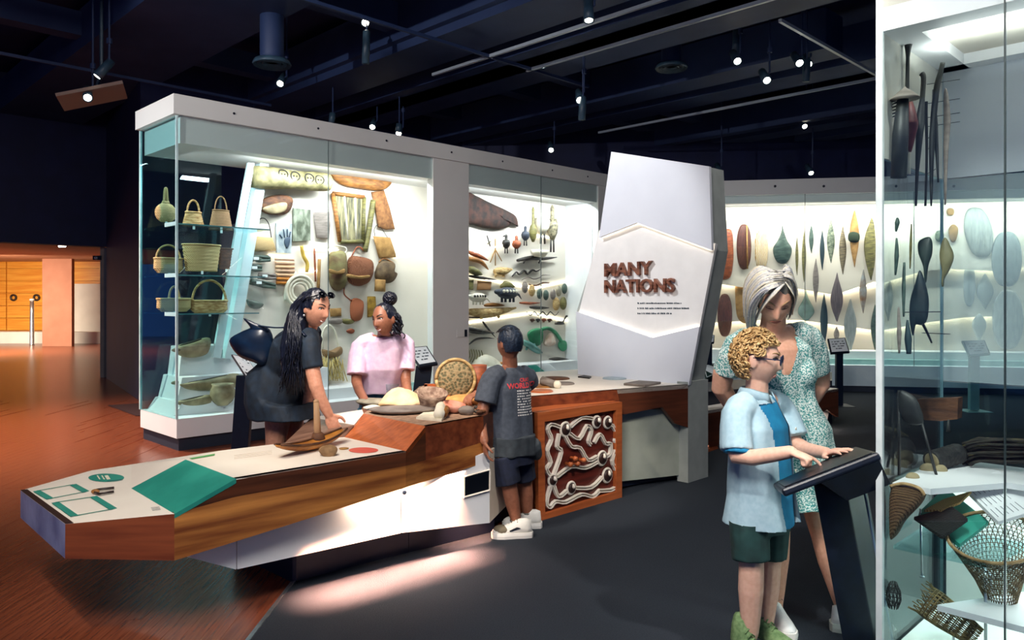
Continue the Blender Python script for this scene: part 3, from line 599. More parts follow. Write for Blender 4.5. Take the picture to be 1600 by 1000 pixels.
bird(821, 353, 384, 11, 'dark blue carved animal sitting upright', plain('blue_black', '2c323f', .6), .4)
bird(833, 323, 378, 10, 'slim olive carved bird with long neck', OLIVE, .2, False, head=.5)
bird(848, 318, 381, 19, 'tall white bodied carved bird with dark neck', BONE, .2, True, head=.4)
bird(863, 320, 394, 15, 'tall patterned carved bird at the right of the group', mat('dappled', '2e2a20', '9c9274', .6, scale=26, bump=.3), -.2, True, head=.35)
c = CP(843, 402, BW - .15); obj('carved_bowl', lathe(c, [(.001, 0), (.1, .01), (.16, .06), (.17, .11), (.15, .11), (.12, .05), (.001, .03)], 20, Z, .6, W), BONE, smooth=True, label='pale oval carved bowl under the tall birds', cat='bowl')
def lizard(pts, r, m, lab, legs=(), name='carved_lizard', wd=BW - .06):
    q = spl([CP(x, y, wd) for x, y in pts], 4); n = len(q); rad = [r * (.25 + .9 * math.sin(PI * min(1, .12 + i / (n - 1) * .95)) ** .8) for i in range(n)]
    t = thing(name, lab, 'carving', q[n // 2]); obj('body', tube(q, rad, 8), m, t, True)
    for (x0, y0, x1, y1) in legs: obj('leg', tube([CP(x0, y0, wd), CP(x1, y1, wd - .02)], r * .4, 6), m, t, True)
    return t
lizard([(808, 407), (830, 403), (850, 404), (870, 402)], .03, BLACKW, 'long dark carved lizard under the pale bowl', ((822, 405, 818, 411), (845, 404, 842, 411)))
lizard([(732, 394), (748, 400), (763, 407)], .03, RUST, 'red brown carved stick at the pillar, upper one')
lizard([(732, 404), (750, 408), (763, 421)], .032, OCHRE, 'ochre bent stick at the pillar, below the red one')
lizard([(732, 420), (742, 424), (753, 429)], .05, OLIVE, 'short fat olive carving at the pillar')
lizard([(732, 431), (752, 434), (775, 437)], .02, BLACKW, 'thin black stick under the olive carving')
lizard([(773, 424), (785, 424), (800, 421)], .055, FUR, 'pale brown long tailed carved animal', ((776, 426, 774, 432), (786, 427, 787, 432)), 'carved_animal')
def snake(pts, r, m, lab): 
    q = [CP(x, y, BW - .03) for x, y in pts]; q = spl(q, 3); n = len(q); obj('carved_snake', tube(q, [r * (.5 + .6 * math.sin(PI * (i + 1) / (n + 1))) for i in range(n)], 7), m, smooth=True, label=lab, cat='carving', group='carved snakes')
snake([(800, 432), (807, 425), (811, 429), (819, 423), (824, 428), (832, 422), (838, 424), (844, 421)], .016, BLACKW, 'thick black zigzag snake under the lizard')
snake([(815, 438), (825, 433), (834, 436), (843, 434), (848, 430), (860, 430)], .008, GREYB, 'thin grey wavy snake')
snake([(826, 444), (838, 446), (848, 442), (858, 442)], .012, BARK, 'brown curving snake above the row of eggs')
snake([(823, 487), (829, 493), (835, 487), (841, 493), (848, 487), (854, 493), (860, 487), (867, 493), (873, 487)], .009, BLACKW, 'thin black zigzag snake near the bottom')
relief('woven_mat', [(728, 438), (740, 437), (739, 453), (728, 452)], .02, OLIVE, 'small green woven square beside the pillar', 'mat', sm=False)
relief('woven_mat', [(746, 439), (768, 440), (767, 453), (745, 453)], .02, mat('ochre_weave', '8a5d33', 'c09060', .85, scale=40, kind='weave', bump=.6, lo=.05, hi=.5), 'brown woven rectangle next to the small green square', 'mat', sm=False)
def beast(px, py, w_, h_, m, lab, legs=4, spots=None):
    c = CP(px, py, BW - .12); sc = c.y / F; a = w_ * sc / 2 / .72; b = h_ * sc / 2
    t = thing('carved_beast', lab, 'carving', c - Z * b * 1.5, 'carved beasts'); obj('body', ellip(c, U * a, W * b * .8, Z * b), m, t, True)
    obj('head', ellip(c - U * a * .95 + Z * b * .2, U * a * .32, W * b * .4, Z * b * .45), m, t, True)
    obj('tail', tube([c + U * a * .8, c + U * a * 1.15 - Z * b * .3, c + U * a * 1.4 - Z * b], [b * .3, b * .18, b * .05], 7), m, t, True)
    for s_ in (-.55, -.2, .25, .6)[:legs]: obj('leg', tube([c + U * a * s_, c + U * a * s_ - Z * b * 1.5], b * .22, 7), m, t, True)
    if spots:
        for k in range(5): obj('spot', ball(c + U * a * (-.6 + .3 * k) - W * b * .62 + Z * b * .3, b * .28, 8, 6), spots, t, True)
beast(747, 465, 26, 15, BONE, 'white banded carved beast beside the pillar', 4, BLACKW)
beast(793, 458, 32, 19, plain('blue_black', '2c323f', .6), 'large blue black carved beast with white spot', 4, BONE)
t = relief('leafy_carving', [(781, 449), (788, 439), (800, 443), (804, 449), (792, 451)], .04, OLIVE, 'small leafy green carving on the large beast\'s back', 'carving')
for k, (x, y, w_, mm) in enumerate(((820, 449, 9, GREYB), (831, 454, 9, FUR), (843, 459, 8, DGREEN), (853, 461, 8, DGREEN), (864, 460, 8, GREYB), (873, 455, 8, STONE), (882, 451, 8, DGREEN), (869, 475, 10, FUR), (880, 474, 10, OLIVE))):
    c = CP(x, y, BW - .06); r = w_ * c.y / F / 2 / .72; lab = ('grey', 'tan', 'leaf green', 'teal', 'pinkish grey', 'pale grey', 'dark slate', 'golden', 'olive')[k]
    n = ('first and largest in the row', 'second in the row', 'third in the row', 'fourth in the row', 'fifth in the row', 'sixth in the row', 'last in the row', 'below the row, left', 'below the row, right')[k]
    obj('carved_egg', ellip(c, U * r * .95, W * r * .7, Z * r * 1.5), mm, smooth=True, label=lab + ' carved egg, ' + n, cat='egg', group='carved eggs on the board')
lizard([(732, 487), (755, 489), (780, 487), (806, 481)], .06, FUR, 'long pale carved crocodile across the board', ((752, 490, 752, 498), (776, 489, 780, 497)), 'carved_crocodile')
lizard([(757, 477), (772, 476), (788, 477)], .025, OCHRE, 'short ochre stick above the crocodile'); lizard([(812, 473), (828, 474), (845, 473)], .018, RUST, 'thin red stick right of the crocodile'); lizard([(828, 480), (842, 481), (858, 481)], .024, BLACKW, 'black stick below the thin red stick')
lizard([(732, 496), (755, 496), (777, 494)], .012, BLACKW, 'very thin black stick under the crocodile')
for k in range(4): beast(832 + k * 9, 500, 7, 5, (BARK, BLACKW, RUST, BARK)[k], ('first', 'second', 'third', 'fourth')[k] + ' tiny dark beast in the row above the green fish', 3)
t = relief('carved_emu', [(867, 507), (870, 502), (878, 502), (881, 507)], .04, BLACKW, 'small black carved emu with raised neck at right', 'carving'); rod('neck', [(879, 504), (883, 497), (885, 494), (889, 495)], .015, BLACKW, '', '', parent=t)
t = relief('leaf_fish', [(824, 520), (836, 513), (846, 514), (848, 524), (846, 536), (838, 541), (828, 534)], .05, mat('bright_green', '1e6a48', '2f8a5c', .5, scale=8, bump=.2), 'bright green fish shaped carving with arched stem', 'carving')
rod('stem', [(846, 515), (856, 513), (866, 518), (873, 527), (877, 534)], .03, MATS['bright_green'], '', '', parent=t)
relief('tail_fin', [(874, 533), (884, 533), (885, 545), (879, 549), (872, 542)], .03, MATS['bright_green'], '', '', parent=t)
relief('shell_heart', [(850, 534), (857, 521), (863, 522), (868, 536), (860, 541), (851, 540)], .05, mat('pink_shell', 'c7a48c', 'eadccb', .5, scale=9), 'pink and white shell inside the green arch', 'shell')
lizard([(817, 534), (828, 540), (840, 548), (847, 551)], .05, mat('sea_green', '31605f', '54867c', .5, scale=10), 'sea green carved lizard under the green fish', ((830, 541, 836, 538), (826, 540, 822, 546)))
lizard([(726, 513), (745, 517), (772, 520)], .04, BLACKW, 'dark branch carving left of the boy\'s head'); lizard([(754, 502), (762, 513), (774, 527)], .014, BLACKW, 'thin slanting black stick by the boy\'s head')
lizard([(733, 538), (744, 530), (760, 528), (772, 529)], .014, BLACKW, 'thin bent black twig by the boy\'s head')
t = thing('striped_cage', 'small cage of curved dark twigs beside the pillar', 'cage', CP(742, 565, BW))
for k in range(6): rod('twig', [(732 + k * 4, 545 + k * .5), (734 + k * 4, 556), (730 + k * 4, 566)], .007, OLIVE, '', '', parent=t)
relief('paper_dome', [(733, 578), (742, 562), (758, 554), (772, 560), (781, 572), (770, 583), (752, 588), (738, 586)], .14, BONE, 'cream bark dome left of the boy', 'dome')
relief('bark_slab', [(755, 586), (770, 572), (783, 565), (785, 570), (772, 580), (760, 589)], .05, OCHRE, 'ochre bark slab leaning by the boy\'s shoulder', 'slab')
t = thing('leaf_stand', 'small dark stand draped with long leaves at right', 'stand', CP(874, 585, BW))
relief('top', [(857, 561), (872, 558), (890, 562), (878, 565)], .05, BLACKW, '', '', BW - .1, parent=t)
for k in range(7): rod('leaf', [(870 + k * 2, 563), (871 + k * 3, 572), (869 + k * 4 - 2, 583)], .012, OLIVE, '', '', BW - .14, parent=t)
relief('teal_label', [(824, 571), (838, 570), (861, 588), (840, 592)], .012, TEAL, 'teal triangular label panel on the case floor', 'panel', .3, sm=False)
relief('white_label', [(840, 570), (858, 568), (876, 584), (862, 588)], .012, WHITE, 'white slanted label panel beside the teal one', 'panel', .3, sm=False)
# ================================================================== shield case across the back
A2 = V3((3.05, 12.35, 0)); B2 = V3((9.6, 11.2, 0)); X2 = (B2 - A2).normalized(); N2 = V3((X2.y, -X2.x, 0)); L2 = (B2 - A2).length    # N2 to the viewer
def Q2(px, py, back=0.0): return PL(px, py, A2 - N2 * back, N2)
def b2(s0, s1, w0, w1, z0, z1): return obox(A2 + X2 * (s0 + s1) / 2 - N2 * (w0 + w1) / 2 + Z * (z0 + z1) / 2, X2 * (s1 - s0) / 2, N2 * (w1 - w0) / 2, Z * (z1 - z0) / 2)
case2 = thing('shield_case', 'wide white wall case displaying shields and clubs behind the visitors', 'display case', A2)
obj('kick_base', b2(0, L2, .04, 1, 0, .1), plain('kick_dark', '20293a', .6), case2)
obj('white_base', b2(0, L2, 0, 1, .1, .42), mat('cool_base', 'c4d6dd', 'cddde2', .5), case2)
obj('top_cap', b2(0, L2, 0, 1, 3.12, 3.36), GREYW, case2)
obj('soffit', b2(0, L2, .1, 1, 3.0, 3.12), GREYW, case2)
WB2 = mat('warm_board', 'e6d9c6', 'efe4d4', .6, scale=1.5)
obj('end_panel', b2(-.05, 0, 0, 1, 0, 3.36), GREYW, case2)
# three folded tiers of back board, each leaning out over the next
def tier(pts, bk, th=.03): return obj('back_board', slab([Q2(x, y, bk) for x, y in pts], N2 * th), WB2, case2)
tier([(1100, 318), (1225, 312), (1370, 314), (1640, 312), (1640, 410), (1560, 424), (1480, 420), (1440, 424), (1378, 443), (1365, 440), (1305, 461), (1240, 450), (1180, 452), (1100, 440)], .62)
tier([(1100, 436), (1640, 400), (1640, 500), (1560, 494), (1505, 496), (1440, 505), (1380, 516), (1365, 516), (1250, 500), (1190, 500), (1100, 505)], .74)
tier([(1100, 490), (1640, 480), (1640, 600), (1100, 610)], .86)
for pts in ([(1100, 440), (1180, 452)], [(1240, 450), (1305, 461)], [(1305, 461), (1378, 443)], [(1378, 443), (1440, 424)], [(1480, 420), (1560, 424)], [(1560, 424), (1640, 410)]):
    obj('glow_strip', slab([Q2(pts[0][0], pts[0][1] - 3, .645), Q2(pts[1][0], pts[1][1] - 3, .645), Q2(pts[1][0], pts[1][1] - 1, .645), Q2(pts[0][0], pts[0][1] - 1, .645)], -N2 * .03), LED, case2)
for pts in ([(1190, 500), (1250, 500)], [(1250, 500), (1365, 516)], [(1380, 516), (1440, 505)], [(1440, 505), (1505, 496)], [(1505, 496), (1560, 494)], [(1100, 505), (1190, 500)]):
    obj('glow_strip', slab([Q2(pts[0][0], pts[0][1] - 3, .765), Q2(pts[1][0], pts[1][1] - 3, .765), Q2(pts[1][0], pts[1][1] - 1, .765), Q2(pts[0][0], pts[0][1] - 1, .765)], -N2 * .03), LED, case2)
strip('case_led_and_fill', A2 + X2 * .2 - N2 * .18 + Z * 2.97, B2 - N2 * .18 + Z * 2.97, .08, -N2 * .5 - Z, 105, (1, .96, .9))
obj('white_step', b2(.1, L2, .35, .95, .42, .62), WHITE, case2)
obj('teal_step', b2(1.9, L2 - .3, .2, .8, .42, .50), mat('teal_floor', '8fb9b4', 'a3c8c2', .5), case2)
for s0, s1 in ((0, 1.6), (1.61, 3.2), (3.21, 4.8), (4.81, L2)):
    obj('glass_pane', b2(s0, s1, .004, .012, .42, 3.12), GLASS, case2)
for s in (1.605, 3.205, 4.805): obj('seam', b2(s - .004, s + .004, .0, .014, .42, 3.12), plain('seam_grey', '77807f', .4), case2)
for px in (1127, 1211, 1287, 1400, 1490): obj('lock', lathe(Q2(px, 291, -.002), [(.02, 0), (.02, .01), (.001, .014)], 10, N2), BLACK, case2)
def shield(name, pts, m, lab, th=.05, bk=.56, sm=True, k=4, cat='shield'):
    q = [Q2(x, y, bk) for x, y in pts]
    if sm: q = spl(q, k, True)
    return obj(name, pillow(q, N2, th), m, None, True, lab, cat, 'shields and clubs in the back case')
def oval(x0, y0, x1, y1, tilt=0): 
    cx, cy, a, b = (x0 + x1) / 2, (y0 + y1) / 2, (x1 - x0) / 2, (y1 - y0) / 2
    return [(cx + a * (abs(math.cos(t)) ** .75) * (1 if math.cos(t) > 0 else -1) + tilt * math.sin(t), cy + b * math.sin(t)) for t in [2 * PI * i / 14 for i in range(14)]]
def leaf(x0, y0, x1, y1, bulge=.5):
    cx = (x0 + x1) / 2; a = (x1 - x0) / 2; out = []
    for i in range(9):
        t = i / 8; out.append((cx + a * math.sin(PI * t ** (math.log(.5) / math.log(bulge))) ** 1.2 + .4, y0 + (y1 - y0) * t))
    return out + [(2 * cx - x - .01, y) for x, y in reversed(out[1:-1])]
MAROON = mat('maroon_stripe', '3a1d18', '6b3a2c', .6, scale=30, stretch=(6, 6, .3), bump=.3)
ZIG = mat('zigzag_paint', 'b98a4a', 'ece0c2', .7, scale=14, kind='wave', bump=.3, lo=.4, hi=.6)
GVEIN = mat('veined_green', '3f4b3c', '8b917a', .6, scale=24, bump=.4)
CRACK = mat('cracked_brown', '4a4030', '87785a', .6, scale=18, stretch=(.5, .5, 4), bump=.4)
SLATE = mat('pale_slate_wood', '939590', 'aeb0aa', .65, scale=12, stretch=(3, 3, .6), bump=.3)
SLATED = mat('mid_slate_wood', '7f8686', '959b9a', .65, scale=12, stretch=(3, 3, .6), bump=.3)
shield('bark_shield', [(1129, 361), (1143, 360), (1146, 390), (1145, 415), (1141, 433), (1130, 437), (1123, 430), (1125, 400), (1128, 380)], RUST, 'rust red bark slab shield nearest the sign')
sh = shield('long_shield', oval(1151, 350, 1174, 421), MAROON, 'long rounded maroon shield in the upper row'); 
q = [Q2(x, y, .5) for x, y in ((1167, 352), (1168, 420))]; obj('ridge', tube(q, .012, 6), HIDE, sh, True)
shield('painted_shield', oval(1179, 359, 1200, 421), ZIG, 'yellow and white zigzag painted shield in the upper row')
shield('leaf_club', [(1223, 353), (1225, 362), (1230, 376), (1237, 388), (1235, 402), (1228, 411), (1217, 411), (1210, 402), (1208, 388), (1215, 376), (1221, 362), (1222, 353)], DGREEN, 'dark green onion shaped club above the blonde head', cat='club')
for x0, y0, x1, y1, bu, mm, lab in ((1243, 369, 1247, 432, .5, OLIVE, 'thin olive stick right of the onion shaped club'), (1253, 359, 1259, 443, .5, OLIVE, 'long thin dark stick, taller neighbour of the olive one'), (1264, 350, 1271, 397, .5, DGREEN, 'short dark green blade at the top of the case'), (1281, 357, 1288, 424, .5, plain('ink_green', '24383c', .6), 'narrow ink green blade in the upper row'), (1292, 342, 1304, 413, .48, GVEIN, 'veined grey green club with dark middle band'), (1311, 350, 1322, 431, .5, CRACK, 'cracked brown blade in the upper row'), (1270, 402, 1279, 473, .5, GREYB, 'grey brown blade between the two rows'), (1247, 449, 1272, 502, .7, mat('grey_green', '6e8478', '8aa096', .6, scale=9, bump=.2), 'pale green leaf paddle behind the blonde woman\'s shoulder'), (1282, 458, 1293, 545, .5, plain('ink_green', '24383c', .6), 'ink green paddle by the woman\'s shoulder'), (1298, 424, 1317, 503, .55, mat('mauve_wood', '54494a', '6e6060', .6, scale=10, stretch=(4, 4, .5), bump=.2), 'mauve brown spindle shaped club'), (1343, 419, 1354, 490, .5, mat('two_tone', '7a5634', '9aa0a0', .6, scale=6, bump=.2), 'two toned brown and grey club'), (1361, 475, 1373, 548, .5, DGREEN, 'dark green blade beside the glass case edge'), (1303, 510, 1311, 535, .5, GREYB, 'small grey blade above the info stand')):
    shield('wooden_club', leaf(x0, y0, x1, y1, bu), mm, lab, .035, .6 if y0 < 440 else .7, cat='club')
t = shield('wrapped_spear', leaf(1328, 328, 1342, 418, .45), HIDE, 'tall golden spearhead wrapped with dark fibre', .05, cat='spearhead'); obj('wrapping', pillow(spl([Q2(x, y, .51) for x, y in ((1326, 365), (1334, 362), (1343, 366), (1342, 377), (1334, 379), (1326, 376))], 3, True), N2, .04), plain('fibre_dark', '23301c', .9), t, True)
t = shield('olive_shield', [(1362, 340), (1366, 352), (1368, 375), (1367, 410), (1363, 432), (1361, 438), (1358, 430), (1352, 405), (1350, 382), (1353, 364), (1359, 348)], OLIVE, 'large olive green lens shaped shield', .05)
shield('curved_shield', [(1149, 445), (1155, 440), (1163, 442), (1167, 449), (1164, 462), (1163, 480), (1170, 500), (1162, 505), (1152, 495), (1149, 470)], HIDE, 'tan curved shield beside the blonde hair', bk=.68)
shield('striped_shield', oval(1121, 459, 1144, 526), MAROON, 'dark maroon striped shield in the lower row', bk=.68)
t = shield('split_shield', leaf(1319, 466, 1338, 552, .5), SLATED, 'split grey and brown shield in the lower row', .04, .7)
for pts, mm, lab in ((oval(1507, 324, 1551, 402, 6), SLATE, 'large pale grey shield seen through the right glass, uppermost'), (oval(1549, 362, 1597, 448), SLATED, 'large slate blue shield across the glass seam'), (oval(1505, 412, 1524, 479), SLATED, 'narrow slate shield seen through the right glass'), (leaf(1526, 427, 1552, 483, .5), SLATED, 'pointed oval slate shield seen through the right glass'), (oval(1550, 453, 1599, 546), SLATE, 'largest carved grey shield at the right edge'), (leaf(1519, 490, 1541, 534, .4), SLATE, 'pale leaf shield above the info stand in the right glass'), (leaf(1380, 424, 1395, 502, .5), SLATE, 'grey lens blade just inside the right glass')):
    shield('grey_shield', pts, mm, lab, .05, .58 if pts[0][1] < 420 else .7)
shield('round_disc', oval(1479, 325, 1491, 337), HIDE, 'small tan disc high in the right glass', .03); shield('round_disc', oval(1461, 360, 1475, 378), GVEIN, 'green grey round disc in the right glass', .03)
shield('pear_disc', [(1482, 360), (1486, 352), (1492, 351), (1497, 357), (1496, 368), (1492, 378), (1485, 376)], HIDE, 'tan pear shaped disc in the right glass', .03)
# ------------------------------------------------------------------ information stands
SCREEN = mat('label_print', 'e8eef0', 'f5f8f8', .4, scale=3); INK = plain('print_ink', '3d4852', .6)
def stand(corners, d, leg, lab, dd=(0, 0, 0, 0), post=BLACK, ptw=.07, frame=BLACK, back=V3((0, .05, -.05)), lean=0, ink=True):
    """sloping label desk: corners in pixels (back-left, back-right, front-right, front-left), leg = (top px, py, bottom px, py)"""
    q = [P(x, y, d + e) for (x, y), e in zip(corners, dd)]; ft = P(leg[2], leg[3], d)
    t = thing('info_stand', lab, 'info stand', V3((ft.x, ft.y, 0)), 'information stands')
    c = sum(q, V3()) / 4; n = (q[1] - q[0]).cross(q[3] - q[0]).normalized()
    if n.z < 0: n = -n
    o = obj('desk_frame', slab(q, -n * .03), frame, t); bevel(o, .006)
    o = obj('label_face', slab([c + (p - c) * .86 + n * .001 for p in q], n * .003), SCREEN, t)
    if ink:
        g = []
        for r in range(4):
            for k in range(5):
                if (r * 5 + k) % 4 == 3: continue
                u0, u1, v0 = .12 + k * .16, .12 + k * .16 + .06 + .05 * ((r + k) % 3), .2 + r * .18
                f = lambda u, v: c + (lerp(lerp(q[0], q[1], u), lerp(q[3], q[2], u), v) - c) * .86 + n * .0042
                g.append(slab([f(u0, v0), f(u1, v0), f(u1, v0 + .06), f(u0, v0 + .06)], n * .001))
        obj('print', join(*g), INK, o, kind='stuff')
    a = P(leg[0], leg[1], d); b = V3((ft.x, ft.y, max(0.0, min(ft.z, .02)))) if leg[3] > 560 and abs(ft.z) < .06 else V3((ft.x, ft.y, 0))
    ax = (a - b); s = V3((1, 0, 0)); y = ax.cross(s).normalized()
    o = obj('post', obox((a + b) / 2 + y * -.0, s * ptw, y * .03, ax / 2), post, t); bevel(o, .004)
    obj('foot_plate', box((b.x - .16, b.y - .16, 0), (b.x + .16, b.y + .16, .012)), post, t)
    return t
stand([(361, 553), (386, 557), (402, 583), (385, 590)], 6.35, (384, 586, 373, 772), 'black info stand with sloping label behind the bending woman', (.1, .1, -.1, -.1))
stand([(633, 543), (667, 540), (684, 567), (655, 572)], 6.7, (663, 571, 645, 730), 'black info stand with sloping label beside the girl in pink', (.15, .15, -.12, -.12))
stand([(1293, 529), (1321, 527), (1328, 550), (1298, 552)], 10.4, (1311, 552, 1311, 634), 'slim black info stand below the shields', (.1, .1, -.1, -.1), ptw=.045)
stand([(1503, 532), (1539, 531), (1548, 553), (1514, 556)], 9.9, (1522, 555, 1521, 640), 'grey green info stand seen through the right glass case', (.1, .1, -.1, -.1), mat('grey_green_metal', '5f8488', '6d9296', .4), .06, mat('grey_green_metal', '5f8488', '6d9296', .4))
stand([(1096, 568), (1121, 567), (1124, 583), (1103, 592)], 9.5, (1112, 588, 1106, 720), 'dark info stand half hidden behind the sign', (.1, .1, -.1, -.1), frame=mat('deep_green_frame', '14302c', '1d3d38', .4), ink=False)
stand([(1099, 524), (1117, 523), (1116, 535), (1098, 537)], 9.6, (1107, 537, 1107, 640), 'small lit label stand in the gap between sign and blonde woman', (.05, .05, -.05, -.05), ptw=.04)
# ================================================================== faceted exhibit table
def wood(name, c1, c2, ang=45, sc=3.0, rough=.35): return mat(name, c1, c2, rough, scale=sc, stretch=(.6, 9, 9), rot=(0, 0, -math.radians(ang)), bump=.03, dist=.002, lo=.3, hi=.7, detail=6)
W_RED = wood('red_gum_veneer', '5f2a1a', '8d4a2c', 0); W_HONEY = wood('honey_veneer', '662c17', 'd08a45', 43, 2.0); W_DARK = wood('dark_veneer', '3f2116', '6e3d24', 43)
W_ORANGE = wood('orange_veneer', '9a4a24', 'c46a38', 20, 4); W_GREY = wood('grey_veneer', '6d4d3f', '8c6a58', 45); W_BROWN = wood('brown_veneer', '45251a', '6b3a26', 32)
nA, nB, nE = P(102, 819, 3.24), P(272.5, 803, 3.24), P(32, 766.5, 3.85)
nAb, nBb, nEb = P(101.5, 873, 3.24), P(272.5, 876, 3.24), P(32, 809, 3.85)
NN = (nB - nA).cross(nE - nA).normalized()
if NN.z < 0: NN = -NN
def NP(px, py, off=0): return PL(px, py, nA + NN * off, NN)
ZL, ZH, ZR = .65, .76, .78
def TL(px, py, off=0): return G(px, py, ZL + off)
def TH(px, py, off=0): return G(px, py, ZH + off)
def TR(px, py, off=0): return G(px, py, ZR + off)
table = thing('exhibit_table', 'long faceted timber exhibit table with cream top and floating nose', 'table', G(610, 870))
t2, t1, t3, t4 = NP(205, 763), nB, TL(290, 718), TL(369, 748)
H = NP(205.6, 725.6); H0 = NP(143, 735)
R1, R2, R3, R4, R5 = TL(634, 705), TL(538, 683), TL(445, 692), TH(665, 666), TH(568, 646)
far0 = TL(345, 704)
S1, S2, S3, S4 = TH(755, 650), TR(827, 620), TR(964, 609), TR(1075, 601)
dn = -Z * .03
obj('nose_top', slab([nA, nB, t2, H, H0, nE], -NN * .02), CREAM, table)
obj('nose_end', slab([nA, nE, nEb, nAb], V3((.02, .02, 0))), mat('slate_blue_panel', '5f6a9a', '8b97c4', .4, scale=6), table)
obj('nose_front', slab([nA, nB, nBb, nAb], V3((0, .03, 0))), W_RED, table)
o = obj('edge_strip', slab([nA + NN * .002, nE + NN * .002, nE + NN * .002 + V3((.035, .0, .003)), nA + NN * .002 + V3((.035, .0, .003))], NN * .002), plain('dark_edge', '2d1712', .5), table)
obj('teal_ramp', slab([t1, t4, t3, t2], (0, 0, -.02)), TEAL, table)
obj('ramp_fill', slab([H, t2, t3, far0], dn), CREAM, table)
obj('low_top', slab([t3, t4, R1, R2, R3, far0], -Z * .005), CREAM, table)
obj('wood_ramp', slab([R1, R2, R5, R4], (0, 0, -.03)), W_ORANGE, table)
Q1, Q2_ = G(553, 664, .71), G(487, 652, .71)
obj('side_ramp', slab([R3, R2, Q1, Q2_], (0, 0, -.03)), W_GREY, table)
obj('cream_ledge', slab([Q1, R5, TH(566, 640), G(520, 647, .73), Q2_], (0, 0, -.03)), CREAM, table)
SAND = mat('sand_mat', '8f6f5a', 'b39178', .9, scale=30, bump=.6, dist=.01)
farA, farB = TH(590, 631), TH(735, 588)
obj('sand_top', slab([R4, S1, TH(800, 626), farB, TH(655, 604), TH(635, 622), farA, R5], dn), SAND, table)
obj('right_top', slab([S2, S3, S4, G(1076, 592, ZR), G(903, 577, ZR), G(735, 588, ZR)], dn), CREAM, table)
# front faces
fd = (R1 - nB); fd.z = 0; fd.normalize(); fn = V3((-fd.y, fd.x, 0))          # inward normal of the long front
def FB(px, py, off=0): return PL(px, py, nB + fn * off, fn)
bt = [FB(369, 846), FB(634, 762)]
S1b, R4b = P(757, 723, S1.y), P(665, 752, R4.y)
# two bands of veneer on the long front: dark above, honey below
mid1, mid2, mid3 = FB(369, 776), FB(634, 728), P(757, 690, S1.y)
midR = P(665, 719, R4.y)
obj('front_band', slab([t1, t4, mid1], fn * .03), W_DARK, table)
obj('front_band', slab([t4, R1, mid2, mid1], fn * .03), W_DARK, table)
obj('front_band', slab([R1, R4, midR, mid2], fn * .03), W_DARK, table)
obj('front_band', slab([R4, S1, mid3, midR], fn * .03), W_RED, table)
obj('front_band', slab([t1, mid1, bt[0], nBb], fn * .03), W_HONEY, table)
obj('front_band', slab([mid1, mid2, bt[1], bt[0]], fn * .03), W_HONEY, table)
obj('front_band', slab([mid2, midR, R4b, bt[1]], fn * .03), W_HONEY, table)
obj('front_band', slab([midR, mid3, S1b, R4b], fn * .03), W_HONEY, table)
S2b, S3b, S4b = P(827, 668, S2.y), P(972, 646, S3.y), P(1075, 668, S4.y)
obj('front_band', slab([S1, S2, S2b, S1b], V3((-.02, .03, 0))), W_DARK, table)
obj('front_band', slab([S2, S3, S3b, S2b], V3((-.02, .03, 0))), W_RED, table)
pr = lambda x, y: PL(x, y, S3, V3((-(S4 - S3).y, (S4 - S3).x, 0)))
obj('front_band', slab([S3, S4, S4b, pr(1055, 662), pr(1035, 636), pr(972, 648)], V3((-.02, .03, 0))), W_BROWN, table)
# white side panels with joints
pn = .09
for pts in ([(285, 868), (369, 835), (369, 890)], [(371, 835), (626, 752), (626, 833), (371, 889.5)], [(628, 752), (765, 705), (765, 817), (628, 832.5)]):
    obj('side_panel', slab([FB(x, y, pn) for x, y in pts], fn * .02), WHITE, table)
obj('lock', lathe(FB(631, 769, pn - .002), [(.012, 0), (.012, .01), (.001, .012)], 10, -fn), BLACK, table)
e0, e1 = FB(765, 705, pn), FB(765, 817, pn); e2 = V3((.05, 5.25, e1.z)); e3 = V3((.05, 5.25, e0.z))
obj('side_panel', slab([e0, e3, e2, e1], fn * .02), mat('beige_panel', 'd9cbb8', 'e2d6c4', .5), table)
sc_ = [FB(x, y, pn - .012) for x, y in ((725, 745), (765, 734), (765, 766), (725, 777))]
o = obj('wall_screen', slab(sc_, fn * .012), plain('screen_black', '0d1018', .12), table)
for i in range(4): obj('bezel', tube([sc_[i], sc_[(i + 1) % 4]], .006, 4), CREAM, o)
strip('table_led_and_fill', FB(560, 782, .06) + Z * .03, FB(655, 753, .06) + Z * .03, .03, -Z, 7, (1, .72, .52))
strip('table_led_and_fill', FB(480, 812, .01) - Z * .012, FB(655, 757, .02) - Z * .015, .02, -Z - fn * .04 + fd * .1, 24, (1, .45, .29), 62)  # pink strip added under the lip for the glowing band on the carpet
f2 = (S1 - R4); f2.z = 0; f2.normalize(); f2 = V3((-f2.y, f2.x, 0))
strip('table_led_and_fill', R4b + f2 * .02 - Z * .014, S1b + f2 * .02 - Z * .014, .02, -Z - f2 * .04, 34, (1, .45, .29), 66)  # added pink strip continuing the carpet glow to the right
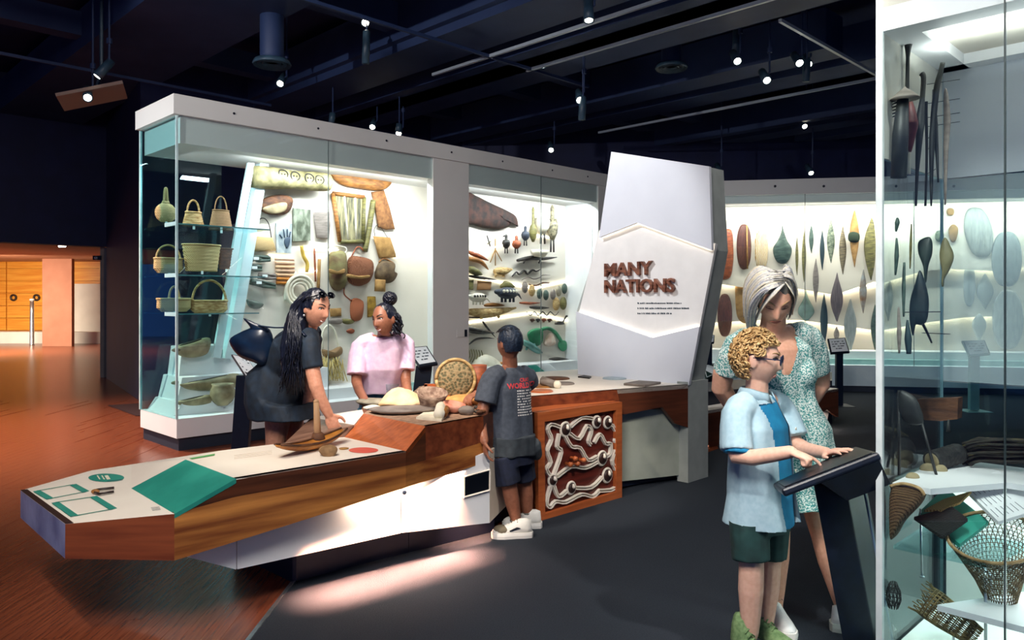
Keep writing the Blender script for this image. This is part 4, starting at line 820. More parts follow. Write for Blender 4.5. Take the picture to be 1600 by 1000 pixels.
# kick and hidden core
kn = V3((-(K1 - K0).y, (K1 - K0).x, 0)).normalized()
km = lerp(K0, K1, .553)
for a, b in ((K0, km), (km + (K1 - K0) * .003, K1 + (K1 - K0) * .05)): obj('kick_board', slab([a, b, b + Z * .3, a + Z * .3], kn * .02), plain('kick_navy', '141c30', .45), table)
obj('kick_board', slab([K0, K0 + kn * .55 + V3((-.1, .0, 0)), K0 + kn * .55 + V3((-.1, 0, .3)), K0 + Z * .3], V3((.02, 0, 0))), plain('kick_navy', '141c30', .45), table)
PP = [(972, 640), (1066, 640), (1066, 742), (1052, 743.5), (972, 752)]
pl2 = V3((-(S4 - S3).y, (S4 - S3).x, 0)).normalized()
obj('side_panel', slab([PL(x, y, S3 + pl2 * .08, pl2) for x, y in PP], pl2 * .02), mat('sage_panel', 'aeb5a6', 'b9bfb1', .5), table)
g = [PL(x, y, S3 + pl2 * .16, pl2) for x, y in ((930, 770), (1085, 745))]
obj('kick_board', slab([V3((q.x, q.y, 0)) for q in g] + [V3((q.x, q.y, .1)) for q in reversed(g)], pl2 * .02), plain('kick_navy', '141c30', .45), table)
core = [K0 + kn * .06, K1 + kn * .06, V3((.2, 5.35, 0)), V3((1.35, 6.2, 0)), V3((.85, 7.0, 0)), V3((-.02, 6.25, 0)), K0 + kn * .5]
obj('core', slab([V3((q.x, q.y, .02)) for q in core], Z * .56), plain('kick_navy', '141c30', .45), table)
# prints on the nose and low top
def pr_line(name, pts, wd, fnp, m, closed=False):
    q = [fnp(x, y, .003) for x, y in pts]
    if closed: q.append(q[0])
    for a, b in zip(q, q[1:]):
        e = (b - a).normalized(); s = e.cross(Z) * wd / 2; obj(name, slab([a + s, b + s, b - s, a - s], Z * .001), m, table)
for fr in ([(57, 767), (114, 757), (134, 768), (78, 779)], [(86, 785), (146, 776), (177, 795), (116, 806)]):
    q = fr; pr_line('teal_frame', [q[0], q[3]], .03, NP, TEAL); pr_line('teal_frame', [q[1], q[2]], .03, NP, TEAL); pr_line('teal_frame', [q[0], q[1]], .008, NP, TEAL); pr_line('teal_frame', [q[3], q[2]], .008, NP, TEAL)
c = [NP(166 + 28 * math.cos(a), 746.5 + 6.3 * math.sin(a), .002) for a in [2 * PI * i / 28 for i in range(28)]]
o = obj('teal_oval', slab(c, Z * .001), TEAL, table)
for k in range(3): pr_line('oval_print', [(152 + k * 7, 743), (156 + k * 7, 749)], .006 + .01 * (k == 2), lambda x, y, of: NP(x, y, .004), BONE)
for k in range(3): pr_line('fine_print', [(236 + k, 793.5 + k * 2), (249 + k, 792 + k * 2)], .003, NP, INK)
for k in range(2): pr_line('fine_print', [(168, 751.5 + k), (192, 749 + k)], .002, NP, INK)
for pts in ([(236, 727), (282, 723), (252, 737)], [(296, 716), (336, 709), (335, 711.5), (300, 717.5)]):
    obj('green_patch', slab([(NP if pts[0][0] < 290 else TL)(x, y, .012 if pts[0][0] < 290 else .002) for x, y in pts], Z * .001), mat('leaf_green_print', '4f9a52', '5faa60', .5), table)
for k in range(3): pr_line('fine_print', [(366, 712 + k * 2.5 - .0), (425, 704 + k * 2.5)], .002, TL, mat('faint_ink', 'b9a795', 'cdbdac', .6))
c = [TL(568 + 23 * math.cos(a), 703.5 + 4.3 * math.sin(a), .002) for a in [2 * PI * i / 28 for i in range(28)]]
obj('red_oval', slab(c, Z * .001), mat('red_print', 'd8503c', 'e0604a', .5), table)
# things on the table
c = NP(158, 767, .006); t = thing('tongs', 'small dark metal tongs lying on the table nose', 'tongs', c)
for y0, y1 in ((764, 762), (771, 768)): obj('tong_arm', tube([NP(148, (y0 + 768) / 2, .01), NP(155, y0 + .5, .012), NP(178, y1, .01)], .006, 6), plain('dark_ring', '2a1c18', .4), t, True)
obj('tong_hinge', ellip(NP(149, 768, .012), V3((.02, 0, 0)), V3((0, .012, 0)), V3((0, 0, .012))), OCHRE, t, True)
HONEYW = mat('honey_carved', '8a5220', 'c07f35', .4, scale=10, bump=.2)
a, b = TL(434, 718, .0), TL(538, 690, .0); ax = (b - a); n = 15; R = []
for k in range(n):
    q = k / (n - 1); p = a + ax * q + Z * (.045 + .03 * (2 * q - 1) ** 2); ww = .055 * math.sin(PI * (.06 + .88 * q)) ** .6; s = ax.normalized().cross(Z)
    R.append([p + s * ww * math.cos(th) + Z * (ww * .75 * math.sin(th) if math.sin(th) < 0 else -ww * .25 * math.sin(th)) for th in [2 * PI * i / 14 for i in range(14)]])
t = thing('wooden_dish', 'long honey coloured hollow wooden dish on the low table top', 'dish', lerp(a, b, .5))
obj('dish_shell', loft(R), HONEYW, t, True)
obj('dish_rim', tube([r[0] for r in R], .006, 6), BARK, t, True); obj('dish_rim', tube([r[7] for r in R], .006, 6), BARK, t, True)
c = TL(497, 703, .0); a = TL(497, 697, 0); top = P(494, 628, a.y)
t = thing('grinding_stick', 'upright pale wooden stick standing in the honey dish', 'stick', a)
obj('stick_shaft', tube([a, lerp(a, top, .5), top], [.021, .019, .015], 12), mat('pale_stick', 'a9825c', 'c39b72', .6, scale=12, stretch=(1, 1, .3)), t, True); obj('stick_tip', ball(top, .0155, 12, 8), MATS['pale_stick'], t, True)
obj('collar', lathe(a + Z * .01, [(.035, 0), (.04, .03), (.03, .06), (.02, .065)], 12), BARK, t, True)
def rock(px, py, rx, rz, fnp, m, lab, name='stone', seed=1, sy=.8, cat='stone', off=0, group=None):
    rnd = random.Random(seed); c = fnp(px, py, 0) + Z * rz * .75 + V3((0, off, 0)); g = ellip(c, V3((rx, 0, 0)), V3((0, rx * sy, 0)), V3((0, 0, rz)), 18, 12)
    f = [rnd.uniform(2, 5) for _ in range(6)]
    vs = [c + (v - c) * (1 + .12 * math.sin((v - c).x / rx * f[0] + f[1]) * math.cos((v - c).y / rx * f[2] + f[3]) + .06 * math.sin((v - c).z / rz * f[4])) for v in g[0]]
    return obj(name, (vs, g[1]), m, None, True, lab, cat, group)
rock(512, 712, .05, .032, TL, mat('brown_rock', '7a5c3c', '9b7a54', .8, scale=22, bump=.6), 'rough brown stone leaning against the honey dish', seed=3)
rock(537, 702, .025, .006, TL, HIDE, 'thin tan flake between dish and red oval', 'flake', 4)
# on the sand
rock(590, 634, .14, .03, TH, STONE, 'flat grey rock at the left end of the sand', seed=5, sy=.7); rock(582, 640, .06, .016, TH, BONE, 'small pale rock beside the girl\'s hand', seed=6); rock(628, 645, .20, .025, TH, GREYB, 'flat brown rock under the yellow dome', seed=7, sy=.6)
c = TH(627, 637) + Z * .02
g = lathe(c, [(.001, .105), (.035, .103), (.07, .09), (.095, .062), (.115, .03), (.13, .012), (.125, .0), (.001, .0)], 26, Z, 1)
obj('yellow_dome', ([v + V3((.015 * math.sin(v.x * 40), 0, .008 * math.sin(v.y * 50 + v.x * 30))) for v in g[0]], g[1]), mat('sandstone', 'dcb98a', 'ecd0a4', .8, scale=14, bump=.2), smooth=True, label='smooth yellow sandstone dome in front of the girl', cat='stone')
c = TH(613, 628); t = thing('plastic_cup', 'clear plastic cup of white beads in front of the girl\'s jeans', 'cup', c)
obj('cup_wall', lathe(c, [(.035, 0), (.045, .12), (.043, .12), (.033, .004)], 18), GLASS, t, True)
for k in range(14): obj('bead', ball(c + V3((random.uniform(-.022, .022), random.uniform(-.02, .02), .012 + .045 * random.random())), .010, 7, 5), BONE, t, True)
tr = TH(672, 622); t = thing('timber_tray', 'open orange timber tray behind the clay pot', 'tray', tr)
for q in ([(650, 628), (664, 600), (668, 601), (655, 629)], [(663, 600), (690, 600), (690, 616), (664, 617)]): obj('tray_side', slab([P(x, y, tr.y + .15) for x, y in q], V3((0, .02, 0))), W_ORANGE, t)
obj('tray_floor', slab([tr + V3(e) for e in ((-.06, -.05, .01), (.14, -.05, .01), (.14, .15, .01), (-.06, .15, .01))], Z * .01), W_ORANGE, t)
c = TH(673, 642); obj('clay_pot', lathe(c, [(.001, 0), (.05, .004), (.065, .03), (.09, .1), (.098, .125), (.088, .125), (.075, .09), (.001, .04)], 24, V3((.12, -.25, 1))), mat('speckled_clay', '6d5244', 'a88f7c', .85, scale=34, bump=.5), smooth=True, label='speckled open clay pot tilted on the sand', cat='pot')
c = TH(712, 621) + Z * .13; t = thing('coiled_basket', 'large coiled basket standing on edge with round grey base', 'basket', TH(712, 621))
ax = V3((.25, -1, .1)).normalized()
obj('basket_side', lathe(c, [(.13, 0)] + [(.135 + .012 * math.sin(k * 2.1) - .03 * k / 9, -.03 * k) for k in range(10)] + [(.09, -.28), (.11, -.2), (.001, -.02)], 30, ax), STRAWD, t, True)
obj('basket_base', lathe(c, [(.001, .03), (.06, .028), (.11, .012), (.132, -.002), (.12, -.02), (.001, -.02)], 30, ax), mat('mossy_weave', '5e5a3e', '9c8660', .85, scale=50, kind='vor', bump=.6), t, True)
xx = ax.cross(Z).normalized(); yy = xx.cross(ax)
obj('rim_coil', tube([c + (xx * math.cos(a_) + yy * math.sin(a_)) * .138 for a_ in [2 * PI * i / 30 for i in range(31)]], .012, 7), FUR, t, True)
c = TH(741, 622) + Z * .04; obj('bark_bucket', lathe(c - Z * .04 + V3((.02, .14, 0)), [(.001, 0), (.05, .005), (.055, .1), (.065, .22), (.058, .22), (.04, .05), (.001, .03)], 18), RUST, smooth=True, label='small brown bark bucket behind the coiled basket', cat='bucket')
obj('orange_skin', lathe(TH(725, 630), [(.001, .06), (.06, .055), (.12, .04), (.17, .015), (.16, 0), (.001, 0)], 24, Z, .55, V3((0, 1, 0))), mat('orange_hide', 'c17a3c', 'd99656', .8, scale=16, bump=.4), smooth=True, label='folded orange hide under the coiled basket', cat='hide')
c = TH(708, 645); obj('pink_bowl', lathe(c, [(.001, 0), (.03, .004), (.06, .03), (.072, .06), (.064, .06), (.045, .03), (.001, .02)], 20, V3((.2, -.1, 1))), mat('pink_clay', 'b9694f', 'e0a592', .7, scale=8, bump=.3), smooth=True, label='broken pink clay bowl in front of the coiled basket', cat='bowl')
a, b = TH(650, 655), TH(695, 650); t = thing('paperbark_roll', 'rolled sheet of cream paperbark at the front of the sand', 'bark roll', lerp(a, b, .5))
obj('bark_sheet', slab([a, TH(690, 659), TH(700, 648), TH(668, 643)], Z * .012), BONE, t)
obj('bark_tube', tube([TH(686, 657) + Z * .035, TH(690, 642) + Z * .04], .032, 14), BONE, t, True); obj('bark_core', tube([TH(692, 655) + Z * .03, TH(698, 646) + Z * .03], .024, 10), OCHRE, t, True)
rock(729, 648, .05, .03, TH, GREYB, 'domed grey shell on the sand near the boy\'s arm', 'shell', 9, cat='shell'); 
t = thing('seed_pile', 'small pile of dark seed pods beside the boy\'s arm', 'seed pods', TH(752, 645))
for k in range(12): obj('pod', ellip(TH(745 + random.random() * 12, 641 + random.random() * 8) + Z * .02, V3((.022, .01, 0)), V3((-.006, .012, 0)), V3((0, 0, .012)), 8, 6), BARK if k % 2 else BLACKW, t, True)
# discs and bits on the right top
for px, py, rx, m_, lab in ((846, 604, .11, OCHRE, 'ochre flat disc on the right table top, front left'), (878, 600, .10, GREYB, 'brown flat disc on the right table top, middle'), (868, 592, .12, BARK, 'dark flat disc near the sign foot'), (845, 612, .09, W_ORANGE, 'small orange disc at the front edge of the right top'), (960, 592, .10, mat('pale_blue_disc', '9fb0b8', 'aab9c0', .5), 'pale blue disc in front of the sign')):
    obj('touch_disc', lathe(TR(px, py), [(.001, .012), (rx * .92, .012), (rx, .006), (rx, 0), (.001, 0)], 24), m_, smooth=False, label=lab, cat='disc', group='touch discs on the table')
a = TR(860, 606); t = thing('hand_spool', 'small grey spool with white ball on the right table top', 'spool', a)
obj('spool_body', tube([a + V3((-.06, .05, .05)), a + V3((.03, -.02, .03))], [.035, .028], 12), GREYB, t, True); obj('spool_ball', ball(a + V3((.05, -.04, .03)), .03), BONE, t, True)
o = obj('info_slab', slab([TR(974, 602), TR(1008, 605), TR(1033, 600), TR(998, 597.5)], Z * .018), GREYB, label='flat grey slab lying in front of the sign', cat='slab'); bevel(o)
obj('black_paddle', slab([TR(903, 590), TR(921, 592), TR(924, 590), TR(912, 588)], Z * .012), BLACKW, label='small black paddle at the left foot of the sign', cat='paddle')
# ------------------------------------------------------------------ marble-maze panel
mz = [P(840, 645, 4.985), P(972, 628, 5.6), P(972, 777, 5.6), P(842, 816, 4.975)]
mx = (mz[1] - mz[0]); mx.z = 0; mx.normalize(); mn = V3((mx.y, -mx.x, 0))          # mn to the viewer
maze = thing('maze_panel', 'wooden framed panel of white winding channels and round knobs', 'maze game', G(905, 796), None)
def MP(px, py, off=0): return PL(px, py, mz[3] + mn * off, mn)
mq = [MP(840, 645), MP(972, 628), MP(972, 777), MP(842, 816)]
inn = [MP(851, 659), MP(963, 640.5), MP(963, 768), MP(852, 803)]
W_MZ = wood('maze_veneer', 'a5522b', 'c46c3c', 42, 4); W_MZD = wood('maze_ground', '4a1c16', '742c20', 42, 3)
for i in range(4): obj('frame_bar', slab([mq[i], mq[(i + 1) % 4], inn[(i + 1) % 4], inn[i]], -mn * .05), W_MZ, maze)
obj('box_side', slab([mq[0] - mn * .05, mq[3] - mn * .05, mq[3] - mn * .2, mq[0] - mn * .2], mx * .02), W_MZ, maze); obj('box_top', slab([mq[0] - mn * .05, mq[1] - mn * .05, mq[1] - mn * .2, mq[0] - mn * .2], -Z * .02), W_MZ, maze)
obj('ground_board', slab([q - mn * .03 for q in mq], -mn * .02), W_MZD, maze)
def mc(cx, cy, off=-.018):
    cx = 368 + (cx - 360) * .93; cy = 592 + (cy - 600) * .93; return MP(820 + cx * .24, 580 + cy * .24, off)
CHAN = mat('channel_cream', 'efe6d6', 'f6eee0', .5); GROOVE = plain('channel_grey', 'a3907c', .5)
for pl_ in ([(210, 355), (150, 335), (125, 370), (150, 440), (120, 520), (145, 600), (115, 650), (145, 700)], [(285, 350), (360, 290), (440, 295)], [(575, 340), (605, 400), (595, 450), (605, 490), (575, 590), (600, 660), (595, 780), (500, 800), (485, 800), (440, 840), (360, 825), (250, 880), (180, 875), (140, 915), (115, 880), (145, 765)],
            [(280, 400), (345, 435), (400, 345), (430, 380), (410, 450), (425, 480)], [(450, 465), (490, 405), (530, 470), (565, 470), (560, 540), (530, 560)], [(245, 415), (290, 490), (350, 500), (405, 585), (470, 560)], [(205, 400), (190, 490), (220, 530), (165, 690)], [(190, 700), (290, 630), (385, 640), (470, 600)], [(165, 760), (200, 840), (258, 800)], [(320, 780), (430, 775), (505, 705)]):
    q = spl([mc(x, y) for x, y in pl_], 3)
    sd = []
    for i in range(len(q)):
        e = (q[min(i + 1, len(q) - 1)] - q[max(i - 1, 0)]).normalized(); sd.append(e.cross(mn).normalized())
    rail = lambda o_, h_, w_: loft([[p + s_ * (o_ - w_) - mn * .012, p + s_ * (o_ + w_) - mn * .012, p + s_ * (o_ + w_) + mn * h_, p + s_ * (o_ - w_) + mn * h_] for p, s_ in zip(q, sd)])
    ch = obj('channel', join(rail(-.0085, .010, .0034), rail(.0085, .010, .0034)), CHAN, maze)
    obj('groove', rail(0, -.003, .0052), GROOVE, ch)
for x, y, r in ((247, 370, 40), (467, 318, 33), (543, 322, 33), (505, 572, 40), (540, 692, 40), (288, 780, 35), (157, 725, 33)):
    c = mc(x, y); rr = r * .24 / F * c.y * 1.1
    rg = obj('knob_ring', tube([c + mx * math.cos(a_) * rr + Z * math.sin(a_) * rr for a_ in [2 * PI * i / 24 for i in range(25)]], .009, 7), CHAN, maze, True)
    kb = obj('knob', lathe(c, [(.001, .02), (rr * .7, .018), (rr * .85, .01), (rr * .85, -.01), (.001, -.01)], 22, mn), plain('knob_dark', '33201c', .4), maze, True)
    obj('finger_hole', tube([c + Z * rr * .75 + mn * .02, c + Z * rr * .25 + mn * .024, c + mn * .022 + mx * .008], [.006, .012, .009], 8), CHAN, kb, True)
for x, y in ((285, 570), (345, 580), (250, 610), (300, 605)): obj('peg', lathe(mc(x, y), [(.012, 0), (.012, .03), (.018, .035), (.016, .055), (.001, .06)], 10, mn), W_MZ, maze, True)
# ------------------------------------------------------------------ tall sign
SO = S4
sign = thing('sign_tower', 'tall faceted white sign tower lettered in brown on the table end', 'sign', V3((SO.x, SO.y, 0)))
def SP(px, py, off=0): return PL(px, py, SO + U * off, U)
SIGNW = mat('sign_white', 'd9dbe2', 'e0e2e8', .4, scale=2)
obj('top_plate', slab([SP(*p) for p in ((955, 237), (1108, 260), (1112, 391), (995, 348), (936, 371))], U * .03), SIGNW, sign)
mp_ = obj('middle_plate', slab([SP(x, y, .045) for x, y in ((936, 360), (995, 338), (1118, 381), (1093, 512), (1018, 540), (902, 498))], U * .03), mat('sign_middle', 'e9e6e2', 'efece8', .45), sign)
obj('lower_plate', slab([SP(*p) for p in ((900, 487), (1018, 528), (1093, 510), (1076, 602), (903, 585))], U * .03), SIGNW, sign)
body = ((955, 238), (1108, 261), (1115, 391), (1094, 510), (1076, 602), (903, 585), (901, 487), (937, 371))
obj('tower_body', slab([SP(x, y, .08) for x, y in body], U * .22), mat('sign_side', '9aa09c', 'a6aca8', .5), sign)
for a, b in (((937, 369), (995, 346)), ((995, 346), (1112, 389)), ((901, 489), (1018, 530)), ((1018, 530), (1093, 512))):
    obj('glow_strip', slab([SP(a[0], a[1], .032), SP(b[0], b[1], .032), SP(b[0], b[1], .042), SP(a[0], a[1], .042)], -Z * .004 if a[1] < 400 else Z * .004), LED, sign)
ft = [SP(1062, 598, .0), SP(1076, 600, .0), SP(1076, 742, .0), SP(1062, 743, .0)]
o_ = V3((SO.x, SO.y, 0)); obj('tower_foot', slab([o_ + W * .02, o_ + W * .10, o_ + W * .10 + Z * .8, o_ + W * .02 + Z * .8], U * .28), MATS['sign_side'], sign)
obj('tower_foot', slab([o_ + W * .0 , o_ + W * .02, o_ + W * .02 + Z * .8, o_ + W * .0 + Z * .8], U * .30), MATS['sign_side'], sign)
LETW = mat('letter_wood', '5c3222', '93604a', .4, scale=16, stretch=(.4, .4, 3))
def letters(word, x0, y0, x1, y1, hpx, parent, m, depth):
    a, b = SP(x0, y0, .045 - .001), SP(x1, y1, .045 - .001); g = text_geo(word, (0, 0, 0), (1, 0, 0), (0, 1, 0), 1, .0, bold=.02)
    xs = [v.x for v in g[0]]; ys = [v.y for v in g[0]]; sx = (b - a).length / (max(xs) - min(xs)); hh = hpx / F * a.y / (max(ys) - min(ys))
    g = text_geo(word, (0, 0, 0), (1, 0, 0), (0, 1, 0), 1, .1, bold=.02); e = (b - a).normalized(); up = Z
    V_ = [a + e * (v.x - min(xs)) * sx + up * (v.y - min(ys)) * hh - U * (v.z * depth / .1) for v in g[0]]
    par = list(range(len(V_)))
    def fnd(i):
        while par[i] != i: par[i] = par[par[i]]; i = par[i]
        return i
    for f in g[1]:
        for i in f[1:]: par[fnd(i)] = fnd(f[0])
    key = {}
    for i, v in enumerate(V_): key.setdefault((round(v.x, 4), round(v.y, 4), round(v.z, 4)), []).append(i)
    for l in key.values():
        for i in l[1:]: par[fnd(i)] = fnd(l[0])
    isl = {}
    for f in g[1]: isl.setdefault(fnd(f[0]), []).append(f)
    for fs in isl.values():
        ids = sorted({i for f in fs for i in f}); mp = {i: k for k, i in enumerate(ids)}
        obj('letter', ([V_[i] for i in ids], [tuple(mp[i] for i in f) for f in fs]), m, parent)
letters('MANY', 947, 432.5, 1021, 429, 20.5, mp_, LETW, .03)
letters('NATIONS', 947, 458, 1056, 456.5, 20.5, mp_, LETW, .03)
rnd = random.Random(5)
for y, x1 in ((475, 1064), (483, 1077), (491, 1050)):
    x = 996; g = []
    while x < x1:
        l = rnd.choice((1.2, 1.8, 2.6)); g.append(slab([SP(x, y - rnd.choice((2, 2.8)), .044), SP(x + l, y - 2, .044), SP(x + l, y, .044), SP(x, y, .044)], -U * .001)); x += l + rnd.choice((.5, .6, 1.6))
    obj('text_line', join(*g), INK, mp_, kind='stuff')
# ------------------------------------------------------------------ second table behind the visitors
b0, b1 = P(1085, 645, 7.4), P(1310, 607, 8.6); bd = (b1 - b0); bd.z = 0; bd.normalize(); bn = V3((-bd.y, bd.x, 0))
def BP(px, py, off=0): return PL(px, py, b0 + bn * off, bn)
tb = thing('rear_table', 'second low timber exhibit table behind the boy and blonde woman', 'table', V3((b0.x, b0.y, 0)))
obj('front_face', slab([BP(x, y) for x, y in ((1085, 645), (1200, 627), (1310, 607), (1310, 652), (1292, 640), (1200, 700), (1150, 716), (1128, 708), (1085, 682))], bn * .04), W_BROWN, tb)
obj('lit_panel', slab([BP(x, y, .1) for x, y in ((1085, 676), (1135, 705), (1200, 690), (1297, 636), (1290, 668), (1200, 715), (1085, 735))], bn * .03), WHITE, tb)
obj('table_top', slab([BP(1085, 645), BP(1310, 607), BP(1310, 607) + bn * .9, BP(1085, 645) + bn * .9], -Z * .03), CREAM, tb)
obj('core', slab([V3((p.x, p.y, .01)) for p in (BP(1085, 660, .2), BP(1300, 640, .2), BP(1300, 640, .85), BP(1085, 660, .85))], Z * .5), plain('kick_navy', '141c30', .45), tb)
strip('table_led_and_fill', BP(1090, 690, .06), BP(1290, 646, .06), .03, -Z, 9, (1, .75, .55))
# ================================================================== people
from mathutils import noise as mnoise
def limb(pts, rad, seg=14, flat=1.0, k=3, ends=True):
    """tapered round-ended volume along a bent path"""
    n = len(pts); q = spl(pts, k) if n > 2 else [V3(p) for p in pts]
    m = len(q); rr = []
    for i in range(m):
        t = i / (m - 1) * (n - 1); j = min(int(t), n - 2); u = t - j; rr.append(rad[j] * (1 - u) + rad[j + 1] * u)
    if ends:
        a = (q[0] - q[1]).normalized(); b = (q[-1] - q[-2]).normalized()
        q = [q[0] + a * rr[0] * .85, q[0] + a * rr[0] * .5] + q + [q[-1] + b * rr[-1] * .5, q[-1] + b * rr[-1] * .85]
        rr = [rr[0] * .45, rr[0] * .85] + rr + [rr[-1] * .85, rr[-1] * .45]
    return tube(q, rr, seg, True, flat)
def rings(rs, seg=26, p=.85):
    """torso from (centre, half-width vector, half-depth vector)"""
    R = []
    for c, a, b in rs:
        c, a, b = V3(c), V3(a), V3(b)
        R.append([c + a * (abs(math.cos(t)) ** p * (1 if math.cos(t) > 0 else -1)) + b * (abs(math.sin(t)) ** p * (1 if math.sin(t) > 0 else -1)) for t in [2 * PI * i / seg for i in range(seg)]])
    return loft(R)
def skinned(name, geos, m, parent, voxel=.005, sm=3, fold=0.0, fscale=9.0, cut=None, fdir=(1, 1, .35), label=None, kind=None):
    """one continuous surface grown round all the volumes"""
    g = join(*geos); me = bpy.data.meshes.new('tmp'); me.from_pydata(g[0], [], g[1])
    bm = bmesh.new(); bm.from_mesh(me); bmesh.ops.recalc_face_normals(bm, faces=bm.faces); bm.to_mesh(me); bm.free()
    o = bpy.data.objects.new('tmp', me); COL.objects.link(o)
    md = o.modifiers.new('r', 'REMESH'); md.mode = 'VOXEL'; md.voxel_size = voxel
    if sm: ms = o.modifiers.new('s', 'SMOOTH'); ms.iterations = sm; ms.factor = .5
    dg = bpy.context.evaluated_depsgraph_get(); nm = bpy.data.meshes.new_from_object(o.evaluated_get(dg)); nm.name = name
    bpy.data.objects.remove(o); bpy.data.meshes.remove(me)
    org = V3(parent['org'])
    if fold:
        nrm = [v.normal.copy() for v in nm.vertices]
        for v, n in zip(nm.vertices, nrm):
            p = V3((v.co.x * fdir[0], v.co.y * fdir[1], v.co.z * fdir[2])) * fscale
            v.co += n * fold * (mnoise.noise(p) + .5 * mnoise.noise(p * 2.3))
    if cut:
        bm = bmesh.new(); bm.from_mesh(nm); bmesh.ops.delete(bm, geom=[v for v in bm.verts if cut(v.co)], context='VERTS'); bm.to_mesh(nm); bm.free()
    nm.transform(Matrix.Translation(-org)); nm.materials.clear(); nm.materials.append(m)
    for p in nm.polygons: p.use_smooth = True
    r = bpy.data.objects.new(name, nm); COL.objects.link(r); r.parent = parent; r['org'] = tuple(org); tag(r, label, None, None, kind)
    return r
class Head:
    def __init__(s, c, f, up=(0, 0, 1), sc=1.0):
        s.c = V3(c); s.f = V3(f).normalized(); s.r = s.f.cross(V3(up)).normalized(); s.u = s.r.cross(s.f); s.s = sc
    def w(s, x, y, z): return s.c + (s.r * x + s.f * y + s.u * z) * s.s
    @staticmethod
    def dy(x, z):
        e = math.exp; ax = abs(x)
        t = max(0, min(1, (.03 - z) / .06)); nz = t if z > -.03 else max(0, 1 - (-.03 - z) / .012)
        d = .026 * nz * e(-(x / (.008 + .006 * t)) ** 2)
        d -= .010 * e(-((ax - .031) / .015) ** 2 - ((z - .012) / .011) ** 2)
        d += .004 * e(-((ax - .03) / .025) ** 2 - ((z - .032) / .008) ** 2)
        d += .006 * e(-(x / .022) ** 2 - ((z + .058) / .006) ** 2) + .006 * e(-(x / .018) ** 2 - ((z + .070) / .006) ** 2) - .005 * e(-(x / .022) ** 2 - ((z + .064) / .003) ** 2)
        d += .008 * e(-(x / .022) ** 2 - ((z + .098) / .014) ** 2) + .003 * e(-((ax - .04) / .018) ** 2 - ((z + .03) / .02) ** 2)
        return d
    def facey(s, x, z):
        k = max(0, -z / .112); rx = .073 * (1 - .30 * k ** 1.5)
        q = 1 - (x / rx) ** 2 - (z / .114) ** 2
        return .092 * math.sqrt(max(.02, q)) * (1 - .04 * k) + s.dy(x, z)
    def geo(s):
        nj, ni = 56, 64; R = []
        for j in range(nj + 1):
            a = -PI / 2 + PI * j / nj; row = []
            for i in range(ni):
                b = 2 * PI * i / ni; ca = max(math.cos(a), .02); x, y, z = .073 * ca * math.cos(b), .092 * ca * math.sin(b), .114 * math.sin(a)
                k = max(0, -z / .112); x *= 1 - .30 * k ** 1.5; y *= (1 - .38 * k) if y < 0 else (1 - .04 * k)
                if y > .02: y += s.dy(x, z) * min(1, (y - .02) / .02)
                row.append(s.w(x, y, z))
            R.append(row)
        g = [loft(R)]
        for e in (-1, 1): g.append(ellip(s.w(.073 * e, -.008, -.004), s.r * .010 * s.s, s.f * .019 * s.s, s.u * .031 * s.s, 12, 8))
        return g
    def parts(s, t, iris='4a3020', brow=None, lip='b06a60', closed=False, smile=False, lipw=.024, lash='2a1a14'):
        wm = plain('eye_white', 'e8e4de', .25); im = plain('iris_' + iris, iris, .2); lm = plain('lip_' + lip, lip, .45)
        for e in (-1, 1):
            x, z = .031 * e, .012; y = s.facey(x, z)
            ey = obj('eye', ball(s.w(x, y - .0085, z), .0118 * s.s, 14, 10), wm, t, True)
            if closed: obj('closed_lid', ellip(s.w(x, y - .0065, z + .001), s.r * .0155 * s.s, s.f * .0115 * s.s, s.u * .0105 * s.s, 14, 8), plain('lid_skin', 'd29c82', .5), ey, True)
            else: obj('iris', ball(s.w(x, y - .0005, z - (.002 if not smile else 0)), .0052 * s.s, 10, 8), im, ey, True)
            lid = [s.w(x + .015 * q * e, s.facey(x + .015 * q * e, z + .007) + .0015 - .002 * q * q, z + (-.006 + .003 * q * q if closed else .008 - .005 * q * q)) for q in (-1, -.5, 0, .5, 1)]
            obj('eyelid', tube(lid, .0028 * s.s, 6), plain('lash_' + lash, lash, .6), t, True)
            if brow: 
                b = [s.w((.014 + .034 * q) * e, s.facey((.014 + .034 * q) * e, .033 + .008 * math.sin(q * 2.4)) + .001, .031 + .009 * math.sin(q * 2.4)) for q in (0, .25, .5, .75, 1)]
                obj('eyebrow', tube(b, [.003 * s.s, .004 * s.s, .0038 * s.s, .003 * s.s, .001], 6), brow, t, True)
        mo = -.064; cu = .006 if smile else -.002
        for dz, r in ((.004, .0036), (-.005, .0044)):
            q = [s.w(lipw * k, s.facey(lipw * k, mo + dz) + .0005, mo + dz * (1 - k * k) + cu * k * k) for k in (-1, -.6, -.2, .2, .6, 1)]
            obj('lip', tube(q, [.001, r * s.s, r * s.s, r * s.s, r * s.s, .001], 6), lm, t, True)
        if smile:
            q = [s.w(lipw * .75 * k, s.facey(lipw * .7 * k, mo) + .006, mo + .004 * k * k) for k in (-1, -.5, 0, .5, 1)]
            obj('teeth', tube(q, .0055 * s.s * .8, 6), plain('tooth', 'f4efe8', .25), t, True)
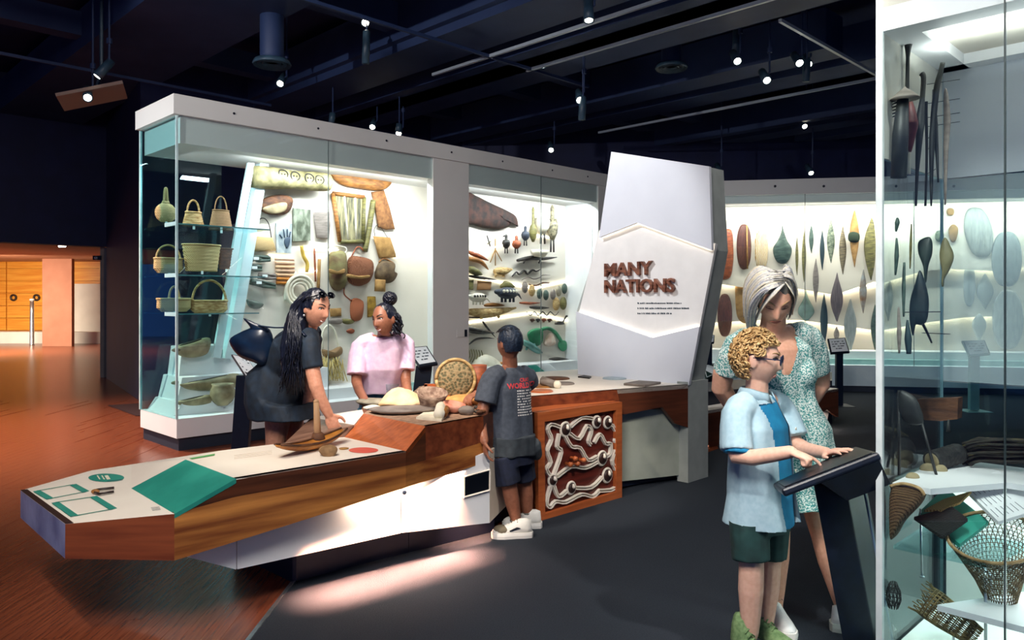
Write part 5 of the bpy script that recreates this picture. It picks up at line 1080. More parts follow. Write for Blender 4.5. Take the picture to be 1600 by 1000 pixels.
def hand(wr, d, n, s=1.0, side=1, curl=(.3, .3, .3, .3), spread=.12, thumb=.5):
    """palm, four fingers of different length and a thumb leaving the side of the palm"""
    wr, d, n = V3(wr), V3(d).normalized(), V3(n); n = (n - d * n.dot(d)).normalized(); l = d.cross(n) * side
    g = [ellip(wr + d * .048 * s, d * .056 * s, l * .040 * s, n * .0165 * s, 14, 8), limb([wr - d * .02 * s, wr + d * .03 * s], [.024 * s, .022 * s], 10, .75)]
    for k, (o, L_) in enumerate(((.030, .066), (.0105, .075), (-.0105, .070), (-.030, .055))):
        p = wr + d * .082 * s + l * o * s; a = 0; pts = [wr + d * .05 * s + l * o * .8 * s, p]; dd = (d + l * spread * o / .03).normalized()
        for q in (.45, .32, .25):
            a += curl[k] * (1.0 if q == .45 else 1.15); p = p + (dd * math.cos(a) + n * math.sin(a)) * L_ * q * s; pts.append(p)
        g.append(limb(pts, [.0095 * s, .0092 * s, .0085 * s, .0078 * s, .0068 * s], 8, 1, 2))
    b = wr + d * .022 * s + l * .028 * s; e = b + (l * .75 + d * .55 + n * .25).normalized() * .042 * s; f_ = e + (d * (1 - thumb * .4) + l * .25 + n * thumb).normalized() * .034 * s
    g.append(limb([wr + d * .01 * s + l * .012 * s, b, e, f_], [.014 * s, .0135 * s, .0105 * s, .008 * s], 8, 1, 2))
    return g
def shoe(t, heel, d, L, mu, ms, name='shoe', high=.0, lace=None, wd=.042, tongue=None):
    """sole, upper with toe box and collar, laces"""
    heel = V3(heel); d = V3(d); d.z = 0; d.normalize(); l = d.cross(Z); heel.z = .006
    def ring(u, w_, h, z0): return [heel + d * L * u + l * w_ * math.cos(a) + Z * (z0 + (h * math.sin(a) if math.sin(a) > 0 else 0)) for a in [2 * PI * i / 16 for i in range(16)]]
    sh = obj(name, loft([ring(u, wd * w_, h, .028) for u, w_, h in ((-.02, .35, .03), (.0, .7, .075 + high), (.12, .85, .085 + high), (.28, .85, .085 + high * .8), (.40, .86, .075), (.55, .95, .056), (.75, 1.0, .044), (.9, .85, .036), (1.0, .4, .02))]), mu, t, True)
    obj('sole', loft([[heel + d * L * u + l * wd * w_ * s_ * 1.08 + Z * z for s_, z in ((-1, 0), (1, 0), (1.06, .018), (1, .034), (-1, .034), (-1.06, .018))] for u, w_ in ((-.05, .4), (-.01, .75), (.15, .9), (.4, .88), (.7, 1.03), (.9, .88), (1.0, .55), (1.03, .3))]), ms, sh, False)
    if lace:
        for k in range(5):
            u = .36 + .07 * k; h = .092 - .0085 * k + high * .35 * (1 - k / 5); a = heel + d * L * u + Z * (h + .012); obj('lace', tube([a - l * wd * .45 - Z * .012, a + Z * .003, a + l * wd * .45 - Z * .012], .0035, 6), lace, sh, True)
    return sh
def strands(name, lines, r, m, parent, seg=5, kind='stuff'):
    g = []
    for ln in lines:
        q = spl(ln, 3) if len(ln) > 2 else ln; n = len(q); g.append(tube(q, [r * (1 - .65 * (i / (n - 1)) ** 3) for i in range(n)], seg, True, .6))
    return obj(name, join(*g), m, parent, True, kind=kind)
def skin(name, a, b): return mat(name, a, b, .45, scale=60, bump=.02, dist=.001, sub=.08, spec=.4)
SK_F = skin('fair_skin', 'dfa78b', 'e8b399'); SK_K = skin('pale_skin', 'e6b49c', 'eec0aa'); SK_B = skin('brown_skin_tone', '8e5a44', '9c664e'); SK_G = skin('tan_skin', 'a8745c', 'b88268'); SK_W = skin('light_brown_skin', 'c98c70', 'd69a7e')
HAIRB = mat('black_hair', '0b0d16', '1c2030', .32, scale=40, stretch=(3, 3, .4), bump=.2); BROWD = plain('dark_brow', '1c1410', .7)
# ------------------------------------------------------------------ blonde woman
t = thing('person', 'woman with silver blonde bob in teal patterned dress looking down, arms behind her', 'person', V3((1.2, 3.42, 0)))
bw = t; f = V3((.33, -.94, 0)).normalized(); r = f.cross(Z)
pel, wai, che, nek = P(1234, 668, 3.42), P(1224, 618, 3.42), P(1212, 562, 3.42), P(1208, 520, 3.43)
hd = Head(P(1210, 468, 3.34), (-.12, -.80, -.58), (0, .0, 1), 1.0)
rs, ls = P(1152, 541, 3.37), P(1262, 530, 3.50)
rh, rk, ra = P(1214, 690, 3.38), P(1214, 832, 3.40), P(1211, 944, 3.42)
lh, lk, la = P(1256, 690, 3.44), P(1288, 838, 3.40), P(1318, 950, 3.36)
geo = hd.geo() + [limb([nek + V3((0, .02, -.03)), lerp(nek, hd.c, .55)], [.060, .052]),
    rings([(pel - Z * .09, r * .15, f * .10), (pel, r * .165, f * .115), (wai, r * .125, f * .09), (che - Z * .04, r * .145, f * .11), (che + Z * .05, r * .15, f * .10), (nek - Z * .02, r * .11, f * .065), (nek + Z * .02, r * .05, f * .05)]),
    limb([rs, P(1127, 606, 3.46), P(1178, 660, 3.58)], [.052, .045, .030]), limb([ls, P(1282, 600, 3.60), P(1236, 652, 3.60)], [.052, .045, .030]),
    limb([lerp(nek, rs, .3), rs], [.05, .052]), limb([lerp(nek, ls, .3), ls], [.05, .052]),
    limb([rh, lerp(rh, rk, .5), rk, lerp(rk, ra, .35), ra, ra - Z * .03], [.088, .075, .056, .056, .034, .036]), limb([lh, lerp(lh, lk, .5), lk, lerp(lk, la, .35), la, la - Z * .03], [.088, .075, .056, .056, .034, .036]),
    ellip(P(1196, 585, 3.42) + f * .07, r * .062, f * .06, Z * .065), ellip(P(1234, 582, 3.44) + f * .07, r * .062, f * .06, Z * .065)]
geo += hand(P(1182, 662, 3.58), (.6, .3, -.3), (0, 1, 0), .9) 
skinned('body', geo, SK_F, t, .0045, 2)
hd.parts(t, '6b7a80', plain('ash_brow', 'b08c68', .7), 'b8705f', closed=True, lash='7a5544')
DRESS = mat('teal_floral', 'e2efe9', '3f9592', .8, scale=150, detail=1, lo=.46, hi=.54, bump=.05)
hem = P(1250, 784, 3.42); hz = hem.z; n0 = nek; vb = P(1226, 585, 3.3)
def vcut(p):
    q = p - n0; u = q.dot(r); v = q.dot(f); dz = p.z - vb.z; ctr = (vb - n0).dot(r) * max(0, min(1, 1 - dz / .22))
    return v > .02 and dz > 0 and abs(u - ctr) < .012 + .34 * dz or (p.z > nek.z - .012 and abs(u) < .075)
dg_ = [rings([(V3((pel.x + .02, pel.y, hz)), r * .22, f * .17), (V3((pel.x + .02, pel.y, hz + .12)), r * .205, f * .155), (pel, r * .185, f * .135), (wai, r * .142, f * .105), (che - Z * .04, r * .163, f * .125), (che + Z * .05, r * .166, f * .115), (nek - Z * .015, r * .125, f * .08), (nek + Z * .015, r * .06, f * .06)]),
      limb([lerp(nek, rs, .45), rs, lerp(rs, P(1127, 606, 3.46), .62)], [.06, .066, .066], ends=False), limb([lerp(nek, ls, .45), ls, lerp(ls, P(1282, 600, 3.60), .72)], [.06, .066, .066], ends=False),
      ellip(P(1196, 585, 3.42) + f * .072, r * .07, f * .064, Z * .075), ellip(P(1234, 582, 3.44) + f * .072, r * .07, f * .064, Z * .075)]
skinned('dress', dg_, DRESS, t, .006, 4, .012, 10, vcut)
SILVER = mat('silver_hair', 'b9bcc4', 'eceae4', .38, scale=55, stretch=(3, 3, .3), bump=.15); ROOT = mat('root_hair', '4a4844', '8a8880', .4, scale=50)
cap = [ellip(hd.w(0, -.014, .022), hd.r * .083, hd.f * .094, hd.u * .108, 24, 16)]
hcut = lambda p: (p - hd.c).dot(hd.f) > .052 and (p - hd.c).dot(hd.u) < .066
skinned('hair', cap, ROOT, t, .006, 2, .004, 40, hcut)
ln = ([], [], []); rn = random.Random(3)
def lock(pts): ln[rn.choice((0, 0, 0, 1, 1, 2))].append(pts)
for k in range(420):                                                     # from the parting down to her right (picture left)
    bk = rn.uniform(-.105, .07); q = rn.random(); out = rn.uniform(.078, .112)
    st = hd.w(-.020 + rn.uniform(-.003, .003), bk * .72 - .008, .126 - bk * bk * 5 + rn.uniform(0, .004))
    fr = .016 if bk > .045 else 0
    lock([st, hd.w(out * .55, bk + fr, .120 - abs(bk) * .12), hd.w(out * .95, bk + fr, .055), hd.w(out * 1.06, bk + fr * .5, -.02), hd.w(out * .98, bk * .9 - .006, -.085 - rn.uniform(0, .06)), hd.w(out * .86, bk * .8 - .01, -.115 - rn.uniform(0, .06))])
for k in range(110):                                                     # shorter fall on the other side, behind the cheek
    bk = rn.uniform(-.105, .012); out = rn.uniform(.070, .092)
    st = hd.w(-.024, bk * .72, .125 - bk * bk * 5)
    lock([st, hd.w(-out * .7, bk - .006, .108), hd.w(-out, bk - .012, .045), hd.w(-out * 1.02, bk - .016, -.03), hd.w(-out * .9, bk - .02, -.09 - rn.uniform(0, .03))])
for k in range(26):                                                      # a few wisps swept over the brow
    y = rn.uniform(.055, .08); lock([hd.w(-.02, .05, .118), hd.w(.022, y + .018, .098), hd.w(.052, y + .012, .045), hd.w(.070, y - .006, -.02), hd.w(.078, y - .03, -.08 - rn.uniform(0, .03))])
for k in range(14):
    y = rn.uniform(.03, .06); lock([hd.w(-.026, .04, .120), hd.w(-.055, y + .02, .085), hd.w(-.074, y, .03), hd.w(-.076, y - .02, -.03 - rn.uniform(0, .03))])
for k in range(100):
    a = rn.uniform(-.9, .9); lock([hd.w(a * .03, -.03, .128), hd.w(a * .07, -.095, .085), hd.w(a * .088, -.118, .0), hd.w(a * .085, -.10, -.10 - rn.uniform(0, .04))])
strands('silver_locks', ln[0], .0040, SILVER, t); strands('pale_locks', ln[1], .0040, mat('pale_blond_hair', 'd9cfb4', 'f3ecd8', .35, scale=50), t); strands('ash_locks', ln[2], .0038, mat('ash_hair', '6f7078', '9a9ca6', .4, scale=50), t)  # locks mixed at random in three hair tones, ash the darkest
strands('root_locks', [[hd.w(-.02, b, .130 - b * b * 5), hd.w(.022 + .02 * rn.random(), b + rn.uniform(-.004, .004), .127 - b * b * 5), hd.w(.052, b, .108 - abs(b) * .12)] for b in [rn.uniform(-.07, .06) for _ in range(34)]], .0026, ROOT, t)
WSHOE = mat('white_shoe', 'e4e6e6', 'f0f0ee', .5, scale=30, bump=.1); SOLEW = plain('white_sole', 'eceae4', .6); SOLEG = plain('grey_sole', 'b9bdb6', .6)
LACEW = plain('white_lace', 'f4f4f0', .7)
s1 = shoe(t, V3((1.168, 3.47, 0)), (.04, -1, 0), .245, WSHOE, SOLEW, lace=LACEW)
g = text_geo('FILA', V3((1.158, 3.38, .118)), V3((1, 0, 0)), V3((0, .5, .87)), .022); obj('shoe_mark', g, BLACK, s1)
shoe(t, V3((1.405, 3.35, 0)), (.92, -.3, 0), .245, WSHOE, SOLEG, lace=LACEW)
# ------------------------------------------------------------------ curly boy
t = thing('person', 'curly haired boy in glasses, open pale blue shirt and dark shorts at the black touchscreen', 'person', V3((1.03, 3.14, 0)))
f = V3((.80, -.60, 0)).normalized(); r = f.cross(Z)
pel, che, nek = P(1190, 792, 3.14), P(1188, 680, 3.14), P(1182, 616, 3.14)
hd = Head(P(1184, 562, 3.12), (.90, -.42, -.08), (-.05, 0, 1), .92)
rs, ls = P(1152, 648, 3.03), P(1222, 640, 3.25)
rel, rw = P(1152, 712, 2.98), P(1235, 706, 2.86); lel, lw = P(1244, 694, 3.20), P(1292, 708, 2.98)
rh, rk, ra = P(1172, 812, 3.07), P(1174, 878, 3.05), P(1172, 990, 3.08); lh, lk, la = P(1204, 812, 3.2), P(1202, 876, 3.2), P(1194, 985, 3.22)
geo = hd.geo() + [limb([nek - Z * .03, lerp(nek, hd.c, .6)], [.048, .044]), rings([(pel - Z * .06, r * .11, f * .085), (pel + Z * .05, r * .115, f * .09), (che - Z * .05, r * .115, f * .085), (che + Z * .04, r * .125, f * .085), (nek - Z * .03, r * .09, f * .06), (nek, r * .045, f * .045)]),
    limb([rs, rel, rw], [.040, .036, .024]), limb([ls, lel, lw], [.040, .034, .023]), limb([lerp(nek, rs, .4), rs], [.04, .042]), limb([lerp(nek, ls, .4), ls], [.04, .042]),
    limb([rh, lerp(rh, rk, .5), rk, lerp(rk, ra, .4), ra], [.058, .058, .049, .050, .033]), limb([lh, lerp(lh, lk, .5), lk, lerp(lk, la, .4), la], [.068, .06, .049, .050, .033])]
geo += hand(rw, P(1262, 716, 2.82) - rw, (-.2, .2, -1), .82, 1, (.25, 1.15, 1.25, 1.3), .1, .6) + hand(lw, P(1328, 701, 2.86) - lw, (.1, .2, -1), .82, -1, (.1, .08, .1, .15), .25, .1)
skinned('body', geo, SK_K, t, .0042, 2)
hd.parts(t, '5a6a70', plain('blond_brow', 'a07c4c', .7), 'c8857a', lipw=.02)
SHIRT = mat('pale_blue_chambray', 'a3c4d2', 'b0cdd9', .85, scale=60, bump=.04, dist=.001); TEE = mat('turquoise_tee', '1178a8', '1889b8', .8, scale=20); SHORT = mat('dark_green_shorts', '14302f', '1f4442', .8, scale=14, bump=.1)
skinned('tee_shirt', [rings([(pel - Z * .065, r * .140, f * .124), (pel + Z * .05, r * .133, f * .115), (che - Z * .05, r * .128, f * .108), (che + Z * .04, r * .132, f * .10), (nek - Z * .035, r * .10, f * .075), (nek - Z * .005, r * .058, f * .058)]), limb([rs, lerp(rs, rel, .96)], [.05, .058], ends=False)], TEE, t, .006, 4, .006, 8)
cc = lambda p: (lambda q: q.dot(f) > .02 and -.06 + .012 * math.sin(p.z * 9) < q.dot(r) < .098 + .01 * math.sin(p.z * 7) and p.z < nek.z - .03)(p - V3((pel.x, pel.y, p.z)) - (V3((che.x - pel.x, che.y - pel.y, 0)) * 0))
skinned('shirt', [rings([(pel - Z * .06, r * .172, f * .15), (pel + Z * .05, r * .154, f * .128), (che - Z * .05, r * .142, f * .120), (che + Z * .04, r * .142, f * .108), (nek - Z * .035, r * .108, f * .08), (nek - Z * .0, r * .06, f * .058)]),
    limb([lerp(nek, rs, .5), rs, lerp(rs, rel, .86)], [.052, .058, .064], ends=False), limb([lerp(nek, ls, .5), ls, lerp(ls, lel, .8)], [.052, .058, .062], ends=False)], SHIRT, t, .006, 5, .008, 9, cc)
col = [nek + r * math.cos(a) * .062 + f * math.sin(a) * .060 + Z * (.012 - .02 * max(0, math.sin(a))) for a in [PI * .62 + 2 * PI * .88 * i / 20 for i in range(21)]]
obj('collar', loft([[p + Z * .018, p + (p - nek) * .10 + Z * .012, p + (p - nek) * .35 - Z * .02, p + (p - nek) * .22 - Z * .02] for p in col]), SHIRT, t, True)
for k in range(4): 
    p = V3((pel.x, pel.y, 0)) + Z * (che.z + .03 - k * .085) + f * .118 + r * -.062; obj('button', lathe(p, [(.001, .004), (.006, .003), (.006, 0)], 8, f), BONE, t)
skinned('shorts', [rings([(pel - Z * .09, r * .132, f * .11), (pel + Z * .02, r * .12, f * .10)]), limb([rh + Z * .02, rh, lerp(rh, rk, .95)], [.075, .082, .076], ends=False), limb([lh + Z * .02, lh, lerp(lh, lk, .9)], [.075, .082, .076], ends=False)], SHORT, t, .006, 4, .006, 8, lambda p: p.z > pel.z - .035)
CURL = mat('golden_curls', '9c7440', 'e2c088', .5, scale=60, bump=.2)
hcut = lambda p: (p - hd.c).dot(hd.f) > .026 and (p - hd.c).dot(hd.u) < .070 or (p - hd.c).dot(hd.u) < -.085 or ((p - hd.c).dot(hd.f) > -.03 and (p - hd.c).dot(hd.u) < .026)
skinned('hair', [ellip(hd.w(0, -.012, .018), hd.r * .076, hd.f * .090, hd.u * .102, 24, 16)], CURL, t, .006, 2, .01, 50, hcut)
cl = []; rn = random.Random(9)
while len(cl) < 430:
    v = V3((rn.gauss(0, 1), rn.gauss(0, 1), rn.gauss(0, 1))).normalized(); x, y, z = v.x * .082, v.y * .100 - .012, v.z * .112 + .018
    if y > .03 and z < .075 or z < -.085 or (y > -.03 and z < .028): continue
    c = hd.w(x, y, z); nn = (c - hd.c).normalized(); a = nn.orthogonal().normalized(); b = nn.cross(a); ph = rn.uniform(0, 6); R_ = rn.uniform(.008, .013)
    cl.append([c + (a * math.cos(ph + q * .9) + b * math.sin(ph + q * .9)) * R_ + nn * (q * .0022 - .004) for q in range(9)])
g = [tube(q, .0034, 5) for q in cl]; obj('curls', join(*g), CURL, t, True, kind='stuff')
# glasses
gt = thing('eyeglasses', 'boy\'s dark blue framed eyeglasses', 'eyeglasses', hd.w(0, .1, .01)); GLF = plain('navy_frame', '1d2348', .3)
for e in (-1, 1):
    c = hd.w(.033 * e, .101, .008); obj('lens_rim', tube([c + hd.r * math.cos(a) * .024 * hd.s + hd.u * math.sin(a) * .019 * hd.s for a in [2 * PI * i / 20 for i in range(21)]], .0026, 6), GLF, gt, True)
    obj('lens', lathe(c, [(.001, .001), (.019, .0005), (.019, -.0005), (.001, -.001)], 16, hd.f), GLASS, gt)
    obj('temple', tube([hd.w(.056 * e, .099, .014), hd.w(.074 * e, .05, .015), hd.w(.079 * e, -.01, .014)], .0024, 6), GLF, gt, True)
obj('bridge', tube([hd.w(-.010, .103, .012), hd.w(0, .108, .016), hd.w(.010, .103, .012)], .0025, 6), GLF, gt, True)
BOOT = mat('green_canvas', '5d7a4c', '7d9a68', .8, scale=60, bump=.2)
shoe(t, V3((ra.x - .05, ra.y + .03, 0)), (.45, -.9, 0), .205, BOOT, SOLEG, 'boot', .07, MATS['green_canvas']); shoe(t, V3((la.x - .05, la.y + .03, 0)), (.62, -.78, 0), .205, BOOT, SOLEG, 'boot', .07, MATS['green_canvas'])
# ------------------------------------------------------------------ boy in the grey tee
t = thing('person', 'boy in grey tour tee and navy shorts seen from behind at the table', 'person', V3((0, 4.75, 0)))
f = V3((-.55, .83, 0)).normalized(); r = f.cross(Z)
pel, che, nek = P(799, 694, 4.76), P(796, 618, 4.76), P(797, 573, 4.76)
hd = Head(P(796, 537, 4.74), (-.66, .74, -.10), (0, 0, 1), .93)
rs, ls = P(827, 594, 4.88), P(768, 594, 4.66); lel, lw = P(752, 652, 4.60), P(757, 690, 4.50); rel, rw = P(778, 618, 5.02), P(744, 615, 4.98)
lh, lk, la = P(786, 712, 4.70), P(796, 762, 4.70), P(806, 812, 4.70); rh, rk, ra = P(814, 712, 4.84), P(820, 757, 4.86), P(824, 800, 4.86)
geo = hd.geo() + [limb([nek - Z * .03, lerp(nek, hd.c, .6)], [.05, .046]), rings([(pel - Z * .05, r * .12, f * .09), (pel + Z * .05, r * .12, f * .09), (che, r * .125, f * .085), (nek - Z * .03, r * .09, f * .06), (nek, r * .045, f * .045)]),
    limb([rs, rel, rw], [.040, .036, .024]), limb([ls, lel, lw], [.040, .036, .025]), limb([lerp(nek, rs, .4), rs], [.04, .042]), limb([lerp(nek, ls, .4), ls], [.04, .042]),
    limb([rh, lerp(rh, rk, .5), rk, lerp(rk, ra, .4), ra, ra - Z * .06], [.07, .06, .048, .048, .032, .034]), limb([lh, lerp(lh, lk, .5), lk, lerp(lk, la, .4), la, la - Z * .06], [.07, .06, .048, .048, .032, .034])]
geo += hand(lw, (.12, -.05, -1), (.9, .3, 0), .85, 1, (.3, .35, .4, .4)) + hand(rw, P(722, 628, 4.88) - rw, (0, 0, -1), .85, -1, (.5, .5, .6, .6))
skinned('body', geo, SK_B, t, .005, 2)
hd.parts(t, '2a1a12', BROWD, '8a5048')
GREYT = mat('grey_tee', '3f4652', '4b5360', .85, scale=40, bump=.1); NAVYS = mat('navy_shorts', '10172a', '18213a', .85, scale=30, bump=.1); CHAR = mat('charcoal_cloth', '2a3138', '353d44', .85, scale=30, bump=.1)
tee = skinned('tee_shirt', [rings([(pel + Z * .03, r * .142, f * .115), (che - Z * .06, r * .142, f * .11), (che + Z * .04, r * .146, f * .105), (nek - Z * .04, r * .11, f * .08), (nek - Z * .0, r * .06, f * .06)]), limb([lerp(nek, rs, .5), rs, lerp(rs, rel, .7)], [.06, .066, .07], ends=False), limb([lerp(nek, ls, .5), ls, lerp(ls, lel, .62)], [.06, .066, .07], ends=False)], GREYT, t, .006, 4, .008, 9)
skinned('tied_shirt', [rings([(pel - Z * .06, r * .155, f * .13), (pel + Z * .06, r * .15, f * .125)]), limb([pel + r * .12 - Z * .02 - f * .06, pel + r * .14 - Z * .06 - f * .05], [.06, .05])], CHAR, t, .006, 4, .012, 11)
skinned('shorts', [rings([(pel - Z * .12, r * .145, f * .118), (pel, r * .14, f * .115)]), limb([rh, lerp(rh, rk, .82)], [.085, .082], ends=False), limb([lh, lerp(lh, lk, .86)], [.085, .082], ends=False)], NAVYS, t, .006, 4, .008, 9)
# lettering wrapped on the back of the tee
bm = bmesh.new(); bm.from_mesh(tee.data); bvh = BVHTree.FromBMesh(bm); bm.free(); tor = V3(tee['org'])
def wrap(g, off=.003):
    out = []
    for v in g[0]:
        h = bvh.ray_cast(v - f * .4 - tor, f); out.append((h[0] + tor - f * off) if h[0] is not None else v)
    return out, g[1]
bx = r; o0 = che - f * .15
REDI = plain('red_print_ink', 'd8454c', .7); WHI = plain('white_print_ink', 'e8e8e4', .7)
obj('lettering', wrap(text_geo('CRAY', o0 + Z * .093 + bx * .055, bx, Z, .030, align='CENTER', bold=.001)), REDI, tee)
obj('lettering', wrap(text_geo('WORLD TO', o0 + Z * .055 + bx * .045, bx, Z, .044, align='CENTER', bold=.0015)), REDI, tee)
rn = random.Random(4)
for k in range(10):
    z = .035 - k * .0165; x = -.012; g = []
    while x < .115:
        l = rn.uniform(.006, .02); g.append(slab([o0 + bx * x + Z * z, o0 + bx * (x + l) + Z * z, o0 + bx * (x + l) + Z * (z + .0075), o0 + bx * x + Z * (z + .0075)], f * .0002)); x += l + rn.choice((.003, .004, .014))
    gg = wrap(join(*g)); obj('text_line', gg, WHI, tee, kind='stuff')
hcut = lambda p: ((p - hd.c).dot(hd.f) > .045 and (p - hd.c).dot(hd.u) < .07) or (p - hd.c).dot(hd.u) < -.055 or ((p - hd.c).dot(hd.f) > -.02 and (p - hd.c).dot(hd.u) < .005)
skinned('hair', [ellip(hd.w(0, -.012, .014), hd.r * .0755, hd.f * .086, hd.u * .104, 24, 16)], mat('short_hair', '0f1a2a', '22344a', .5, scale=90, bump=.4), t, .005, 2, .003, 60, hcut)
ln = []
for k in range(170):
    a = rn.uniform(0, 6.28); b = rn.uniform(0, .055); c = hd.w(math.cos(a) * b * 1.2, math.sin(a) * b * 1.5 - .01, .118 - b * b * 12); ln.append([c, c + hd.u * .006 + hd.f * .012, c + hd.f * .026 - hd.u * .004])
strands('hair_top', ln, .004, HAIRB, t)
SN1 = mat('white_sneaker', 'dcdad2', 'ecebe4', .6, scale=20, bump=.1); SN2 = plain('olive_toe', '6d6450', .7); SOCK = mat('grey_sock', '5c6058', '70746a', .9, scale=30)
s_ = shoe(t, V3((.115, 4.66, 0)), (-1, -.12, 0), .235, SN1, SOLEW, 'sneaker', .0, SN2, .043); obj('toe_cap', ellip(V3((-.06, 4.64, .052)), V3((.055, 0, 0)), V3((0, .044, 0)), V3((0, 0, .03))), SN2, s_, True); obj('sock', limb([la - Z * .0, V3((la.x, la.y, .09))], [.036, .038], ends=False), SOCK, t, True)
obj('side_stripe', slab([V3((.0, 4.612, .05)), V3((.05, 4.616, .07)), V3((.03, 4.616, .075)), V3((-.04, 4.61, .045))], V3((0, -.006, 0))), BLACK, s_)
s_ = shoe(t, V3((.18, 4.85, 0)), (-.9, .0, 0), .235, SN1, SOLEW, 'sneaker', .0, SN2, .043); obj('sock', limb([ra, V3((ra.x, ra.y, .09))], [.036, .038], ends=False), SOCK, t, True)
# ------------------------------------------------------------------ girl in pink
t = thing('person', 'smiling girl with a hair bun in a loose pink tee leaning on the table', 'person', V3((-.92, 5.4, 0)))
f = V3((-.18, -.98, 0)).normalized(); r = f.cross(Z)
pel, che, nek = P(594, 628, 5.45), P(598, 562, 5.36), P(600, 524, 5.28)
hd = Head(P(601, 500, 5.18), (-.52, -.84, -.08), (-.16, 0, 1), .98)
rs, ls = P(562, 542, 5.28), P(634, 540, 5.36); rel, rw = P(557, 596, 5.2), P(573, 630, 4.95); lel, lw = P(634, 594, 5.3), P(640, 622, 5.12)
geo = hd.geo() + [limb([nek - Z * .03, lerp(nek, hd.c, .6)], [.048, .044]), rings([(pel - Z * .08, r * .125, f * .09), (pel + Z * .06, r * .12, f * .09), (che, r * .13, f * .09), (nek - Z * .03, r * .09, f * .06), (nek, r * .045, f * .045)]),
    limb([rs, rel, rw], [.042, .036, .025]), limb([ls, lel, lw], [.042, .036, .025]), limb([lerp(nek, rs, .4), rs], [.04, .044]), limb([lerp(nek, ls, .4), ls], [.04, .044]),
    limb([pel + r * .07 - Z * .05, pel + r * .08 - Z * .38, pel + r * .08 - Z * .72], [.075, .052, .036]), limb([pel - r * .07 - Z * .05, pel - r * .08 - Z * .38, pel - r * .08 - Z * .72], [.075, .052, .036])]
geo += hand(rw, V3((.05, -.25, -.75)), V3((0, 1, -.4)), .85, 1, (.3, .35, .35, .4)) + hand(lw, V3((.05, -.5, -.5)), V3((0, .3, -1)), .85, -1, (.3, .3, .3, .3))
skinned('body', geo, SK_B, t, .005, 2)
hd.parts(t, '2a1a12', BROWD, 'a85a58', smile=True)
PINK = mat('pink_tee', 'e2c0dc', 'ecd0e6', .85, scale=30, bump=.1)
skinned('tee_shirt', [rings([(pel + Z * .07, r * .162, f * .165), (che - Z * .06, r * .168, f * .158), (lerp(che, nek, .45), r * .150, f * .13), (nek - Z * .035, r * .105, f * .092), (nek - Z * .005, r * .07, f * .07)]), limb([lerp(nek, rs, .4), rs, lerp(rs, rel, .82)], [.055, .062, .074], ends=False), limb([lerp(nek, ls, .4), ls, lerp(ls, lel, .72)], [.055, .062, .072], ends=False)], PINK, t, .006, 4, .014, 7, lambda p: p.z > nek.z - .018 + .0 * p.x and (p - nek).to_2d().length < .06)
skinned('jeans', [rings([(pel - Z * .10, r * .15, f * .115), (pel + Z * .06, r * .138, f * .105), (pel + Z * .10, r * .13, f * .10)]), limb([pel + r * .075 - Z * .05, pel + r * .09 - Z * .28], [.088, .08], ends=False), limb([pel - r * .075 - Z * .05, pel - r * .09 - Z * .28], [.088, .08], ends=False)], mat('blue_denim', '2c6a8e', '5a9ab8', .85, scale=16, bump=.2), t, .007, 3, .012, 9)
hcut = lambda p: ((p - hd.c).dot(hd.f) > .040 and (p - hd.c).dot(hd.u) < .066) or (p - hd.c).dot(hd.u) < -.07 or ((p - hd.c).dot(hd.f) > -.012 and (p - hd.c).dot(hd.u) < .0)
skinned('hair', [ellip(hd.w(0, -.014, .014), hd.r * .080, hd.f * .090, hd.u * .108, 24, 16)], HAIRB, t, .005, 2, .004, 50, hcut)
bc = hd.w(-.03, -.055, .142); cl = []
for k in range(70):
    v = V3((rn.gauss(0, 1), rn.gauss(0, 1), rn.gauss(0, 1))).normalized(); a = v.orthogonal().normalized(); b = v.cross(a); ph = rn.uniform(0, 6)
    cl.append([bc + v * .042 + (a * math.cos(ph + q * .7) + b * math.sin(ph + q * .7)) * .018 for q in range(8)])
obj('hair_bun', join(ball(bc, .044), *[tube(q, .005, 5) for q in cl]), HAIRB, t, True)
cl = []
for k in range(46):
    zz_ = rn.uniform(-.5, 1.5); s0 = hd.w(-.06 + rn.uniform(-.025, .012), -.045 + rn.uniform(-.035, .03), .01 + rn.uniform(-.03, .03)); ph = rn.uniform(0, 6); n_ = 14
    cl.append([s0 + V3((.012 * math.cos(ph + q * .9), .012 * math.sin(ph + q * .9), -.0105 * q)) + hd.r * -.0018 * q * zz_ for q in range(rn.randint(6, 14))])
obj('side_curls', join(*[tube(q, .0045, 5) for q in cl]), HAIRB, t, True, kind='stuff')
# ------------------------------------------------------------------ bending woman
t = thing('person', 'long haired woman in dark navy dress bending over the table', 'person', V3((-1.45, 4.8, 0)))
f = V3((.86, -.50, 0)).normalized(); r = f.cross(Z)
pel, wai, che, nek = P(432, 604, 4.82), P(446, 572, 4.78), P(464, 542, 4.72), P(483, 515, 4.66)
up = (nek - pel).normalized(); fz = r.cross(up) * -1; fz = fz if fz.dot(f) > 0 else -fz
hd = Head(P(493, 482, 4.60), (.84, -.50, -.20), (.08, 0, 1), 1.0)
rs, ls = P(483, 541, 4.54), P(476, 528, 4.82); rel, rw = P(494, 604, 4.48), P(514, 648, 4.50); lel, lw = P(486, 592, 4.86), P(478, 640, 4.78)
rh, rk, ra = P(437, 628, 4.80), P(430, 694, 4.78), P(414, 800, 4.84); lh, lk, la = P(448, 628, 4.96), P(462, 694, 4.94), P(446, 800, 5.0)
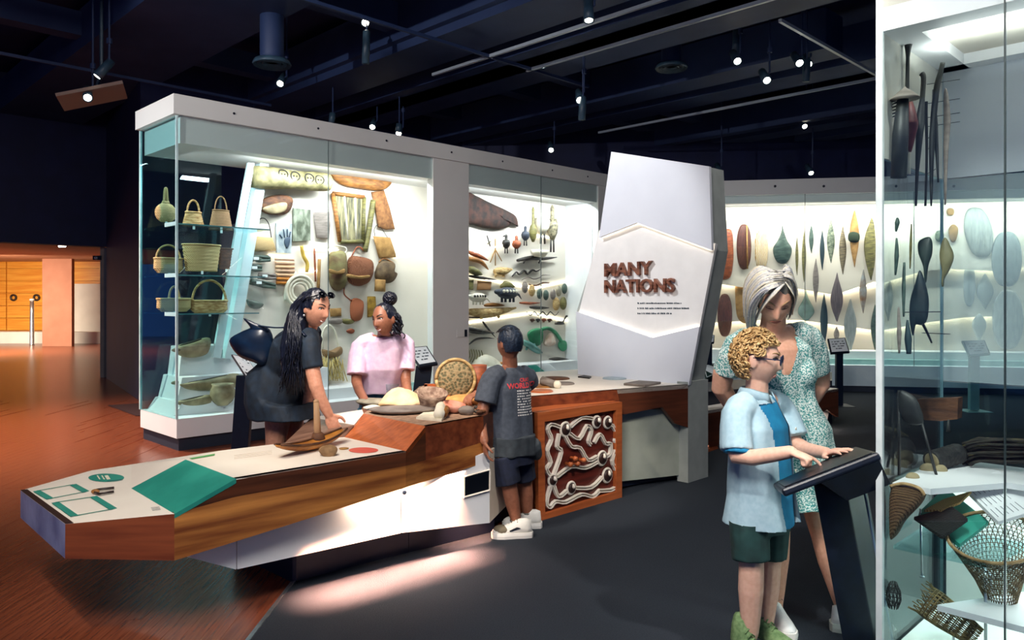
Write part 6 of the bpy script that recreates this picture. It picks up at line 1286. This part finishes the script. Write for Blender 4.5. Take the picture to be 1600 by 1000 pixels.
geo = hd.geo() + [limb([nek - up * .03, lerp(nek, hd.c, .6)], [.052, .046]), rings([(pel - up * .08, r * .15, fz * .11), (pel + up * .02, r * .16, fz * .12), (wai, r * .125, fz * .09), (che, r * .145, fz * .105), (nek - up * .04, r * .11, fz * .07), (nek, r * .05, fz * .05)]),
    limb([rs, rel, rw], [.048, .041, .027]), limb([ls, lel, lw], [.048, .041, .027]), limb([lerp(nek, rs, .4), rs], [.045, .05]), limb([lerp(nek, ls, .4), ls], [.045, .05]),
    limb([rh, lerp(rh, rk, .5), rk, lerp(rk, ra, .4), ra, ra - Z * .05], [.082, .078, .06, .06, .036, .038]), limb([lh, lerp(lh, lk, .5), lk, lerp(lk, la, .4), la, la - Z * .05], [.09, .08, .06, .06, .036, .038])]
geo += hand(rw, P(524, 672, 4.50) - rw, (.1, .55, -.6), .98, 1, (.25, .3, .35, .4), .3, .3)
skinned('body', geo, SK_W, t, .005, 2)
hd.parts(t, '2a1a12', BROWD, 'b0685c', smile=True)
NDRESS = mat('ink_navy_dress', '0e1a26', '16283a', .8, scale=20, bump=.1)
hemc = P(445, 652, 4.80)
skinned('dress', [rings([(hemc, r * .20, f * .22), (lerp(hemc, pel, .5), r * .205, f * .205), (pel + up * .0, r * .20, fz * .175), (wai, r * .148, fz * .112), (che, r * .165, fz * .125), (nek - up * .04, r * .125, fz * .088), (nek - up * .005, r * .062, fz * .062)]), limb([lerp(nek, rs, .4), rs, lerp(rs, rel, .55)], [.06, .064, .062], ends=False), limb([lerp(nek, ls, .4), ls, lerp(ls, lel, .55)], [.06, .064, .062], ends=False)], NDRESS, t, .006, 4, .012, 8)
obj('collar', lathe(nek + up * .0, [(.062, -.01), (.068, .02), (.075, .015), (.085, -.015), (.07, -.02)], 20, up), NDRESS, t, True)
hcut = lambda p: ((p - hd.c).dot(hd.f) > .040 and (p - hd.c).dot(hd.u) < .062) or ((p - hd.c).dot(hd.f) > .0 and (p - hd.c).dot(hd.u) < -.0)
skinned('hair', [ellip(hd.w(0, -.014, .012), hd.r * .084, hd.f * .096, hd.u * .112, 24, 16), limb([hd.w(0, -.06, .03), hd.w(.03, -.085, -.08), P(456, 545, 4.56), P(450, 590, 4.52)], [.07, .075, .07, .03], flat=1)], HAIRB, t, .006, 3, .006, 40, hcut)
ln = []
for k in range(240):
    a = rn.uniform(-1, 1); b = rn.uniform(0, 1); s0 = hd.w(.05 * a + .02, -.03 - .06 * b, .085 - .06 * b)
    m0 = hd.w(.085 + .03 * a * .5, -.07 - .04 * b, -.03); e = P(432 + 38 * rn.random() + 12 * b, 560 + 58 * rn.random(), 4.46 + .12 * rn.random()); m1 = P(448 + 24 * rn.random(), 528 + 10 * rn.random(), 4.46 + .1 * rn.random())
    ln.append([s0, m0, m1, e])
strands('long_hair', ln, .0065, HAIRB, t)
sg = thing('sunglasses', 'black sunglasses pushed up on the bending woman\'s hair', 'sunglasses', hd.w(0, .07, .10))
for e in (-1, 1): obj('lens', ellip(hd.w(.036 * e, .072, .098), hd.r * .032, hd.u * .018 + hd.f * -.012, hd.f * .006 + hd.u * .004, 14, 8), plain('gloss_black', '05070c', .08), sg, True); obj('temple', tube([hd.w(.062 * e, .062, .092), hd.w(.088 * e, .0, .06), hd.w(.086 * e, -.03, .03)], .004, 6), plain('gloss_black', '05070c', .08), sg, True)
obj('earring', ball(hd.w(.08, -.004, -.045), .007), STEEL, t, True)
bgt = thing('shoulder_bag', 'dark blue shoulder bag hanging behind the bending woman', 'bag', P(390, 570, 4.74)); BAGM = mat('blue_leather', '0a1526', '12263f', .3, scale=10, bump=.15)
q = [P(x, y, 4.68) for x, y in ((358, 533), (372, 521), (400, 510), (422, 515), (428, 545), (415, 572), (396, 566), (372, 556))]
obj('bag_body', join(pillow(spl(q, 3, True), V3((.1, -1, .2)), .07), pillow(spl(q, 3, True), V3((-.1, 1, -.2)), .07)), BAGM, bgt, True)
obj('bag_flap', pillow(spl([P(x, y, 4.65) for x, y in ((380, 497), (398, 504), (420, 514), (415, 525), (396, 524), (390, 510))], 3, True), V3((.1, -1, .2)), .02, .01), BAGM, bgt, True)
obj('strap', tube(spl([P(398, 508, 4.66), P(430, 512, 4.58), P(462, 512, 4.55), P(478, 525, 4.5)], 4), .012, 6, True, .4), BAGM, bgt, True)
for e, a in ((ra, 0), (la, 0)): shoe(t, V3((e.x - .05, e.y + .02, 0)), f, .24, plain('gloss_black', '05070c', .08), SOLEG)
# ================================================================== touchscreen in front of the boy
kq = [P(1207, 756, 2.98), P(1338, 697, 2.98), P(1372, 706, 2.58), P(1220, 765, 2.62)]
ki = thing('touchscreen_kiosk', 'black touchscreen on a leaning post in front of the curly haired boy', 'kiosk', V3((P(1362, 1090, 2.78).x, 2.78, 0)))
kn_ = (kq[1] - kq[0]).cross(kq[3] - kq[0]).normalized(); kn_ = kn_ if kn_.z > 0 else -kn_
KB = mat('kiosk_black', '080f1a', '0c1728', .4, scale=20)
bevel(obj('screen_case', slab(kq, -kn_ * .028), KB, ki), .008)
c = sum(kq, V3()) / 4
obj('screen_glass', slab([c + (p - c) * .9 + kn_ * .001 for p in kq], kn_ * .002), plain('kiosk_screen', '0a0f18', .35, spec=.2), ki)
lo = [lerp(kq[0], kq[1], .38), lerp(kq[0], kq[1], .97), lerp(kq[3], kq[2], .97), lerp(kq[3], kq[2], .38)]
obj('under_case', bridge([p - kn_ * .028 for p in lo], [lerp(c, p, .75) - kn_ * .10 + V3((.05, 0, 0)) for p in lo]), KB, ki)
a, b = P(1312, 752, 2.78), V3((P(1376, 1098, 2.78).x, 2.78, 0)); ax = (a - b); s = V3((1, 0, 0))
bevel(obj('post', obox((a + b) / 2, s * .058, V3((.06, .055, 0)), ax / 2), KB, ki), .004)
obj('post_edge', tube([a + V3((.058, -.06, 0)) + V3((-.06, 0, 0)) * .0, b + V3((.058, -.06, 0))], .004, 6), mat('post_edge', '4a6078', '5a7088', .4), ki)
obj('foot_plate', box((b.x - .2, b.y - .2, 0), (b.x + .2, b.y + .2, .014)), KB, ki)
cr = P(1352, 727, 2.66); o = obj('card_reader', obox(cr, V3((.032, 0, .016)), V3((0, .02, 0)), V3((-.008, 0, .022))), mat('olive_plastic', '3c4a46', '4a5852', .5), ki)
obj('reader_label', obox(cr + V3((0, -.021, .004)), V3((.010, 0, .004)), V3((0, .001, 0)), V3((-.003, 0, .008))), WHITE, o)
for k in (-1, 1): obj('screw', ball(cr + V3((.012 * k, -.022, -.018)), .004, 8, 6), STEEL, o)
# ================================================================== tall glass case on the right
RA = V3((1.252, 2.6, 0)); RD = .68; RL = 2.6
def RC(s, dp, z): return RA - W * s + U * dp + Z * z          # s along the front, dp into the case
def RP(px, py, dp): return PL(px, py, RA + U * dp, U)
def fit(dp, pxs):
    k = (min(pxs) - 3 - 800) / F; return max(.02, min(dp, .85 * (RA.y * k - RA.x) / (.7071 * (1 - k))))      # keep a thing inside the end pane
def rbox(s0, s1, d0, d1, z0, z1): return obox(RC((s0 + s1) / 2, (d0 + d1) / 2, (z0 + z1) / 2), -W * (s1 - s0) / 2, U * (d1 - d0) / 2, Z * (z1 - z0) / 2)
rc = thing('tall_case', 'tall glass case at the right edge with spears, baskets and nets', 'display case', RA)
obj('plinth', rbox(-.01, RL, -.01, RD + .01, 0, .20), WHITE, rc); obj('case_floor', rbox(.01, RL, .01, RD, .20, .24), mat('pale_floor', 'd5e2da', 'dfe9e2', .5), rc)
obj('top_cap', rbox(-.01, RL, -.01, RD + .01, 2.74, 3.0), GREYW, rc)
SOFF = mat('soffit_beige', 'cfc8ba', 'd8d2c6', .5)
obj('soffit_frame', join(rbox(.0, RL, .0, .10, 2.36, 2.44), rbox(.0, .10, .1, RD, 2.36, 2.44), rbox(.0, RL, RD - .08, RD, 2.36, 2.44)), WHITE, rc)
for s0, s1 in ((.10, .43), (.435, 1.0), (1.005, RL)): obj('soffit_panel', rbox(s0, s1, .10, RD - .08, 2.40, 2.43), SOFF if s0 < .2 else WHITE, rc)
obj('soffit_lining', join(rbox(0, RL, 0, .004, 2.44, 2.74), rbox(0, .004, 0, RD, 2.44, 2.74), rbox(0, RL, RD - .004, RD, 2.44, 2.74)), SOFF, rc)
obj('glass_pane', rbox(.006, .362, -.004, .004, .2, 2.74), GLASS, rc); obj('glass_pane', rbox(.37, RL, -.004, .004, .2, 2.74), GLASS, rc)
obj('glass_pane', rbox(-.004, .004, .006, RD - .006, .2, 1.93), GLASS, rc)
for z0, z1, mm in ((.2, 1.12, TEALGLASS), (1.125, 1.93, reflection_pane('reflection_haze_thin', (.92, .97, .97), .22, (.72, .82, .84))), (1.935, 2.36, reflection_pane('reflection_haze_thick', (.9, .95, .97), .80, (.74, .78, .82)))): obj('glass_pane', rbox(.006, RL, RD - .004, RD + .004, z0, z1), mm, rc)  # pale haze in the upper back panes stands for a bright reflection
obj('corner_post', rbox(-.010, .010, -.010, .010, .0, 3.0), mat('polished_edge', 'c9d6d6', 'dfe8e8', .2), rc); obj('corner_post', rbox(-.005, .005, RD - .005, RD + .005, .2, 2.74), EDGE, rc)
obj('seam', rbox(.364, .368, -.006, .006, .2, 2.74), plain('seam_dark', '2e3c3e', .4), rc)
obj('upper_platform', slab([RC(.02, .06, .80), RC(.02, RD - .03, .80), RC(RL, RD - .03, .80), RC(RL, .34, .80), RC(.30, .34, .80), RC(.14, .06, .80)], Z * .02), WHITE, rc)
obj('riser', slab([RC(.03, RD - .05, .24), RC(RL, RD - .05, .24), RC(RL, RD - .05, .80), RC(.03, RD - .05, .80)], U * .02), MATS['pale_floor'], rc)
obj('lower_platform', slab([RC(.16, .06, .42), RC(.34, .40, .42), RC(RL, .40, .42), RC(RL, .06, .42)], Z * .02), WHITE, rc)
obj('glass_shelf', slab([RC(.03, .04, .60), RC(.03, .40, .60), RC(.36, .38, .60), RC(.30, .04, .60)], Z * .012), TEALGLASS, rc)
strip('case_led_and_fill', RC(.1, .12, 2.42), RC(1.8, .12, 2.42), .06, -Z + U * .35, 60, (.95, 1, .98)); strip('case_led_and_fill', RC(.1, .3, 2.30), RC(1.6, .3, 2.30), .03, Z * 1.0, 6, (.98, 1, .96))
obj('glass_pane', rbox(-.004, .004, .006, RD - .006, 1.935, 2.74), reflection_pane('reflection_haze_cream', (.9, .95, .93), .72, (.78, .76, .68)), rc)  # cream haze painted into the end pane for the same reflected light
strip('case_led_and_fill', RC(.1, .54, .79), RC(1.6, .54, .79), .03, -Z - U * .15, 10, (.92, 1, .98))  # strip added under the platform to brighten the lower case
# weapons hung high in the case
HB = mat('charcoal_wood', '14171a', '2c2e2c', .5, scale=12, bump=.2)
def hang(name, pts, rad, m, lab, dp=.34, seg=8, flat=1.0, cat='spear'):
    dp = fit(dp, [p[0] for p in pts]); q = spl([RP(x, y, dp) for x, y in pts], 4); n = len(q); rr = []
    for i in range(n):
        t_ = i / (n - 1) * (len(rad) - 1); j = min(int(t_), len(rad) - 2); rr.append(rad[j] + (rad[j + 1] - rad[j]) * (t_ - j))
    return obj(name, tube(q, rr, seg, True, flat), m, None, True, lab, cat, 'weapons hung in the tall case')
hang('knobbed_club', [(1420, 66), (1419, 74), (1418, 110), (1417, 160)], [.008, .014, .007, .007, .008], HB, 'slim black club with round knob, tallest in the right case', .38, cat='club')
HP = fit(.34, [1396]); t = thing('hooded_pole', 'dark hooded pole with drooping cap, left in the tall case', 'pole', RP(1404, 275, HP))
obj('hood', lathe(RP(1414, 155, HP), [(.048, 0), (.044, .006), (.02, .028), (.005, .038), (.001, .045)], 18), GREYB, t, True); obj('pole_body', tube([RP(1411, 152, HP), RP(1407, 210, HP), RP(1404, 278, HP)], [.018, .026, .026], 10), HB, t, True)
for k in range(5): obj('barb', tube([RP(1402, 160 + k * 5, HP), RP(1394, 163 + k * 5, HP)], [.004, .002], 5), HB, t, True)
HP = fit(.36, [1418])
t = thing('red_paddle', 'dark red tapering paddle behind the hooded pole', 'paddle', RP(1424, 245, HP)); obj('blade', pillow(spl([RP(x, y, HP) for x, y in ((1420, 156), (1426, 158), (1434, 188), (1432, 205), (1424, 236), (1419, 238), (1418, 200))], 3, True), -U, .012), mat('dark_red_wood', '4a1c1a', '6e2d28', .5, scale=10), t, True); obj('shaft', tube([RP(1421, 200, HP), RP(1420, 272, HP)], .006, 6), BONE, t, True)
hang('hooked_club', [(1440, 115), (1443, 122), (1441, 155), (1438, 190), (1433, 270), (1431, 322)], [.010, .009, .009, .016, .006, .004], HB, 'hooked black club that narrows to a point', .34, cat='club')
hang('thin_spear', [(1447, 159), (1447, 175), (1448, 240), (1446, 322)], [.007, .006, .005, .004], HB, 'thin straight black spear in the tall case', .36)
hang('curved_bow', [(1473, 98), (1470, 112), (1464, 135), (1459, 180), (1456, 230), (1455, 322)], [.008, .009, .011, .011, .010, .003], HB, 'long curved black bow reaching to the soffit', .34, cat='bow')
hang('slim_spear', [(1459, 140), (1461, 195), (1464, 240), (1466, 285)], [.005, .010, .006, .003], HB, 'short dark spear crossing behind the curved bow', .37)
hang('blade_spear', [(1477, 138), (1478, 150), (1480, 190), (1478, 240), (1477, 320)], [.003, .012, .018, .012, .004], GREYB, 'flat brown blade spear, rightmost of the weapons', .34, flat=.5)
rk = thing('wire_rack', 'thin wire rack that holds the weapons', 'rack', RP(1440, 285, .40))
for y in (130, 160, 182, 196, 215, 232, 270): obj('wire', tube([RP(1448, y + 2, .42), RP(1500 if y < 200 else 1462, y - 6, .42)], .0012, 4), BLACK, rk)
# paddles hung at mid height
def hleaf(name, pts, m, lab, dp=.36, th=.014):
    dp = fit(dp, [p[0] for p in pts]); return obj(name, pillow(spl([RP(x, y, dp) for x, y in pts], 4, True), -U, th, .008), m, None, True, lab, 'paddle', 'paddles hung in the tall case')
hleaf('dark_paddle', [(1446, 371), (1455, 373), (1456, 395), (1450, 415), (1447, 440), (1445, 440), (1443, 418), (1435, 395), (1435, 378)], mat('bottle_green', '1f2a24', '33423a', .5, scale=9), 'dark bottle green teardrop paddle in the tall case')
hleaf('olive_paddle', [(1477, 371), (1484, 382), (1490, 400), (1484, 420), (1475, 436), (1474, 447), (1471, 446), (1472, 425), (1468, 400), (1471, 380)], mat('khaki_wood', '6a6544', '8a845e', .5, scale=9), 'khaki green folded leaf paddle in the tall case', .4)
hleaf('large_paddle', [(1437, 422), (1445, 440), (1451, 470), (1448, 500), (1440, 508), (1430, 508), (1426, 525), (1421, 500), (1422, 470), (1430, 442)], mat('ink_leaf', '141f22', '26363a', .5, scale=9), 'largest ink black leaf paddle in the tall case', .38)
for pts, rad, mm, lab in (([(1401, 372), (1401, 400), (1399, 430)], [.003, .008, .003], DGREEN, 'small green blade hung by the corner post'), ([(1413, 410), (1412, 450), (1412, 495)], [.004, .007, .003], DGREEN, 'thin green rod left of the large paddle'), ([(1418, 500), (1419, 530), (1420, 553)], [.003, .013, .008], plain('ink_green', '24383c', .6), 'short dark spatula below the large paddle'), ([(1404, 480), (1405, 520), (1405, 552)], [.003, .008, .003], GREYB, 'grey spindle below the thin green rod'), ([(1432, 490), (1445, 512), (1456, 536)], [.006, .005, .003], HB, 'black rod slanting below the large paddle'), ([(1402, 340), (1402, 348), (1400, 362)], [.003, .009, .003], DGREEN, 'tiny green leaf hung near the top of the lower rack'), ([(1424, 350), (1423, 385), (1422, 420)], [.002, .005, .002], OLIVE, 'very thin olive spear left of the teardrop paddle')):
    hang('hung_rod', pts, rad, mm, lab, .37, cat='rod')
for pts, lab in (([(1413, 488), (1470, 487)], 'thin wire holding the large paddle'), ([(1440, 520), (1485, 522)], 'thin wire under the olive paddle')): hang('wire_holder', pts, [.0015, .0015], BLACK, lab, .40, 4, cat='wire')
# things on the upper platform
ZP = .82
def UP(px, py, z=ZP): return G(px, py, z)

t = thing('dark_shield_box', 'dark brown carved wooden trough hanging at the back of the case', 'trough', RP(1466, 658, .5)); obj('trough', slab([RP(x, y, .5) for x, y in ((1432, 624), (1497, 622), (1496, 655), (1470, 658), (1440, 656))], U * .06), BARK, t)
obj('peg', tube([RP(1482, 656, .49), RP(1482, 675, .49)], [.004, .008], 7), HB, t, True)
hleaf('dark_spade', [(1405, 610), (1430, 622), (1443, 655), (1436, 664), (1415, 660), (1404, 640)], HB, 'large dark spade shaped blade behind the corner post', .3)
for a_, b_, lab in (((1405, 610), (1405, 742), 'upright black display rod behind the corner post'), ((1440, 660), (1463, 742), 'slanting black stick resting on the stones')):
    fd_ = fit(.3, [a_[0]]); q = [RP(a_[0], a_[1], fd_), RP(b_[0], b_[1], fd_)]; obj('black_rod', tube(q, .005, 7), HB, None, True, lab, 'rod')
c = RP(1478, 714, .46); t = thing('coiled_tube', 'dark coiled fibre tube lying on the platform', 'basket', c - Z * .045); ax = V3((.85, .35, .12)).normalized()
obj('tube_wall', lathe(c - ax * .075, [(.028, 0)] + [(.038 + .003 * math.sin(k * 3.1), .012 * k) for k in range(13)] + [(.03, .155), (.001, .15)], 22, ax), mat('black_coil', '121416', '2b2c2a', .7, scale=60, bump=.6), t, True)
obj('tube_mouth', lathe(c - ax * .078, [(.026, 0), (.032, .004), (.026, .01), (.001, .012)], 20, ax), GOURD, t, True)
def pebble(px, py, dp, rx, rz, lab, m=None, nm='smooth_stone'):
    c = RP(px, py, dp); obj(nm, ellip(c, V3((rx, 0, 0)), V3((0, rx * .7, 0)), V3((0, 0, rz)), 18, 12), m or mat('tan_stone', '8a7c5c', 'a99a78', .7, scale=20, bump=.2), None, True, lab, 'stone', 'stones in the tall case')
pebble(1450, 733, .36, .030, .022, 'oval tan stone below the coiled tube, left one'); pebble(1470, 736, .38, .024, .024, 'upright tan stone below the coiled tube, right one'); pebble(1462, 724, .41, .016, .018, 'small tan stone leaning on the pair'); pebble(1426, 746, .19, .024, .018, 'round tan stone sitting on the flat grindstone')
pebble(1429, 756, .19, .060, .010, 'flat dark grindstone near the corner post', STONE)
t = thing('bark_bundle', 'long bundle of dark fibrous bark across the platform', 'bundle', RP(1560, 715, .55)); g = []
for k in range(70):
    y = 684 + 36 * rn.random(); d_ = .50 + .1 * rn.random(); x0 = 1503 + rn.random() * 14; g.append(tube(spl([RP(x0, y + 8, d_), RP(1530, y - 2 + 6 * rn.random(), d_), RP(1570, y + 4 * rn.random(), d_), RP(1625, y + 6 * rn.random(), d_)], 3), .0045, 5))
obj('fibres', join(*g[:60]), mat('black_fibre', '0f0f0d', '2e2a20', .8, scale=40, bump=.4), t, True, kind='stuff'); obj('pale_fibres', join(*g[60:]), mat('moss_fibre', '5a5230', '7d7446', .8, scale=30), t, True, kind='stuff')
obj('core_bark', tube([RP(1508, 704, .56), RP(1560, 702, .56), RP(1625, 706, .56)], [.015, .03, .03], 10), MATS['black_fibre'], t, True)
sh = [RP(1497, 752, .33), RP(1560, 736, .50), RP(1640, 790, .36), RP(1560, 815, .16)]
t = thing('text_sheet', 'white tilted text sheet on the platform', 'text sheet', sh[0] - Z * .02); obj('sheet', slab(sh, V3((0, .002, -.012))), WHITE, t)
sn = (sh[1] - sh[0]).cross(sh[3] - sh[0]).normalized(); sn = sn if sn.z > 0 else -sn; g = []
def shp(u, v): return lerp(lerp(sh[0], sh[1], u), lerp(sh[3], sh[2], u), v) + sn * .001
for col_ in range(3):
    for row in range(6):
        v0 = .22 + col_ * .26; u0 = .06 + row * .10; g.append(slab([shp(u0, v0), shp(u0 + .012, v0), shp(u0 + .012, v0 + .18), shp(u0, v0 + .18)], sn * .0006))
obj('print', join(*g), mat('soft_ink', '7a848a', '8a949a', .6), t, kind='stuff')
obj('teal_board', slab([RP(1436, 800, .22), RP(1477, 761, .34), RP(1545, 815, .26), RP(1500, 850, .14)], V3((0, .004, -.014))), TEAL, None, False, 'sloping teal board under the woven mats', 'board')
t = obj('woven_mat', slab([RP(1444, 800, .18), RP(1475, 783, .24), RP(1518, 771, .27), RP(1500, 788, .2), RP(1470, 800, .16)], Z * .008), mat('gold_weave', 'a27b3c', 'd9b672', .8, scale=60, stretch=(1, 3, 1), kind='wave', bump=.6, lo=.3, hi=.7), None, False, 'golden woven mat with pointed corner on the teal board', 'mat')
obj('woven_mat', slab([RP(1428, 812, .14), RP(1488, 796, .18), RP(1512, 815, .16), RP(1472, 843, .08)], Z * .01), mat('black_weave', '0e1012', '22221e', .8, scale=70, kind='weave', bump=.6), None, False, 'black woven mat in front of the golden one', 'mat')
# nets and baskets near the glass
def netting(c, ax, prof, nm, m, t, n_=30, rows=12, r=.0016, sx=1.0, hel=.6, ref=None):
    """open knotted net on a surface of revolution"""
    axis = V3(ax).normalized(); a = V3(ref) if ref is not None else axis.orthogonal(); y = axis.cross(a).normalized(); x = y.cross(axis); g = []
    L_ = prof[-1][1]
    def pt(u, th):
        t_ = u * (len(prof) - 1); j = min(int(t_), len(prof) - 2); k = t_ - j; rr = prof[j][0] * (1 - k) + prof[j + 1][0] * k; h = prof[j][1] * (1 - k) + prof[j + 1][1] * k
        return V3(c) + axis * h + (x * math.cos(th) * sx + y * math.sin(th)) * rr
    for s_ in (-1, 1):
        for i in range(n_): g.append(tube([pt(k / rows, 2 * PI * i / n_ + s_ * hel * k / rows) for k in range(rows + 1)], r, 4))
    for k in range(1, rows): g.append(tube([pt(k / rows, 2 * PI * i / 28) for i in range(29)], r, 4))
    return obj(nm, join(*g), m, t, True, kind='stuff'), pt
NETM = mat('brown_net', '3a2c1a', '6e5836', .8, scale=40); CANE = mat('cane_rim', '8a6b42', 'b8976a', .7, scale=40, bump=.4)
t = thing('net_basket', 'large cone shaped net basket with cane rim at the lower right', 'basket', RP(1585, 1000, .1))
c = RP(1552, 838, .17); ax = V3((.30, .30, -1)).normalized()
_, pt = netting(c, ax, [(.135, 0), (.125, .03), (.10, .09), (.072, .16), (.048, .25), (.03, .34)], 'net', NETM, t, 46, 26, .0013, 1.0, .9)
obj('cane_rim', tube([pt(0, 2 * PI * i / 40) for i in range(41)], .0055, 8), CANE, t, True); obj('cane_binding', tube([pt(.02, 2 * PI * i / 160) + V3((0, 0, .006 * math.sin(i * 1.9))) for i in range(161)], .002, 5), CANE, t, True)
obj('stand_rod', tube([RP(1540, 880, .20), RP(1540, 1020, .20)], .005, 8), STEEL, t, True)
t = thing('net_trap', 'woven cane trap with ragged mouth at the bottom of the case', 'trap', RP(1475, 1000, .16))
c = RP(1450, 940, .16); ax = (RP(1532, 1000, .16) - c).normalized()
_, pt = netting(c, ax, [(.052, -.01), (.054, .02), (.05, .07), (.042, .12), (.034, .17)], 'net', mat('cane_net', '4a3a20', '8a7448', .8, scale=40), t, 20, 11, .0020, 1.0, .5)
g = [tube([pt(0, a_), pt(0, a_) - ax * rn.uniform(.01, .03) + V3((rn.uniform(-.01, .01), 0, rn.uniform(-.01, .01)))], .0018, 4) for a_ in [2 * PI * i / 34 for i in range(34)]]
obj('ragged_ends', join(*g), MATS['cane_net'], t, True, kind='stuff'); obj('stand_rod', tube([RP(1490, 985, .2), RP(1490, 1040, .2)], .004, 6), STEEL, t)
t = thing('wicker_basket', 'broad brown wicker basket just inside the corner post', 'basket', RP(1400, 830, .07))
obj('wicker_wall', pillow(spl([RP(x, y, .07) for x, y in ((1392, 762), (1412, 757), (1436, 763), (1444, 772), (1436, 790), (1412, 815), (1397, 840), (1390, 835))], 4, True), -U, .03, .03), mat('wicker', '4a3420', '8a6a48', .8, scale=70, kind='weave', bump=.8, lo=.05, hi=.5), t, True)
obj('wicker_rim', tube(spl([RP(x, y, .055) for x, y in ((1391, 760), (1412, 756), (1436, 763), (1444, 774))], 5), .006, 8), CANE, t, True)
t = thing('small_net_basket', 'small black net basket beside the corner post near the floor', 'basket', RP(1396, 950, .07)); netting(RP(1396, 950, .07), (0, 0, 1), [(.014, 0), (.024, .03), (.022, .06), (.010, .09)], 'net', HB, t, 12, 6, .0018)
for x, y0, y1, lab in ((1438, 795, 902, 'slim upright steel display rod carrying the teal board'), (1547, 895, 925, 'short steel display rod under the net basket')):
    a_, b_ = RP(x, y0, .22), RP(x + 3, y1, .22); t = thing('display_rod', lab, 'rod', b_); obj('rod', tube([a_, b_], .0035, 8), STEEL, t, True); obj('rod_foot', lathe(b_, [(.008, 0), (.008, .004), (.003, .006)], 12), STEEL, t)
